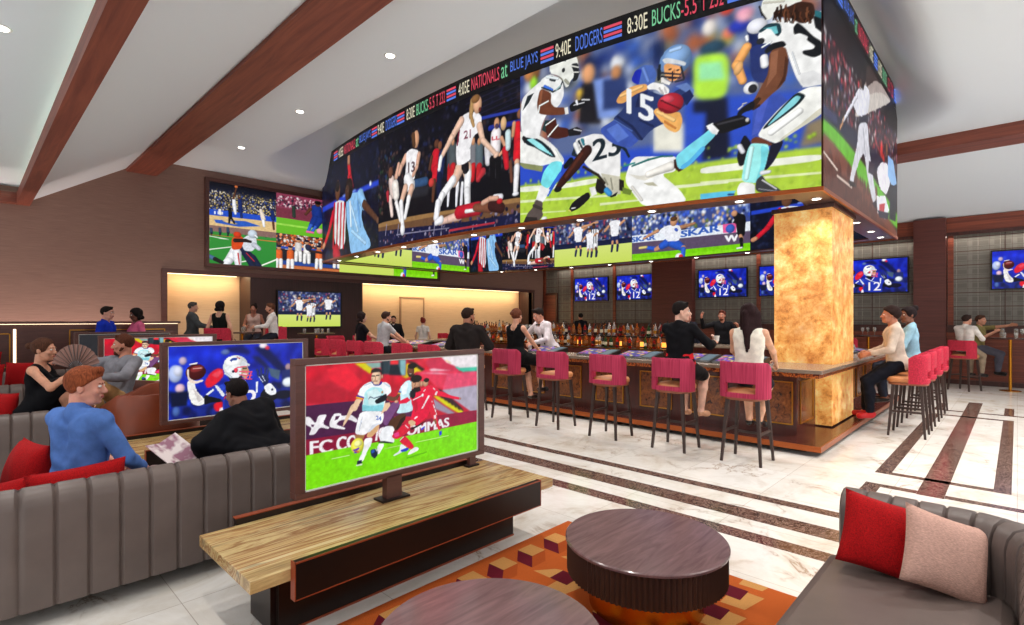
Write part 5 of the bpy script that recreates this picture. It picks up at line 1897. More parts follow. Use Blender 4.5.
def build_stools():
    s0 = None
    for y, lab in STOOLS:
        if s0 is None: s0 = make_stool(label=lab, loc=(6.52, y, 0), rz=-PI / 2, group='bar stools along the front of the bar')
        else: dup(s0, (6.52, y, 0), -PI / 2, lab)
    r0 = None
    for y, lab in FAR_STOOLS:
        if r0 is None: r0 = make_stool(fabric='red_stool_fabric', label=lab, loc=(6.52, y, 0), rz=-PI / 2, group='bar stools along the front of the bar')
        else: dup(r0, (6.52, y, 0), -PI / 2, lab)
    for x, lab in ((9.6, 'red bar stool under the man in the beige shirt beside the pillar'), (10.4, 'red bar stool under the woman in the denim shirt'),
                   (11.4, 'third red bar stool in the row right of the pillar, empty'), (12.4, 'farthest red bar stool in the row right of the pillar, empty')):
        dup(r0, (x, 1.15, 0), 0, lab, 'bar stools right of the pillar')
    for (x, y, rz, lab) in ((16.53, .91, 242, 'red high chair under the man in the white shirt by the right wall'), (17.15, -.74, 60, 'red high chair at the picture edge under the person in the green skirt'),
                            (16.9, 3.3, 230, 'red high chair pulled up to the small table just right of the pillar'),
                            (13.95, 3.9, 90, 'red chair across the bar, just left of the pillar'), (13.95, 4.75, 90, 'red chair across the bar beside the waving man in black'),
                            (8.5, 14.55, 160, 'red chair behind the end of the bar, under the woman in the white top'), (11.9, 14.7, 200, 'red chair at the end of the bar, beyond the woman in the white top'),
                            (7.75, 14.75, 180, 'red chair below the large television on the wood panel')):
        dup(r0, (x, y, 0), R(rz), lab, 'red high chairs')
    for (x, y, rz, lab) in ((4.03, 13.14, -42, 'red chair on the platform under the woman in the black strappy dress'), (5.45, 13.52, 75, 'red chair on the platform beneath the man in the white jacket'),
                            (6.0, 14.75, 200, 'red chair on the platform just left of the panel television')):
        dup(r0, (x, y, .3), R(rz), lab, 'red high chairs')
build_stools()

def pub_table(loc, label, h=1.25, r=.42):
    t = thing('pub_table', label, 'table', loc)
    MB().lathe([(.001, 0), (.2, 0), (.2, .012), (.05, .03)], n=24).build('base', 'brass', t)
    MB().lathe([(.032, .02), (.032, h - .03)], n=14).build('post', 'brass', t)
    MB().lathe([(.001, h - .03), (r - .02, h - .03), (r, h - .02), (r, h), (.001, h)], n=32).build('table_top', 'dark_wood', t)
    return t
pub_table((17.1, .12, 0), 'round high table on a gold post by the right wall')
pub_table((17.2, 2.95, 0), 'round high table just right of the amber pillar')
pub_table((4.72, 13.72, .3), 'round high table on the platform between four seated guests', 1.08, .45)
pub_table((6.9, 14.3, 0), 'dark high table before the panel television with drinks on it', 1.3, .5)
for dx, dy in ((-.3, .1), (-.12, -.2), (.1, .1), (.3, -.1), (0, -.35)):
    make_glass((6.9 + dx, 14.3 + dy, 1.3), 'glass of golden drink on the table before the panel television', 'golden drinks before the panel television', 'beer')
for k, (dx, dy) in enumerate(((-.25, .1), (-.1, -.2), (.02, .15), (.2, -.1), (-.3, -.1), (.26, .14))):
    make_glass((17.1 + dx, .12 + dy, 1.25), 'glass of golden drink on the high table by the right wall', 'golden drinks by the right wall', 'wine' if k % 2 else 'beer')
for dx, dy in ((-.2, .1), (-.05, -.15), (.2, .05)):
    make_glass((17.2 + dx, 2.95 + dy, 1.25), 'stemmed glass of golden drink on the table right of the pillar', 'golden drinks right of the pillar')
for dx, dy in ((-.25, .05), (-.05, -.2), (.12, .2), (.25, -.05)):
    make_glass((4.72 + dx, 13.72 + dy, 1.38), 'glass of golden drink on the high table of four guests', 'golden drinks on the platform table', 'beer')
make_glass((7.75, 8.55, 1.05), 'tall red drink on the bar before the man in the dark suit', None, 'red')
make_glass((7.75, 6.95, 1.05), 'dark red drink on the bar beside the woman in the sleeveless dress', None, 'red')
make_glass((10.35, 2.0, 1.05), 'glass of golden drink on the counter right of the pillar', None, 'wine')

def channel_back(path, th, z0, z1, chan, bulge=.007, per=10):
    """A channel-tufted back along a plan path: upright padded tubes side by side, rounded over the top."""
    P = [Vector((p[0], p[1], 0)) for p in path]
    seg = [(P[i + 1] - P[i]).length for i in range(len(P) - 1)]; tot = sum(seg)
    nch = max(1, round(tot / chan))
    def at(s):
        for i, l in enumerate(seg):
            if s <= l or i == len(seg) - 1: return P[i].lerp(P[i + 1], min(1, s / l))
            s -= l
    rings = []
    for k in range(nch * per + 1):
        s = tot * k / (nch * per)
        u = (k % per) / per if k < nch * per else 0.
        w = max(0, 1 - abs(2 * u - 1) ** 7) ** .5 if u else -1.2
        bu = bulge * (w - .5)
        p = at(s); d = (at(min(tot, s + .03)) - at(max(0, s - .03))).normalized(); n = Vector((d.y, -d.x, 0))
        h = th / 2 + bu; zt = z1 + bu * .7; rr = min(th / 2, .1)
        prof = [(h, z0), (h, zt - rr), (h - rr * .12, zt - rr * .55), (h - rr * .4, zt - rr * .18), (h - rr, zt)]
        prof = prof + [(-x, z) for x, z in reversed(prof)]
        rings.append([p + n * x + Vector((0, 0, z)) for x, z in prof])
    return MB().rings(rings)
def arc(cx, cy, r, a0, a1, n=7):
    return [(cx + r * math.cos(R(a0 + (a1 - a0) * k / (n - 1))), cy + r * math.sin(R(a0 + (a1 - a0) * k / (n - 1)))) for k in range(n)]
def padded(b_box, r=.05):
    x0, x1, y0, y1, z0, z1 = b_box
    return MB().box(x0, x1, y0, y1, z0, z1), r
def build_sofa(label, path, seat, loc=(0, 0, 0), th=.2, z1=.76, chan=.2, seat_z=.43, zseat0=.17, chaise=False):
    t = thing('channel_sofa', label, 'sofa', loc)
    channel_back(path, th, .1, z1, chan).build('backrest', 'taupe_leather', t, smooth=40)
    x0, x1, y0, y1 = seat
    MB().box(x0, x1, y0, y1, zseat0, seat_z).build('seat_cushion', 'taupe_leather', t, bevel=.05)
    if chaise: MB().box(x0, x0 + .34, y1 + .004, y1 + .4, zseat0, seat_z).build('corner_cushion', 'taupe_leather', t, bevel=.05)
    if chaise: MB().box(x0 + .03, x0 + .3, y1 + .004, y1 + .36, 0, zseat0).build('corner_base', 'black', t)
    MB().box(x0 + .04, x1 - .04, y0 + .02, y1 - .06, .06, zseat0).build('seat_base', 'taupe_leather', t)
    b = MB()
    b.box(x0 + .06, x1 - .06, y0 + .06, y1 - .12, 0, .06)
    b.build('plinth', 'black', t)
    return t
def cushion(label, size, loc, rot, mat='red_cushion', puff=.1, name='cushion', group=None):
    """A plump square scatter cushion with pinched corners."""
    n = 14; vs = []; fs = []
    for side in (1, -1):
        for j in range(n + 1):
            for i in range(n + 1):
                u, v = 2 * i / n - 1, 2 * j / n - 1
                e = (1 - abs(u) ** 2.6) * (1 - abs(v) ** 2.6)
                pin = 1 - .07 * (1 - (u * u)) * abs(v) ** 3 - .0
                pin2 = 1 - .07 * (1 - (v * v)) * abs(u) ** 3
                w = .006 * math.sin(7 * u + 3 * v) * e
                vs.append((u * size[0] / 2 * pin2, side * (puff * e ** .55 + w), v * size[1] / 2 * pin))
    m = (n + 1) ** 2
    for side in (0, 1):
        for j in range(n):
            for i in range(n):
                q = [side * m + j * (n + 1) + i, side * m + j * (n + 1) + i + 1, side * m + (j + 1) * (n + 1) + i + 1, side * m + (j + 1) * (n + 1) + i]
                fs.append(tuple(q if side else reversed(q)))
    o = obj(name, vs, fs, mat, smooth=80)
    bm = bmesh.new(); bm.from_mesh(o.data); bmesh.ops.remove_doubles(bm, verts=bm.verts, dist=.0008); bmesh.ops.recalc_face_normals(bm, faces=bm.faces); bm.to_mesh(o.data); bm.free()
    o.data.polygons.foreach_set('use_smooth', [True] * len(o.data.polygons))
    o.location = loc; o.rotation_euler = tuple(R(a) for a in rot)
    return tag(o, label, 'cushion', group)
def build_lounge():
    # sofa in the near right corner
    p = [(-.8, -.12)] + [(3.1, -.12)] + arc(3.1, .18, .3, -90, 0, 7)[1:] + [(3.4, .7)]
    build_sofa('taupe leather channel back sofa in the near right corner holding two cushions', p, (-.7, 3.28, .0, .74), loc=(0, 0, .0125), th=.22, z1=.75, chan=.11)
    cushion('dark red scatter cushion leaning on the arm of the near taupe sofa', (.4, .36), (3.17, .47, .615), (-24, 13, -68), puff=.07)
    cushion('pale pink textured scatter cushion propped in the corner of the near taupe sofa', (.37, .36), (3.14, .24, .61), (-26, 18, -58), 'pink_cushion', puff=.065)
    # sofas of the television lounge
    def sofa(y, x1, label):
        p = [(x1, y)] + [(.2, y)] + list(reversed(arc(.2, y + .25, .25, 180, 270, 7)))[1:] + [(-.05, y + 1.2)]
        return build_sofa(label, p, (.06, x1, y + .1, y + .78), chan=.147, z1=.76, seat_z=.44, chaise=True)
    sofa(3.98, 2.3, 'taupe leather channel back sofa seating the man in the blue shirt')
    sofa(7.18, .9, 'taupe leather channel back sofa under the woman in the black dress')
    sofa(10.38, 1.6, 'taupe channel back sofa seen beyond the woman in black, second from the low wall')
    sofa(12.9, 1.6, 'taupe channel back sofa nearest the low gold lined wall')
    cushion('large red cushion upright in the sofa corner beside the man in the blue shirt', (.5, .42), (.3, 4.95, .64), (-14, 0, -78), puff=.1)
    cushion('small red cushion slumped at the corner end of the blue shirted man\'s sofa', (.36, .3), (.16, 4.36, .59), (-25, -14, -50), puff=.08)
    cushion('long red cushion lying along the sofa back behind the man in the blue shirt', (.5, .34), (.5, 4.24, .61), (-8, -3, 0), puff=.07)
    cushion('red cushion left of the woman in the black dress on her sofa', (.5, .46), (.24, 7.95, .68), (-14, 0, -60), puff=.09)
    cushion('red cushion standing on the second taupe sofa from the low wall, nearer one', (.46, .44), (.2, 10.85, .82), (-10, 0, -30), puff=.09)
    cushion('red cushion standing on the second taupe sofa from the low wall, farther one', (.46, .44), (.62, 11.05, .82), (-10, 0, -30), puff=.09)
    cushion('red cushion on the taupe sofa nearest the low gold lined wall', (.46, .46), (.24, 13.32, .88), (-10, 0, -10), puff=.09)
    # brown leather tub chairs
    def tub(label, loc, rz):
        t = thing('club_chair', label, 'armchair', loc, R(rz))
        pts = [(.36, .36)] + arc(.12, -.12, .24, 0, -90, 6) + arc(-.12, -.12, .24, -90, -180, 6) + [(-.36, .36)]
        bp = shell(pts, [0, .3, .7, .93, 1.], lambda r, c: True, .11, [.88 - .16 * max(0, (q[1] + .1) / .46) for q in pts], [.1] * len(pts))
        bp.build('tub_back', 'brown_leather', t, smooth=50)
        MB().box(-.3, .3, -.28, .36, .16, .44).build('seat_cushion', 'brown_leather', t, bevel=.04)
        for sx in (-1, 1):
            for sy in (-1, 1): MB().taper((sx * .28, sy * .26, .16), (sx * .3, sy * .28, 0), .05, .035).build('leg', 'leg_wood', t)
        return t
    c = tub('brown leather tub chair with its back turned, beside the second television', (1.5, 7.12, 0), 8)
    tub('brown leather tub chair under the bearded man in the grey sweater', (1.36, 8.2, 0), 116)
    # rug with tumbling block pattern
    x0, x1, y0, y1 = .1, 3.5, -.6, 2.71
    bm = MB()
    def clip(poly):
        for ax, lim, sg in ((0, x0, 1), (0, x1, -1), (1, y0, 1), (1, y1, -1)):
            out = []
            for k in range(len(poly)):
                a, e = poly[k], poly[(k + 1) % len(poly)]
                da, de = sg * (a[ax] - lim), sg * (e[ax] - lim)
                if da >= 0: out.append(a)
                if da * de < 0:
                    f = da / (da - de); out.append((a[0] + (e[0] - a[0]) * f, a[1] + (e[1] - a[1]) * f))
            poly = out
            if not poly: return []
        return poly
    def patch(c, z, *pts):
        q = clip(list(pts))
        if len(q) > 2:
            ar = sum(q[k][0] * q[(k + 1) % len(q)][1] - q[(k + 1) % len(q)][0] * q[k][1] for k in range(len(q)))
            bm.add([(x, y, z) for x, y in (q if ar > 0 else reversed(q))], [tuple(range(len(q)))], c)
    patch(0, .012, (x0, y0), (x1, y0), (x1, y1), (x0, y1))
    P_, a_ = .29, .14
    for r in range(-1, 9):
        ty = y1 - .08 - r * .43
        for i in range(-1, 13):
            cx = x1 + .02 - i * P_ - (.0 if r % 2 == 0 else .155)
            if r % 2 == 0:      # tan top, maroon flank, rust face
                patch(1, .0125, (cx - a_, ty - a_), (cx, ty - a_), (cx, ty), (cx - a_, ty))
                patch(2, .0125, (cx - a_, ty), (cx - a_, ty - a_), (cx - a_ - .13, ty - a_ - .115), (cx - a_ - .13, ty - .115))
                patch(3, .0125, (cx - a_, ty - a_), (cx, ty - a_), (cx - .13, ty - a_ - .115), (cx - a_ - .13, ty - a_ - .115))
            else:               # maroon top with tan flank and a tan sliver above
                patch(2, .0125, (cx - a_, ty - a_), (cx, ty - a_), (cx, ty), (cx - a_, ty))
                patch(1, .0125, (cx - a_, ty), (cx, ty), (cx - .02, ty + .05), (cx - a_, ty + .14))
                patch(1, .0125, (cx - a_, ty - a_), (cx - a_, ty - .06), (cx - a_ - .1, ty - .06), (cx - a_ - .09, ty - .2), (cx - .02, ty - a_ - .1), (cx - .02, ty - a_))
    t = thing('area_rug', 'orange rug with maroon and tan tumbling block pattern under the coffee tables', 'rug', (0, 0, 0))
    bm.build('pile', parent=t, mats=['rug_orange', 'rug_tan', 'rug_maroon', 'rug_rust'], smooth=0)
    MB().box(x0, x1, y0, y1, .003, .0115).build('binding', 'rug_rust', t)
    # fluted drum coffee tables
    def drum(label, x, y):
        t = thing('coffee_table', label, 'coffee table', (x, y, .013), 0, 'round drum coffee tables')
        MB().lathe([(.001, 0), (.33, 0), (.33, .02), (.31, .19), (.001, .19)], n=48).build('base', 'brass', t, smooth=50)
        b = MB(); n = 96; rs = []
        for z in (.19, .37):
            rs.append([((.463 - (.012 if k % 2 else 0)) * math.cos(2 * PI * k / (2 * n)), (.463 - (.012 if k % 2 else 0)) * math.sin(2 * PI * k / (2 * n)), z) for k in range(2 * n)])
        b.rings(rs); b.build('fluted_drum', 'flute', t, smooth=0)
        MB().lathe([(.001, .365), (.463, .365), (.472, .371), (.472, .383), (.466, .389), (.001, .389)], n=72).build('table_top', 'coffee_top', t)
    drum('round fluted dark wood coffee table standing beside the near taupe sofa', 2.81, 1.60)
    drum('round fluted dark wood coffee table cut off by the bottom of the picture', 1.5, 1.57)
build_lounge()

def tv_table(dy, dx, label, tvlabel, pic, full=True):
    t = thing('television_table', label, 'table', (2.07 + dx, 3.02 + dy, 0))
    MB().box(-1.13, 1.13, -.39, .39, .385, .45).build('stone_top', 'banded_stone', t, bevel=.004)
    b = MB(); b.box(-.93, .93, -.435, -.392, .3, .485); b.build('front_panel', 'dark_metal', t)
    b = MB(); b.box(-.935, .935, -.437, -.432, .48, .489); b.box(-.935, .935, -.437, -.39, .296, .302); b.box(-.936, -.93, -.437, -.39, .296, .489); b.box(.93, .936, -.437, -.39, .296, .489)
    b.build('panel_edging', 'rust_edge', t, smooth=0)
    MB().box(-.93, .93, .392, .435, .3, .49).build('rear_panel', 'dark_metal', t)
    MB().box(-.935, .935, .39, .437, .487, .493).build('panel_edging', 'rust_edge', t)
    MB().box(-.9, .92, -.16, .2, .01, .385).build('base', 'dark_metal', t)
    MB().box(-.905, .925, -.165, .205, 0, .012).build('panel_edging', 'rust_edge', t)
    MB().box(-.93, -.9, -.12, .16, .01, .385).build('base_end', 'dark_metal', t)
    v = thing('framed_television', tvlabel, 'television', (2.15 + dx, 3.15 + dy, .4515))
    w, h, z0, f = 1.55, .85, .155, .06
    b = MB()
    for a in ((-w / 2, w / 2, z0, z0 + f * .6), (-w / 2, w / 2, z0 + h - f * .62, z0 + h), (-w / 2, -w / 2 + f, z0 + f * .6, z0 + h - f * .62), (w / 2 - f, w / 2, z0 + f * .6, z0 + h - f * .62)):
        b.box(a[0], a[1], -.03, .05, a[2], a[3])
    b.build('frame', 'frame_wood', v, bevel=.003)
    MB().box(-w / 2 + .03, w / 2 - .03, -.01, .04, z0 + .03, z0 + h - .03).build('back_housing', 'black', v)
    b = MB()
    e = .008; X0, X1, Z0, Z1 = -w / 2 + f, w / 2 - f, z0 + f * .6, z0 + h - f * .62
    for a in ((X0, X1, Z0, Z0 + e), (X0, X1, Z1 - e, Z1), (X0, X0 + e, Z0, Z1), (X1 - e, X1, Z0, Z1)): b.box(a[0], a[1], -.02, -.004, a[2], a[3])
    b.build('bezel', 'white_metal', v)
    screen('screen', PIC[pic], lambda u, s: (X0 + e + (X1 - X0 - 2 * e) * u, np.full_like(u, -.0105), Z0 + e + (Z1 - Z0 - 2 * e) * s), v)
    for x, y in ((-.08, 0.), (.84, .2)):
        k = 1. if y == 0 else .55
        st = MB().box(x - .06 * k, x + .06 * k, y - .03 * k, y + .03 * k, .012, z0 + (.01 if y == 0 else .2)).build('post', 'frame_wood', v)
        MB().box(x - .11 * k, x + .11 * k, y - .06 * k, y + .06 * k, 0, .012).build('foot_plate', 'dark_metal', st)
tv_table(0, 0, 'banded stone slab television table nearest the coffee tables', 'wood framed television showing footballers in red and white, on the near stone table', 'soccer')
tv_table(3.2, .02, 'banded stone slab table behind the man in the blue shirt', 'wood framed television showing a quarterback with a raised ball', 'quarterback')
tv_table(6.4, -.04, 'stone slab table behind the bearded man in the grey sweater', 'wood framed television behind the bearded man, showing footballers in red', 'soccer')
tv_table(9.15, 0, 'stone slab table farthest back, before the low wall', 'wood framed television with a dark screen, farthest back by the low wall', 'dark')
# ---------------------------------------------------------------- people: smooth bodies grown from posed limb shapes
def V3(*a): return np.array(a, float)
def rot_z(a): c, s = math.cos(a), math.sin(a); return np.array([[c, -s, 0], [s, c, 0], [0, 0, 1.]])
def rot_x(a): c, s = math.cos(a), math.sin(a); return np.array([[1, 0, 0], [0, c, -s], [0, s, c]])
def rot_y(a): c, s = math.cos(a), math.sin(a); return np.array([[c, 0, s], [0, 1, 0], [-s, 0, c]])
def unit(v): return v / max(1e-9, np.linalg.norm(v))

class Blob:
    """Shapes melted together on a grid and skinned once, so that what they form is a single surface."""
    def __init__(s, h): s.h = h; s.p = []
    def cap(s, a, b, ra, rb=None, k=.02): s.p.append(('c', np.asarray(a, float), np.asarray(b, float), ra, ra if rb is None else rb, k, 1)); return s
    def ell(s, c, r, rot=None, k=.015, sign=1): s.p.append(('e', np.asarray(c, float), np.asarray(r, float), np.eye(3) if rot is None else rot, 0, k, sign)); return s
    def half(s, pt, n): s.p.append(('h', np.asarray(pt, float), -unit(np.asarray(n, float)), 0, 0, .006, -1)); return s
    def mesh(s, wrinkle=0.):
        h = s.h; lo = np.full(3, 1e9); hi = -lo
        for q in s.p:
            if q[6] < 0: continue
            if q[0] == 'c': r = max(q[3], q[4]); pts = (q[1] - r, q[1] + r, q[2] - r, q[2] + r)
            else: r = q[2].max(); pts = (q[1] - r, q[1] + r)
            for x in pts: lo = np.minimum(lo, x); hi = np.maximum(hi, x)
        lo -= 3 * h; n = np.ceil((hi + 3 * h - lo) / h).astype(int) + 1
        D = np.full(n, .08, np.float32)
        ax = [lo[i] + h * np.arange(n[i]) for i in range(3)]
        for kind, A, B, c, d, k, sg in s.p:
            m = .03 + k
            if kind == 'c': r = max(c, d) + m; a0 = np.minimum(A, B) - r; a1 = np.maximum(A, B) + r
            elif kind == 'e': r = B.max() + m; a0 = A - r; a1 = A + r
            else: a0 = lo; a1 = hi
            i0 = np.clip(np.floor((a0 - lo) / h).astype(int), 0, n); i1 = np.clip(np.ceil((a1 - lo) / h).astype(int) + 1, 0, n)
            if (i1 <= i0).any(): continue
            X = ax[0][i0[0]:i1[0], None, None]; Y = ax[1][None, i0[1]:i1[1], None]; Z = ax[2][None, None, i0[2]:i1[2]]
            if kind == 'c':
                e = B - A; L = max(1e-9, float(e @ e))
                t = np.clip(((X - A[0]) * e[0] + (Y - A[1]) * e[1] + (Z - A[2]) * e[2]) / L, 0, 1)
                f = np.sqrt((X - A[0] - t * e[0]) ** 2 + (Y - A[1] - t * e[1]) ** 2 + (Z - A[2] - t * e[2]) ** 2) - (c + (d - c) * t)
            elif kind == 'e':
                R_ = c; x, y, z = X - A[0], Y - A[1], Z - A[2]
                u = (x * R_[0, 0] + y * R_[1, 0] + z * R_[2, 0]) / B[0]; v = (x * R_[0, 1] + y * R_[1, 1] + z * R_[2, 1]) / B[1]; w = (x * R_[0, 2] + y * R_[1, 2] + z * R_[2, 2]) / B[2]
                q = np.sqrt(u * u + v * v + w * w) + 1e-6; g = np.sqrt((u / B[0]) ** 2 + (v / B[1]) ** 2 + (w / B[2]) ** 2) + 1e-6
                f = q * (q - 1) / g
            else:
                f = (X - A[0]) * B[0] + (Y - A[1]) * B[1] + (Z - A[2]) * B[2]; f = f + np.zeros([1, 1, 1])
            sl = tuple(slice(i0[i], i1[i]) for i in range(3)); o = D[sl]; f = f.astype(np.float32)
            if sg > 0:
                w = np.clip(.5 + .5 * (o - f) / k, 0, 1); D[sl] = o + (f - o) * w - k * w * (1 - w)
            else:
                f = -f; w = np.clip(.5 - .5 * (o - f) / k, 0, 1); D[sl] = o + (f - o) * w + k * w * (1 - w)
        if wrinkle:
            X = ax[0][:, None, None]; Y = ax[1][None, :, None]; Z = ax[2][None, None, :]
            D = D + wrinkle * (np.sin(44 * Z + 5 * np.sin(13 * X + 2) + 6 * np.sin(11 * Y)) * np.sin(17 * X + 9 * Z) + .5 * np.sin(30 * (X + Y) + 8 * np.sin(9 * Z)))
        D[0] = D[-1] = .05; D[:, 0] = D[:, -1] = .05; D[:, :, 0] = D[:, :, -1] = .05
        return surface_net(D, lo, h)
def surface_net(D, lo, h):
    S = D < 0; n = np.array(D.shape)
    cnt = np.zeros(n - 1, np.int8)
    for a in (0, 1):
        for b in (0, 1):
            for c in (0, 1): cnt += S[a:n[0] - 1 + a, b:n[1] - 1 + b, c:n[2] - 1 + c]
    act = (cnt > 0) & (cnt < 8); I, J, K = np.nonzero(act)
    idx = np.full(act.shape, -1, np.int64); idx[act] = np.arange(len(I))
    acc = np.zeros((len(I), 3)); num = np.zeros(len(I))
    cor = [(a, b, c) for a in (0, 1) for b in (0, 1) for c in (0, 1)]
    for p in cor:
        for ax in range(3):
            if p[ax]: continue
            q = list(p); q[ax] = 1
            da = D[I + p[0], J + p[1], K + p[2]]; db = D[I + q[0], J + q[1], K + q[2]]
            m = (da < 0) != (db < 0); t = np.where(m, da / np.where(m, da - db, 1), 0)
            for i in range(3): acc[:, i] += np.where(m, p[i] + (t if i == ax else 0), 0)
            num += m
    v = (np.stack([I, J, K], 1) + acc / num[:, None]) * h + lo
    F = []
    for ax in range(3):
        u, w = (ax + 1) % 3, (ax + 2) % 3
        a = np.take(S, range(n[ax] - 1), ax); b = np.take(S, range(1, n[ax]), ax)
        E = np.argwhere(a != b); E = E[(E[:, u] > 0) & (E[:, w] > 0) & (E[:, u] < n[u] - 1) & (E[:, w] < n[w] - 1)]
        s0 = S[E[:, 0], E[:, 1], E[:, 2]]
        q = []
        for du, dw in ((1, 1), (0, 1), (0, 0), (1, 0)):
            c = E.copy(); c[:, u] -= du; c[:, w] -= dw; q.append(idx[c[:, 0], c[:, 1], c[:, 2]])
        q = np.stack(q, 1); q[~s0] = q[~s0][:, ::-1]; F.append(q)
    return v, np.concatenate(F)
def skin_mesh(name, vf, mat, parent, label=None):
    v, f = vf
    if not len(f): return None
    me = bpy.data.meshes.new(name)
    me.vertices.add(len(v)); me.vertices.foreach_set('co', v.astype(np.float32).ravel())
    me.loops.add(f.size); me.loops.foreach_set('vertex_index', f.ravel().astype(np.int32))
    me.polygons.add(len(f)); me.polygons.foreach_set('loop_start', np.arange(0, f.size, 4, dtype=np.int32))
    me.update(calc_edges=True); me.validate()
    me.polygons.foreach_set('use_smooth', [True] * len(me.polygons))
    me.materials.append(mat)
    o = bpy.data.objects.new(name, me); COL.objects.link(o); o.parent = parent
    if label: o['label'] = label
    return o
def limb(a, t, l1, l2, hint):
    d = t - a; L = min(np.linalg.norm(d), l1 + l2 - .002); u = unit(d)
    x = (l1 * l1 - l2 * l2 + L * L) / (2 * L); hgt = math.sqrt(max(0, l1 * l1 - x * x))
    p = unit(hint - u * (hint @ u))
    return a + u * x + p * hgt, a + u * L
CM = {}
def body_mat(kind, c):
    key = (kind, c)
    if key not in CM:
        m = Mat(kind, c, {'skin': .5, 'hair': .75, 'shoe': .3}.get(kind, .85), spec=.35 if kind in ('skin', 'shoe') else .12)
        if kind == 'skin':
            m.b.inputs['Subsurface Weight'].default_value = .12; m.b.inputs['Subsurface Radius'].default_value = (.02, .008, .005)
            f = m.noise(m.coords((1, 1, 1)), 14., 4, .6)
            m.base(m.ramp(f, [(.35, tuple(x * .93 for x in c)), (.65, tuple(min(255, x * 1.05) for x in c))]))
        elif kind == 'hair':
            f = m.noise(m.coords((70, 70, 10)), 2., 3, .6)
            m.base(m.ramp(f, [(.3, tuple(x * .7 for x in c)), (.7, tuple(min(255, x * 1.25) for x in c))])); m.bump(f, .4, .004)
        elif kind != 'shoe':
            f = m.noise(m.coords((1, 1, 1)), 9., 5, .6)
            m.base(m.ramp(f, [(.3, tuple(x * .88 for x in c)), (.7, tuple(min(255, x * 1.08) for x in c))]))
        CM[key] = m.m
    return CM[key]

def hand_shapes(b, w, d, nrm, side, curl, fat):
    d = unit(d); nrm = unit(nrm - d * (nrm @ d)); s = np.cross(d, nrm) * side
    for k in (-1, -.3, .4, 1): b.cap(w + d * .012 + s * .016 * k, w + d * .082 + s * .029 * k, .017, .0135, .008)
    for i, L in enumerate((.070, .078, .072, .056)):
        p = w + d * .086 + s * (.031 - .0205 * i); r = .0088 * fat
        for j, (fr, ang) in enumerate(((.45, .55), (.3, 1.35), (.25, 1.9))):
            a = curl * ang * (1 + .08 * i); e = d * math.cos(a) + nrm * math.sin(a) + s * (.10 - .07 * i) * (1 - curl * .5)
            q = p + unit(e) * L * fr; b.cap(p, q, r, r * .92, .003); p = q; r *= .92
    p = w + d * .028 + s * .026
    for L, e in ((.042, d * .55 + s * .75 + nrm * .3), (.034, d * .8 + s * .3 + nrm * .45), (.026, d * .85 + s * .05 + nrm * .6)):
        q = p + unit(e) * L; b.cap(p, q, .0125 * fat, .0105 * fat, .006); p = q

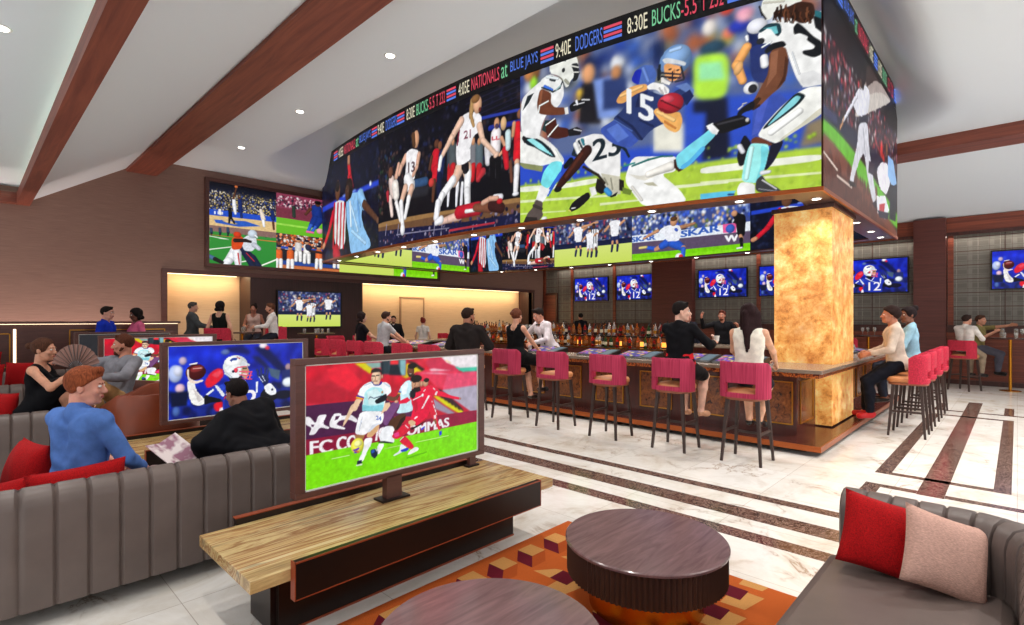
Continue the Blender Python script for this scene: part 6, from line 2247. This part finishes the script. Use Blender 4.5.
def person(label, loc, face, h=.012, scale=1., female=False, hz=.95, lean=0., side=0., twist=0., head=(0, 0), hr=None, hl=None, er=None, el=None, fr=None, fl=None, kr=None, kl=None,
           skin=(206, 150, 120), hair=(50, 34, 26), style='short', beard=False, top='shirt', topc=(60, 90, 160), sleeve=2., bottom='trousers', botc=(40, 42, 52), shoe=(24, 22, 22),
           curl=.45, pr=None, pl=None, extra=None, brow=True, group=None):
    """A posed figure. Local +Y is where it faces, +X its right hand side; hz is the height of the pelvis above the ground under it."""
    S = 1.
    root = thing('person', label, 'person', loc, R(face - 90), group); root.scale = (scale,) * 3
    w = .87 if female else 1.
    P = V3(0, 0, hz)
    Rt = rot_y(R(side)) @ rot_x(-R(lean)); Rc = Rt @ rot_z(R(twist))
    T = lambda x, y, z: P + (Rt if z < .22 else Rc) @ V3(x, y, z)
    nb = T(0, -.012, .5)
    Hr = rot_z(R(head[0])) @ rot_x(R(head[1]))
    hc = nb + Rc @ V3(0, .012, .05) + V3(0, 0, .10) + .3 * (Rt @ V3(0, 0, .1) - V3(0, 0, .1)) + Hr @ V3(0, .022, 0)
    HP = lambda x, y, z: hc + Hr @ V3(x, y, z)
    fat = 1. if h < .009 else 1.2
    # joints
    J = {}
    for s, hn, en in ((1, hr, er), (-1, hl, el)):
        sh = T(s * (.162 if female else .178), -.01, .445)
        tgt = V3(*hn) if hn is not None else V3(s * .26, .06, hz - .06)
        hint = V3(*en) if en is not None else V3(s * .5, -.7, -.3)
        e, wr = limb(sh, tgt, .285, .255, hint); J[s] = (sh, e, wr)
    K = {}
    for s, fn, kn in ((1, fr, kr), (-1, fl, kl)):
        hp = P + V3(s * .09, 0, -.02)
        tgt = V3(*fn) if fn is not None else V3(s * .11, 0, .085)
        hint = V3(*kn) if kn is not None else V3(s * .12, 1, .2)
        k_, an = limb(hp, tgt, .44, .425, hint); K[s] = (hp, k_, an)
    def torso(b, g, k=.03):
        hipr = (.112 if female else .106) + g
        b.cap(P + V3(-.07, 0, 0), P + V3(.07, 0, 0), hipr, None, k)
        for s in (-1, 1):
            b.ell(P + V3(s * .075, -.055, -.02), (.095 + g,) * 3, None, k)
            b.cap(T(s * .055, .004, .03), T(s * .05 * w, .012, .2), .1 + g, (.082 if female else .094) + g, k)
            b.cap(T(s * .062 * w, .008, .2), T(s * .085 * w, 0, .39), .085 + g, .093 * (w + .06) + g, k)
            b.cap(T(s * .03, -.01, .47), T(s * (.125 if female else .15), -.012, .445), .05 + g * .7, (.043 if female else .052) + g, k)
            b.ell(T(s * .07 * w, .075 if female else .058, .33 if female else .36), (.062 + g, .058 + g, .06 + g) if female else (.07 + g, .05 + g, .06 + g), Rc, k)
    def arm(b, s, g, upto, k=.018):
        sh, e, wr = J[s]
        b.ell(sh, ((.046 if female else .056) + g,) * 3, None, k)
        f = min(1., upto); b.cap(sh, sh + (e - sh) * f, .05 * w + g, (.05 - .01 * f) * w + g, k)
        if upto > 1: f = min(1., upto - 1); b.cap(e, e + (wr - e) * f, .041 * w + g, (.041 - .013 * f) * w + g * .8, k)
    def leg(b, s, g, upto, k=.025):
        hp, kn, an = K[s]
        f = min(1., upto); b.cap(hp, hp + (kn - hp) * f, .088 + g, .088 - .03 * f + g, k)
        if upto > 1:
            f = min(1., upto - 1); m = kn + (an - kn) * .35 + unit(np.cross(np.cross(an - kn, V3(0, 1, 0)), an - kn) * -1) * .012
            b.cap(kn, m, .054 + g, .056 + g, k); b.cap(m, kn + (an - kn) * f, .056 + g, (.056 - .02 * f) + g, k)
    fdir = {}
    for s in (1, -1):
        kn, an = K[s][1], K[s][2]; sh = unit(an - kn); f = V3(0, 1, 0) - sh * sh[1]
        f = V3(0, 1, 0) if abs(sh[1]) > .85 else f; f = unit(V3(s * .12, f[1], min(0., f[2]) * .4 - .05)); fdir[s] = f
    def foot(b, s, g, k=.012):
        an = K[s][2]; f = fdir[s]; dn = V3(0, 0, -.045)
        b.cap(an, an + dn * .6 - f * .03, .038 + g, .034 + g, k); b.cap(an + dn * .9 - f * .02, an + dn + f * .13, .032 + g, .03 + g, k); b.cap(an + dn + f * .1 + V3(-.018, 0, 0), an + dn + f * .13 + V3(.018, 0, 0), .026 + g, .026 + g, k)
    # body
    b = Blob(h)
    torso(b, 0.)
    for s in (1, -1):
        arm(b, s, 0., 2.); leg(b, s, 0., 2.); foot(b, s, 0.)
    b.cap(nb + V3(0, 0, -.04), HP(0, -.03, -.06), .058 * (w + .04), .054 * (w + .04), .02)
    b.ell(HP(0, -.014, .034), (.074, .094, .086), Hr, .012); b.ell(HP(0, .02, -.03), (.061, .066, .082), Hr, .015)
    b.cap(HP(-.022, .036, -.082), HP(.022, .036, -.082), .032, None, .014); b.cap(HP(0, .05, -.09), HP(0, .066, -.096), .026, .018, .012)
    for s in (-1, 1):
        b.cap(HP(s * .05, -.008, -.05), HP(s * .024, .045, -.09), .02, .018, .014); b.ell(HP(s * .036, .062, -.03), (.024, .02, .022), Hr, .014)
        b.ell(HP(s * .031, .094, .004), (.017, .013, .011), Hr, .008, -1)
        b.ell(HP(s * .077, -.008, -.008), (.009, .019, .031), Hr @ rot_z(R(s * 18)), .006)
    b.cap(HP(-.03, .079, .022), HP(.03, .079, .022), .011, None, .01)
    b.cap(HP(0, .083, .008), HP(0, .103, -.032), .009, .0135, .008); b.cap(HP(-.011, .092, -.036), HP(.011, .092, -.036), .008, None, .006)
    b.cap(HP(-.018, .083, -.06), HP(.018, .083, -.06), .0075, None, .005); b.cap(HP(-.015, .081, -.071), HP(.015, .081, -.071), .0078, None, .005)
    for s, pn in ((1, pr), (-1, pl)):
        sh, e, wr = J[s]
        hand_shapes(b, wr, wr - e, V3(*pn) if pn is not None else V3(-s * .8, .1, -.5), s, curl, fat)
    skin_mesh('body', b.mesh(), body_mat('skin', skin), root)
    # eyes, brows and lips as small parts of the face
    if h < .0125:
        for s in (-1, 1):
            e = MB(); e.ell(HP(s * .031, .0795, .004), (.0125, .010, .0085), 10, 8); ey = e.build('eye', 'eye_white', root)
            e = MB(); e.ell(HP(s * .031, .0862, .004), (.0055, .0045, .0055), 8, 6); e.build('iris', 'eye_dark', ey)
            bb = Blob(.004); bb.cap(HP(s * .016, .089, .022), HP(s * .046, .078, .024), .0045, .0035, .002); skin_mesh('eyebrow', bb.mesh(), body_mat('hair', hair), root)
        bb = Blob(.004); bb.cap(HP(-.02, .087, -.0625), HP(.02, .087, -.0625), .0045, None, .002); bb.cap(HP(-.015, .0865, -.07), HP(.015, .0865, -.07), .005, None, .002)
        skin_mesh('lips', bb.mesh(), body_mat('skin', tuple(int(a * k) for a, k in zip(skin, (.86, .62, .62)))), root)
    # hair
    hh = min(h, .009)
    b = Blob(hh); g = {'short': .008, 'curly': .02, 'long': .016, 'bun': .009, 'pony': .010, 'topbun': .012, 'quiff': .012, 'bob': .018}.get(style, .01)
    b.ell(HP(0, -.016, .036), (.075 + g, .094 + g, .087 + g), Hr, .01)
    if style in ('quiff', 'short'): b.cap(HP(-.04, .055, .1), HP(.035, .06, .104), .026 if style == 'quiff' else .016, None, .015)
    b.half(HP(0, .075, .062), Hr @ V3(0, .62, -.78)) if style in ('short', 'quiff', 'curly') else b.half(HP(0, .07, .058), Hr @ V3(0, .93, -.36))
    if style in ('short', 'quiff', 'bun', 'pony', 'topbun', 'curly'): b.half(HP(0, -.02, -.075), Hr @ V3(0, .25, -.97))
    if style == 'bun': b.ell(HP(0, -.135, .045), (.036, .036, .036), Hr, .012)
    if style == 'topbun': b.ell(HP(0, -.105, .105), (.05, .048, .048), Hr, .014)
    if style == 'pony':
        q = HP(0, -.115, .05); b.cap(q, q + V3(0, -.05, -.05), .026, .03, .01); b.cap(q + Hr @ V3(0, -.05, -.05), q + Hr @ V3(0, -.045, -.16), .03, .012, .01)
    if style == 'long':
        for x in np.linspace(-.07, .07, 6):
            b.cap(HP(x, -.07, .02), HP(x * 1.05, -.085, -.16), .036, .036, .012); b.cap(HP(x * 1.05, -.085, -.16), HP(x * .85 - .01, -.1, -.40 - .03 * math.sin(50 * x)), .036, .015, .012)
        for s in (-1, 1): b.cap(HP(s * .078, -.01, .03), HP(s * .084, -.02, -.16), .022, .022, .012)
    if style == 'bob':
        for s in (-1, 1): b.cap(HP(s * .07, -.03, .02), HP(s * .072, -.02, -.08), .03, .026, .012)
        b.cap(HP(-.05, -.08, -.06), HP(.05, -.08, -.06), .04, None, .012)
    skin_mesh('hair', b.mesh(.0018 if style != 'curly' else .004), body_mat('hair', hair), root)
    if beard:
        b = Blob(hh); b.cap(HP(-.052, -.0, -.045), HP(-.024, .048, -.094), .022, .021, .012); b.cap(HP(.052, 0, -.045), HP(.024, .048, -.094), .022, .021, .012); b.cap(HP(-.012, .062, -.1), HP(.012, .062, -.1), .027, None, .012)
        b.cap(HP(-.022, .083, -.052), HP(.022, .083, -.052), .007, None, .006)
        skin_mesh('beard', b.mesh(), body_mat('hair', tuple(int(x * .9) for x in hair)), root)
    # clothing
    hcl = max(h, .008); wk = .0035 if h < .011 else 0.
    if top:
        g = {'jacket': .026, 'coat': .04, 'sweater': .02}.get(top, .012)
        b = Blob(hcl); torso(b, g)
        for s in (1, -1):
            if sleeve > 0: arm(b, s, g * .9, sleeve)
        if top in ('shirt', 'jacket', 'coat', 'sweater', 'tee'):
            b.cap(nb + V3(0, -.02, -.03), nb + V3(0, -.01, .01), .062 * (w + .04), .06 * (w + .04), .015)
        if top == 'coat':
            for s in (-1, 1):
                b.cap(T(s * .05, -.03, .3), J[s][1] * .8 + T(0, 0, .2) * .2, .11, .08, .06); b.cap(P + V3(s * .1, -.02, .08), J[s][1] * .75 + P * .25, .13, .09, .06)
        if top in ('jacket', 'coat'):
            for s in (-1, 1): b.cap(P + V3(s * .08, -.01, .02), P + V3(s * .09, -.02, -.1), .12, .125, .03)
        if top == 'dress':
            long = 1. if hz < .9 or fr is not None else .9
            for s in (1, -1): leg(b, s, .03, .92, .09)
            if fr is None: b.cap(P + V3(0, 0, -.05), P + V3(0, .01, -.4), .16, .2, .06)
        if top in ('tank', 'dress') and sleeve <= 0:
            b.ell(nb + Rc @ V3(0, .05, .03), (.085, .12, .12), Rc, .01, -1); b.ell(nb + Rc @ V3(0, -.09, .04), (.085, .09, .15), Rc, .01, -1)
            for s in (1, -1): b.ell(J[s][0] + Rc @ V3(s * .05, 0, 0), (.055, .12, .13), Rc, .01, -1)
        else:
            b.ell(nb + Rc @ V3(0, .05, .035), (.045, .06, .055), Rc, .008, -1)
        skin_mesh({'tank': 'vest_top', 'dress': 'dress', 'jacket': 'jacket', 'coat': 'coat', 'sweater': 'sweater', 'tee': 't_shirt'}.get(top, 'shirt'), b.mesh(wk), body_mat('cloth', topc), root)
        if top == 'jacket':
            b = Blob(hcl); b.cap(T(0, .085, .3), nb + Rc @ V3(0, .04, -.01), .04, .035, .01); skin_mesh('shirt_front', b.mesh(), body_mat('cloth', (206, 206, 212)), root)
    if bottom == 'trousers' or bottom == 'skirt':
        b = Blob(hcl); b.cap(P + V3(-.07, 0, 0), P + V3(.07, 0, 0), .112 if top in ('shirt', 'tee', 'sweater', 'jacket', 'coat', 'tank') else .118, None, .03)
        for s in (1, -1):
            b.ell(P + V3(s * .075, -.055, -.025), (.103,) * 3, None, .03); leg(b, s, .014 if bottom == 'trousers' else .02, 1.93 if bottom == 'trousers' else .85)
        skin_mesh(bottom, b.mesh(wk), body_mat('cloth', botc), root)
    if shoe:
        for s in (1, -1):
            b = Blob(min(hcl, .009)); foot(b, s, .008); b.half(K[s][2] + V3(0, 0, -.022 if female else .006), (0, 0, 1)); skin_mesh('shoe', b.mesh(), body_mat('shoe', shoe), root)
            if female:
                an = K[s][2]; f = fdir[s]; MB().tube([an + V3(0, 0, -.05) - f * .045, an + V3(0, 0, -.085) - f * .045], [.012, .007], 6).build('heel', body_mat('shoe', shoe), root)
    if extra: extra(root, dict(P=P, T=T, J=J, K=K, HP=HP, h=hcl, g=torso, leg=leg, arm=arm, nb=nb, Rc=Rc))
    root['hand_r'] = [float(x) for x in J[1][2]]
    return root
plain('eye_white', (226, 220, 214), .2); plain('eye_dark', (36, 26, 22), .15)
SEAT_FEET = dict(fr=(.12, .45, .085), fl=(-.12, .47, .085))
def stool_feet(z=.38): return dict(fr=(.11, .34, z), fl=(-.11, .3, z))
def build_people():
    # lounge
    person('red haired man in a blue denim shirt and pale trousers, seated on the near sofa', (.52, 4.5, 0), 34, .007, 1.045, hz=.545, lean=3, twist=-6, head=(-58, -2), hr=(.2, .3, .6), er=(.7, -.7, -.4), hl=(-.14, .34, .64), el=(-.8, -.4, -.5),
           fr=(.1, .5, .085), fl=(-.12, .56, .085), skin=(214, 150, 130), hair=(128, 66, 40), style='quiff', top='shirt', topc=(84, 120, 188), sleeve=1.75, botc=(170, 140, 140), shoe=(70, 50, 40), pr=(-.2, .2, -1), pl=(.2, .2, -1))
    person('person in dark coat seen from behind, before the quarterback television', (1.74, 4.47, 0), 104, .007, .95, hz=.575, lean=30, side=-10, head=(8, -12), hl=(-.36, .3, .6), el=(-1, -.5, .0), hr=(.14, .38, .58), er=(.4, -.5, -.7), **SEAT_FEET,
           skin=(150, 100, 80), hair=(24, 18, 18), style='short', top='coat', topc=(20, 20, 24), botc=(22, 22, 26), curl=.6)
    person('woman with a brown bun and black sleeveless dress, facing the bearded man', (.55, 7.72, 0), -24, .008, 1.04, True, hz=.66, lean=4, head=(-10, 0), hr=(.14, .36, 1.08), er=(.7, -.6, -.7), hl=(-.16, .36, .72), fr=(.1, .34, .56), fl=(-.1, .3, .56),
           skin=(206, 148, 120), hair=(74, 46, 34), style='bun', top='dress', topc=(16, 16, 20), sleeve=0, bottom=None, pr=(-.3, .7, -.4), curl=.7)
    person('bearded man in a grey sweater and tan trousers, one arm stretched sideways', (1.33, 8.2, 0), 206, .008, 1.08, hz=.63, lean=-10, head=(-40, 0), hr=(.68, .12, 1.06), er=(.2, -.6, -.7), hl=(-.2, .36, .92), el=(-.9, -.2, -.5), fr=(.12, .5, .1), fl=(.16, .48, .74), kl=(-1, .6, .7),
           skin=(196, 132, 108), hair=(82, 46, 32), style='short', beard=True, top='sweater', topc=(132, 132, 140), sleeve=1.95, botc=(186, 144, 96), shoe=(36, 30, 30), pr=(0, .4, -1))
    # guests on the platform by the left wall
    ST = dict(hz=.95)
    person('man in a bright blue shirt standing against the low gold lined wall', (2.05, 13.7, 0), -30, .012, 1.14, head=(-5, 0), skin=(206, 150, 130), hair=(30, 24, 22), topc=(24, 52, 180), **ST)
    person('woman in a pink top standing against the low gold lined wall', (2.58, 13.7, 0), 188, .012, 1.12, True, head=(0, -8), skin=(110, 66, 50), hair=(24, 18, 18), style='bob', topc=(206, 96, 132), **ST)
    sit = lambda z=1.03: dict(hz=z, fr=(.11, .36, .4), fl=(-.11, .34, .4))
    person('grey suited man at the high table on the platform', (3.74, 14.1, .3), -18, .014, 1.0, head=(-10, 0), hr=(.14, .4, 1.2), skin=(196, 146, 124), hair=(70, 64, 60), top='jacket', topc=(70, 74, 76), botc=(60, 62, 66), **sit())
    person('woman in black strappy dress seen from behind at the platform table', (4.05, 13.16, .3), 48, .014, 1.0, True, head=(-10, 0), skin=(216, 166, 140), hair=(24, 18, 18), style='bob', top='dress', topc=(20, 24, 22), sleeve=0, bottom=None, **sit())
    person('woman with dark piled hair across the platform table', (5.3, 14.55, .3), 235, .014, 1.0, True, head=(0, 0), hr=(.1, .34, 1.2), skin=(160, 104, 84), hair=(30, 20, 18), style='topbun', top='tank', topc=(190, 160, 150), sleeve=0, **sit())
    person('man in a white jacket leaning on the platform table', (5.42, 13.52, .3), 165, .014, 1.0, lean=8, head=(0, 0), hl=(-.1, .44, 1.2), hr=(.16, .38, 1.2), skin=(196, 140, 116), hair=(90, 56, 40), beard=True, topc=(226, 222, 220), **sit())
    # around the far end of the bar
    stool = lambda z=1.0: dict(hz=z, fr=(.11, .3, .42), fl=(-.11, .26, .42))
    person('dark haired woman in a black open back top at the far end of the bar', (6.56, 11.3, 0), -12, .014, 1.05, True, head=(-6, 0), hr=(.16, .4, 1.12), skin=(206, 156, 134), hair=(36, 24, 24), style='bob', top='tee', topc=(20, 20, 26), sleeve=.5, **stool())
    person('man in a light grey t-shirt leaning on the far end of the bar', (6.6, 10.48, 0), -6, .012, 1.06, lean=10, head=(-8, 0), hr=(.18, .5, 1.1), hl=(-.1, .54, 1.1), skin=(206, 152, 128), hair=(52, 34, 28), beard=True, top='tee', topc=(168, 168, 172), sleeve=.6, botc=(24, 24, 30), **stool())
    person('man in a black suit with a glass standing beyond the end of the bar', (9.75, 14.75, 0), 232, .014, 1.05, head=(0, 0), hr=(.1, .36, 1.2), skin=(196, 140, 118), hair=(40, 28, 26), beard=True, top='jacket', topc=(28, 28, 32), **ST)
    person('woman in a white top with hair up, seated beyond the end of the bar', (10.75, 14.5, 0), 30, .014, 1.02, True, head=(0, 0), skin=(214, 168, 146), hair=(120, 44, 40), style='topbun', topc=(222, 216, 212), sleeve=.4, hz=.93)
    person('man in a dark suit standing with his back turned beside the large television', (5.56, 6.33, 0), 30, .009, 1.09, head=(-34, 0), hr=(.2, .3, 1.12), er=(.8, -.5, -.5), hl=(-.2, .3, 1.1), el=(-.8, -.5, -.5), skin=(176, 120, 96), hair=(44, 30, 24), beard=True, top='jacket', topc=(40, 34, 34), botc=(36, 32, 34), **ST)
    person('woman in black sleeveless dress seated at the bar with her legs crossed', (6.6, 6.27, 0), 4, .009, 1.05, True, head=(4, 2), lean=3, hr=(.2, .4, 1.08), hl=(-.2, .4, 1.08), skin=(214, 160, 134), hair=(100, 58, 42), style='bun', top='dress', topc=(18, 18, 20), sleeve=0, bottom=None, hz=1.02, fr=(.26, .36, .5), fl=(.1, .3, .36))
    def braces(root, q):
        for s in (-1, 1):
            T = q['T']; pts = [T(s * .08, .125, .12), T(s * .09, .118, .28), T(s * .1, .085, .42), T(s * .1, .02, .505), T(s * .09, -.075, .45), T(s * .06, -.125, .3), T(s * .03, -.128, .1)]
            MB().tube(pts, .014, 6).build('brace', 'black', root)
        b = Blob(.007)
        for s in (-1, 1): b.cap(q['nb'] + q['Rc'] @ V3(0, .085, -.015), q['nb'] + q['Rc'] @ V3(s * .045, .082, -.012), .008, .017, .004)
        skin_mesh('bow_tie', b.mesh(), MT['black'], root)
    person('bartender in white shirt, black braces and bow tie leaning over the counter', (8.56, 7.12, 0), 165, .009, 1.14, hz=.97, lean=24, head=(-4, -18), hr=(.34, .42, 1.06), er=(1, -.4, -.1), hl=(-.12, .44, 1.06), el=(-.9, -.6, -.1), skin=(206, 146, 124), hair=(30, 22, 20), style='quiff', topc=(214, 206, 212), sleeve=1.95, botc=(20, 20, 24), extra=braces)
    person('person in black standing far off by the right wall beyond the bottles', (17.2, 12.68, 0), 60, .014, 1.12, head=(0, 0), skin=(190, 140, 120), hair=(24, 20, 20), topc=(26, 26, 32), **ST)
    def red_band(root, q):
        b = Blob(q['h']); T = q['T']; P = q['P']
        b.cap(P + V3(-.07, 0, 0), P + V3(.07, 0, 0), .132, None, .03)
        for s in (-1, 1): b.cap(T(s * .055, .004, .0), T(s * .05, .012, .13), .122, .112, .03)
        skin_mesh('red_hem_band', b.mesh(.002), body_mat('cloth', (206, 36, 44)), root, 'bright red lower band of the top')
    person('woman in black top with a red band, raising a small cup at the bar', (6.62, 3.26, 0), 2, .009, 1.1, True, hz=.985, lean=2, head=(-62, 0), hr=(.3, .36, 1.27), er=(.9, -.2, -1), hl=(-.16, .42, 1.06), el=(-.8, -.4, -.5), skin=(222, 176, 156), hair=(26, 20, 20), style='short', top='sweater', topc=(20, 20, 24), sleeve=1.45, bottom='skirt', botc=(30, 28, 30), shoe=(200, 150, 120), fr=(.14, .32, .42), fl=(-.06, .3, .42), extra=red_band, curl=.8, pr=(-.8, .5, -.1))
    person('smiling man in a dark jacket across the bar, next to the waving man', (13.9, 6.6, 0), 228, .014, 1.1, head=(10, 0), skin=(210, 150, 132), hair=(60, 40, 34), top='jacket', topc=(34, 36, 48), **ST)
    person('man in black waving one raised hand across the bar', (13.85, 5.62, 0), 215, .012, 1.12, head=(-24, 0), hr=(.5, .2, 1.55), er=(.6, -.2, -1), hl=(-.3, .2, 1.34), el=(-.7, .1, -.9), skin=(206, 140, 116), hair=(90, 44, 34), beard=True, topc=(26, 26, 30), sleeve=1.9, **ST)
    person('woman with long straight dark hair and a white top, seated beside the pillar', (6.62, 2.36, 0), 6, .009, 1.07, True, hz=.985, lean=2, head=(42, 0), hr=(.2, .4, 1.08), hl=(-.2, .4, 1.08), skin=(222, 170, 140), hair=(40, 24, 26), style='long', top='tee', topc=(236, 230, 216), sleeve=0, bottom='skirt', botc=(40, 36, 40), shoe=(24, 22, 24), fr=(.06, .24, .42), fl=(-.05, .24, .42))
    person('man in a beige shirt, black trousers and red shoes on the end stool', (9.64, 1.29, 0), 104, .009, 1.08, hz=.98, lean=6, head=(6, 4), hr=(.2, .33, 1.09), er=(.6, -.8, -.3), hl=(-.16, .33, 1.09), el=(-.6, -.8, -.3), skin=(176, 116, 92), hair=(38, 24, 22), style='curly', topc=(196, 180, 166), sleeve=1.8, botc=(22, 24, 34), shoe=(186, 30, 36), fr=(.12, .36, .27), fl=(-.1, .32, .27))
    person('woman with dark bun and light denim shirt beside the man in beige', (10.42, 1.2, 0), 100, .010, 1.08, True, hz=.98, lean=4, head=(36, 2), hr=(.2, .36, 1.09), hl=(-.2, .36, 1.09), skin=(120, 76, 58), hair=(30, 20, 22), style='topbun', topc=(142, 182, 202), sleeve=1.7, botc=(40, 44, 58), fr=(.12, .36, .42), fl=(-.1, .34, .42))
    # the table by the right wall
    person('man in a white shirt and khaki trousers on a red chair by the right wall', (16.55, .9, 0), -28, .012, 1.0, hz=1.03, lean=4, head=(-14, 0), hr=(.14, .3, 1.34), hl=(-.1, .36, 1.34), skin=(206, 150, 126), hair=(50, 36, 32), topc=(226, 220, 214), sleeve=1.4, botc=(150, 132, 112), shoe=(30, 26, 26), fr=(.12, .38, .4), fl=(-.1, .36, .4))
    person('man in a patterned olive shirt pointing across the table by the right wall', (17.7, .72, 0), -96, .012, 1.02, hz=.99, lean=4, head=(-16, 0), hl=(-.18, .62, 1.52), el=(-.6, -.2, -.4), hr=(.16, .34, 1.36), skin=(210, 150, 122), hair=(80, 54, 42), topc=(136, 124, 78), sleeve=.9, botc=(96, 96, 110), fr=(.12, .38, .4), fl=(-.12, .36, .4), curl=.3)
    person('person in a green skirt and black heels cut off at the picture edge', (17.12, -.72, 0), 150, .012, 1.0, True, hz=1.03, head=(0, 0), hr=(.14, .3, 1.34), skin=(206, 120, 100), hair=(60, 36, 28), style='bob', topc=(230, 226, 220), bottom='skirt', botc=(70, 170, 40), shoe=(22, 20, 22), fr=(.08, .42, .44), fl=(-.12, .34, .34))
build_people()

# ---------------------------------------------------------------- things held or set down
def build_held():
    def world(o, p): return o.matrix_world @ Vector(p)
    bpy.context.view_layer.update()
    t = thing('hand_fan', 'large open brown folding fan held up beside the woman in black dress', 'fan', (.83, 7.3, 1.16), R(-48))
    b = MB(); n = 26
    ring = lambda r, off: [(r * math.cos(R(14 + 152 * k / n)), off + (.006 if k % 2 else -.006), r * math.sin(R(14 + 152 * k / n))) for k in range(n + 1)]
    vs = ring(.09, 0) + ring(.27, 0); b.add(vs, [(k, k + 1, n + 2 + k, n + 1 + k) for k in range(n)]); b.build('pleated_leaf', 'fan_paper', t, smooth=0)
    b = MB()
    for k in range(0, n + 1, 2):
        a = R(14 + 152 * k / n); b.bar((.0, -.004, 0), (.27 * math.cos(a), -.004, .27 * math.sin(a)), .012, .003)
    b.build('fan_ribs', 'leg_wood', t, smooth=0)
    t = thing('magazine', 'open magazine held by the person in the dark coat', 'magazine', (1.1, 4.66, .66), R(20))
    for s in (-1, 1):
        b = MB(); b.prism([(0, 0), (s * .13, .05), (s * .13, .056), (0, .008)], -.14, .14, axis='y'); b.build('page', 'magazine_page', t)
    t.rotation_euler = (R(35), R(-10), R(30))
    t = thing('serving_tray', 'flat black tray under the bartender\'s hands on the counter', 'tray', (7.95, 7.2, 1.052), R(96))
    MB().lathe([(.001, 0), (.17, 0), (.185, .02), (.178, .02), (.165, .006), (.001, .006)], n=28).build('tray', 'black', t)
    t2 = thing('cup', 'small white cup in the raised hand of the woman in black and red', 'cup', (7.02, 2.92, 1.4))
    MB().lathe([(.001, 0), (.026, 0), (.036, .075), (.033, .075), (.024, .006), (.001, .006)], n=16).build('bowl', 'white_metal', t2)
plain('fan_paper', (140, 104, 94), .8)
a = Mat('magazine_page', (222, 206, 208), .5)
a.base(a.ramp(a.noise(a.coords((9, 9, 9)), 1.2, 2, .5), [(.45, (228, 216, 216)), (.6, (150, 96, 120))])); MT['magazine_page'] = a.m
build_held()
# ---------------------------------------------------------------- lamps
def spot(loc, energy, angle=110, col=(255, 248, 240), rad=.07, blend=.6):
    l = bpy.data.lights.new('downlight_beam', 'SPOT'); l.energy = energy; l.color = lin(col); l.spot_size = R(angle); l.spot_blend = blend; l.shadow_soft_size = rad
    o = bpy.data.objects.new('downlight_beam', l); COL.objects.link(o); o.location = loc
    return o
def downlight(x, y, z, energy, angle=115, col=(255, 248, 240), label='unseen round recessed ceiling lamp filling out the room light', group='recessed ceiling lamps', tilt=0.):
    t = thing('ceiling_downlight', label, 'ceiling light', (x, y, z), 0, group)
    MB().lathe([(.06, -.004), (.085, -.008), (.09, 0), (.09, .03), (.06, .03)], n=20).build('trim_ring', 'white_metal', t)
    MB().lathe([(.001, -.0085), (.062, -.0085), (.062, -.004)], n=16).build('lamp_glow', 'lamp_glow', t)
    spot((x, y, z - .03), energy, angle, col)
def strip(loc, size, rot, energy, col, name='cove_and_fill_light'):
    l = bpy.data.lights.new(name, 'AREA'); l.shape = 'RECTANGLE'; l.size, l.size_y = size; l.energy = energy; l.color = lin(col)
    o = bpy.data.objects.new(name, l); COL.objects.link(o); o.location = loc; o.rotation_euler = tuple(R(a) for a in rot)
    return o
def build_lamps():
    for y in (-2.4, .66, 3.7): downlight(4.39, y, ZC, 250)
    for y, d in ((6.73, 'nearest the hanging screens of the three in its row'), (9.77, 'middle one of the three lamps in its row'), (12.8, 'closest to the video wall of the three in its row')):
        downlight(4.39, y, ZC, 250, label='recessed ceiling lamp ' + d, group=None)
    for y in (-2., 1.4, 4.2): downlight(.24, y, 4.52, 150)
    downlight(.24, 7.1, 4.52, 150, label='recessed lamp in the green lit ceiling tray at the picture edge', group=None)
    for x, y in ((7.5, -.7), (10., -.7), (12.6, -.7), (6., -3.), (9, -3.), (12, -3.)): downlight(x, y, ZC, 480)  # lamps added out of view to brighten the right of the room
    for x, y in ((9.3, 4.5), (9.3, 7.5), (9.3, 10.5), (11.8, 4.5), (11.8, 7.5), (11.8, 10.5)): downlight(x, y, 7.08, 520, 100)  # unseen lamps added above the ring to light the bar island
    for x, y in RING_LAMPS: spot((x, y, ZB - .03), 56, 130)
    W = bpy.data.worlds.new('room_ambience'); SC.world = W; W.use_nodes = True
    bg = W.node_tree.nodes['Background']; bg.inputs[0].default_value = (1., .98, .97, 1); bg.inputs[1].default_value = 1.1
    # warm strips at the head of the niches
    for x0, x1 in ((3.7, 5.4), (9.2, 17.1)): strip(((x0 + x1) / 2, YN - .3, 2.9), (x1 - x0, .1), (0, 0, 0), 11 * (x1 - x0), (255, 220, 172))
    # cove light of the ceiling tray, then two unseen strips added as fill
    strip((.9, 6, 4.39), (.04, 18), (0, 250, 0), 75, (222, 255, 214))
    strip((.3, 14.7, .36), (6, .05), (138, 0, 0), 115, (255, 232, 220)).data.spread = R(140)  # hidden strip added behind the low wall to brighten the left wall
    strip((XW - .17, 4, 3.86), (.04, 21), (0, 12, 0), 85, (255, 240, 226))  # strip added under the picture rail to brighten the plaid panels
build_lamps()

# ---------------------------------------------------------------- camera and view
cam = bpy.data.cameras.new('camera'); cam.sensor_width = 36.; cam.lens = 526 / 1024 * 36; cam.shift_y = 6.5 / 1024; cam.clip_start = .05
co = bpy.data.objects.new('camera', cam); COL.objects.link(co)
co.location = (0, 0, 1.7); co.rotation_euler = (R(90), 0, R(43.85 - 90))
SC.camera = co
SC.view_settings.view_transform = 'Standard'; SC.view_settings.look = 'None'; SC.view_settings.exposure = 0.; SC.view_settings.gamma = 1.
SC.view_settings.use_curve_mapping = False
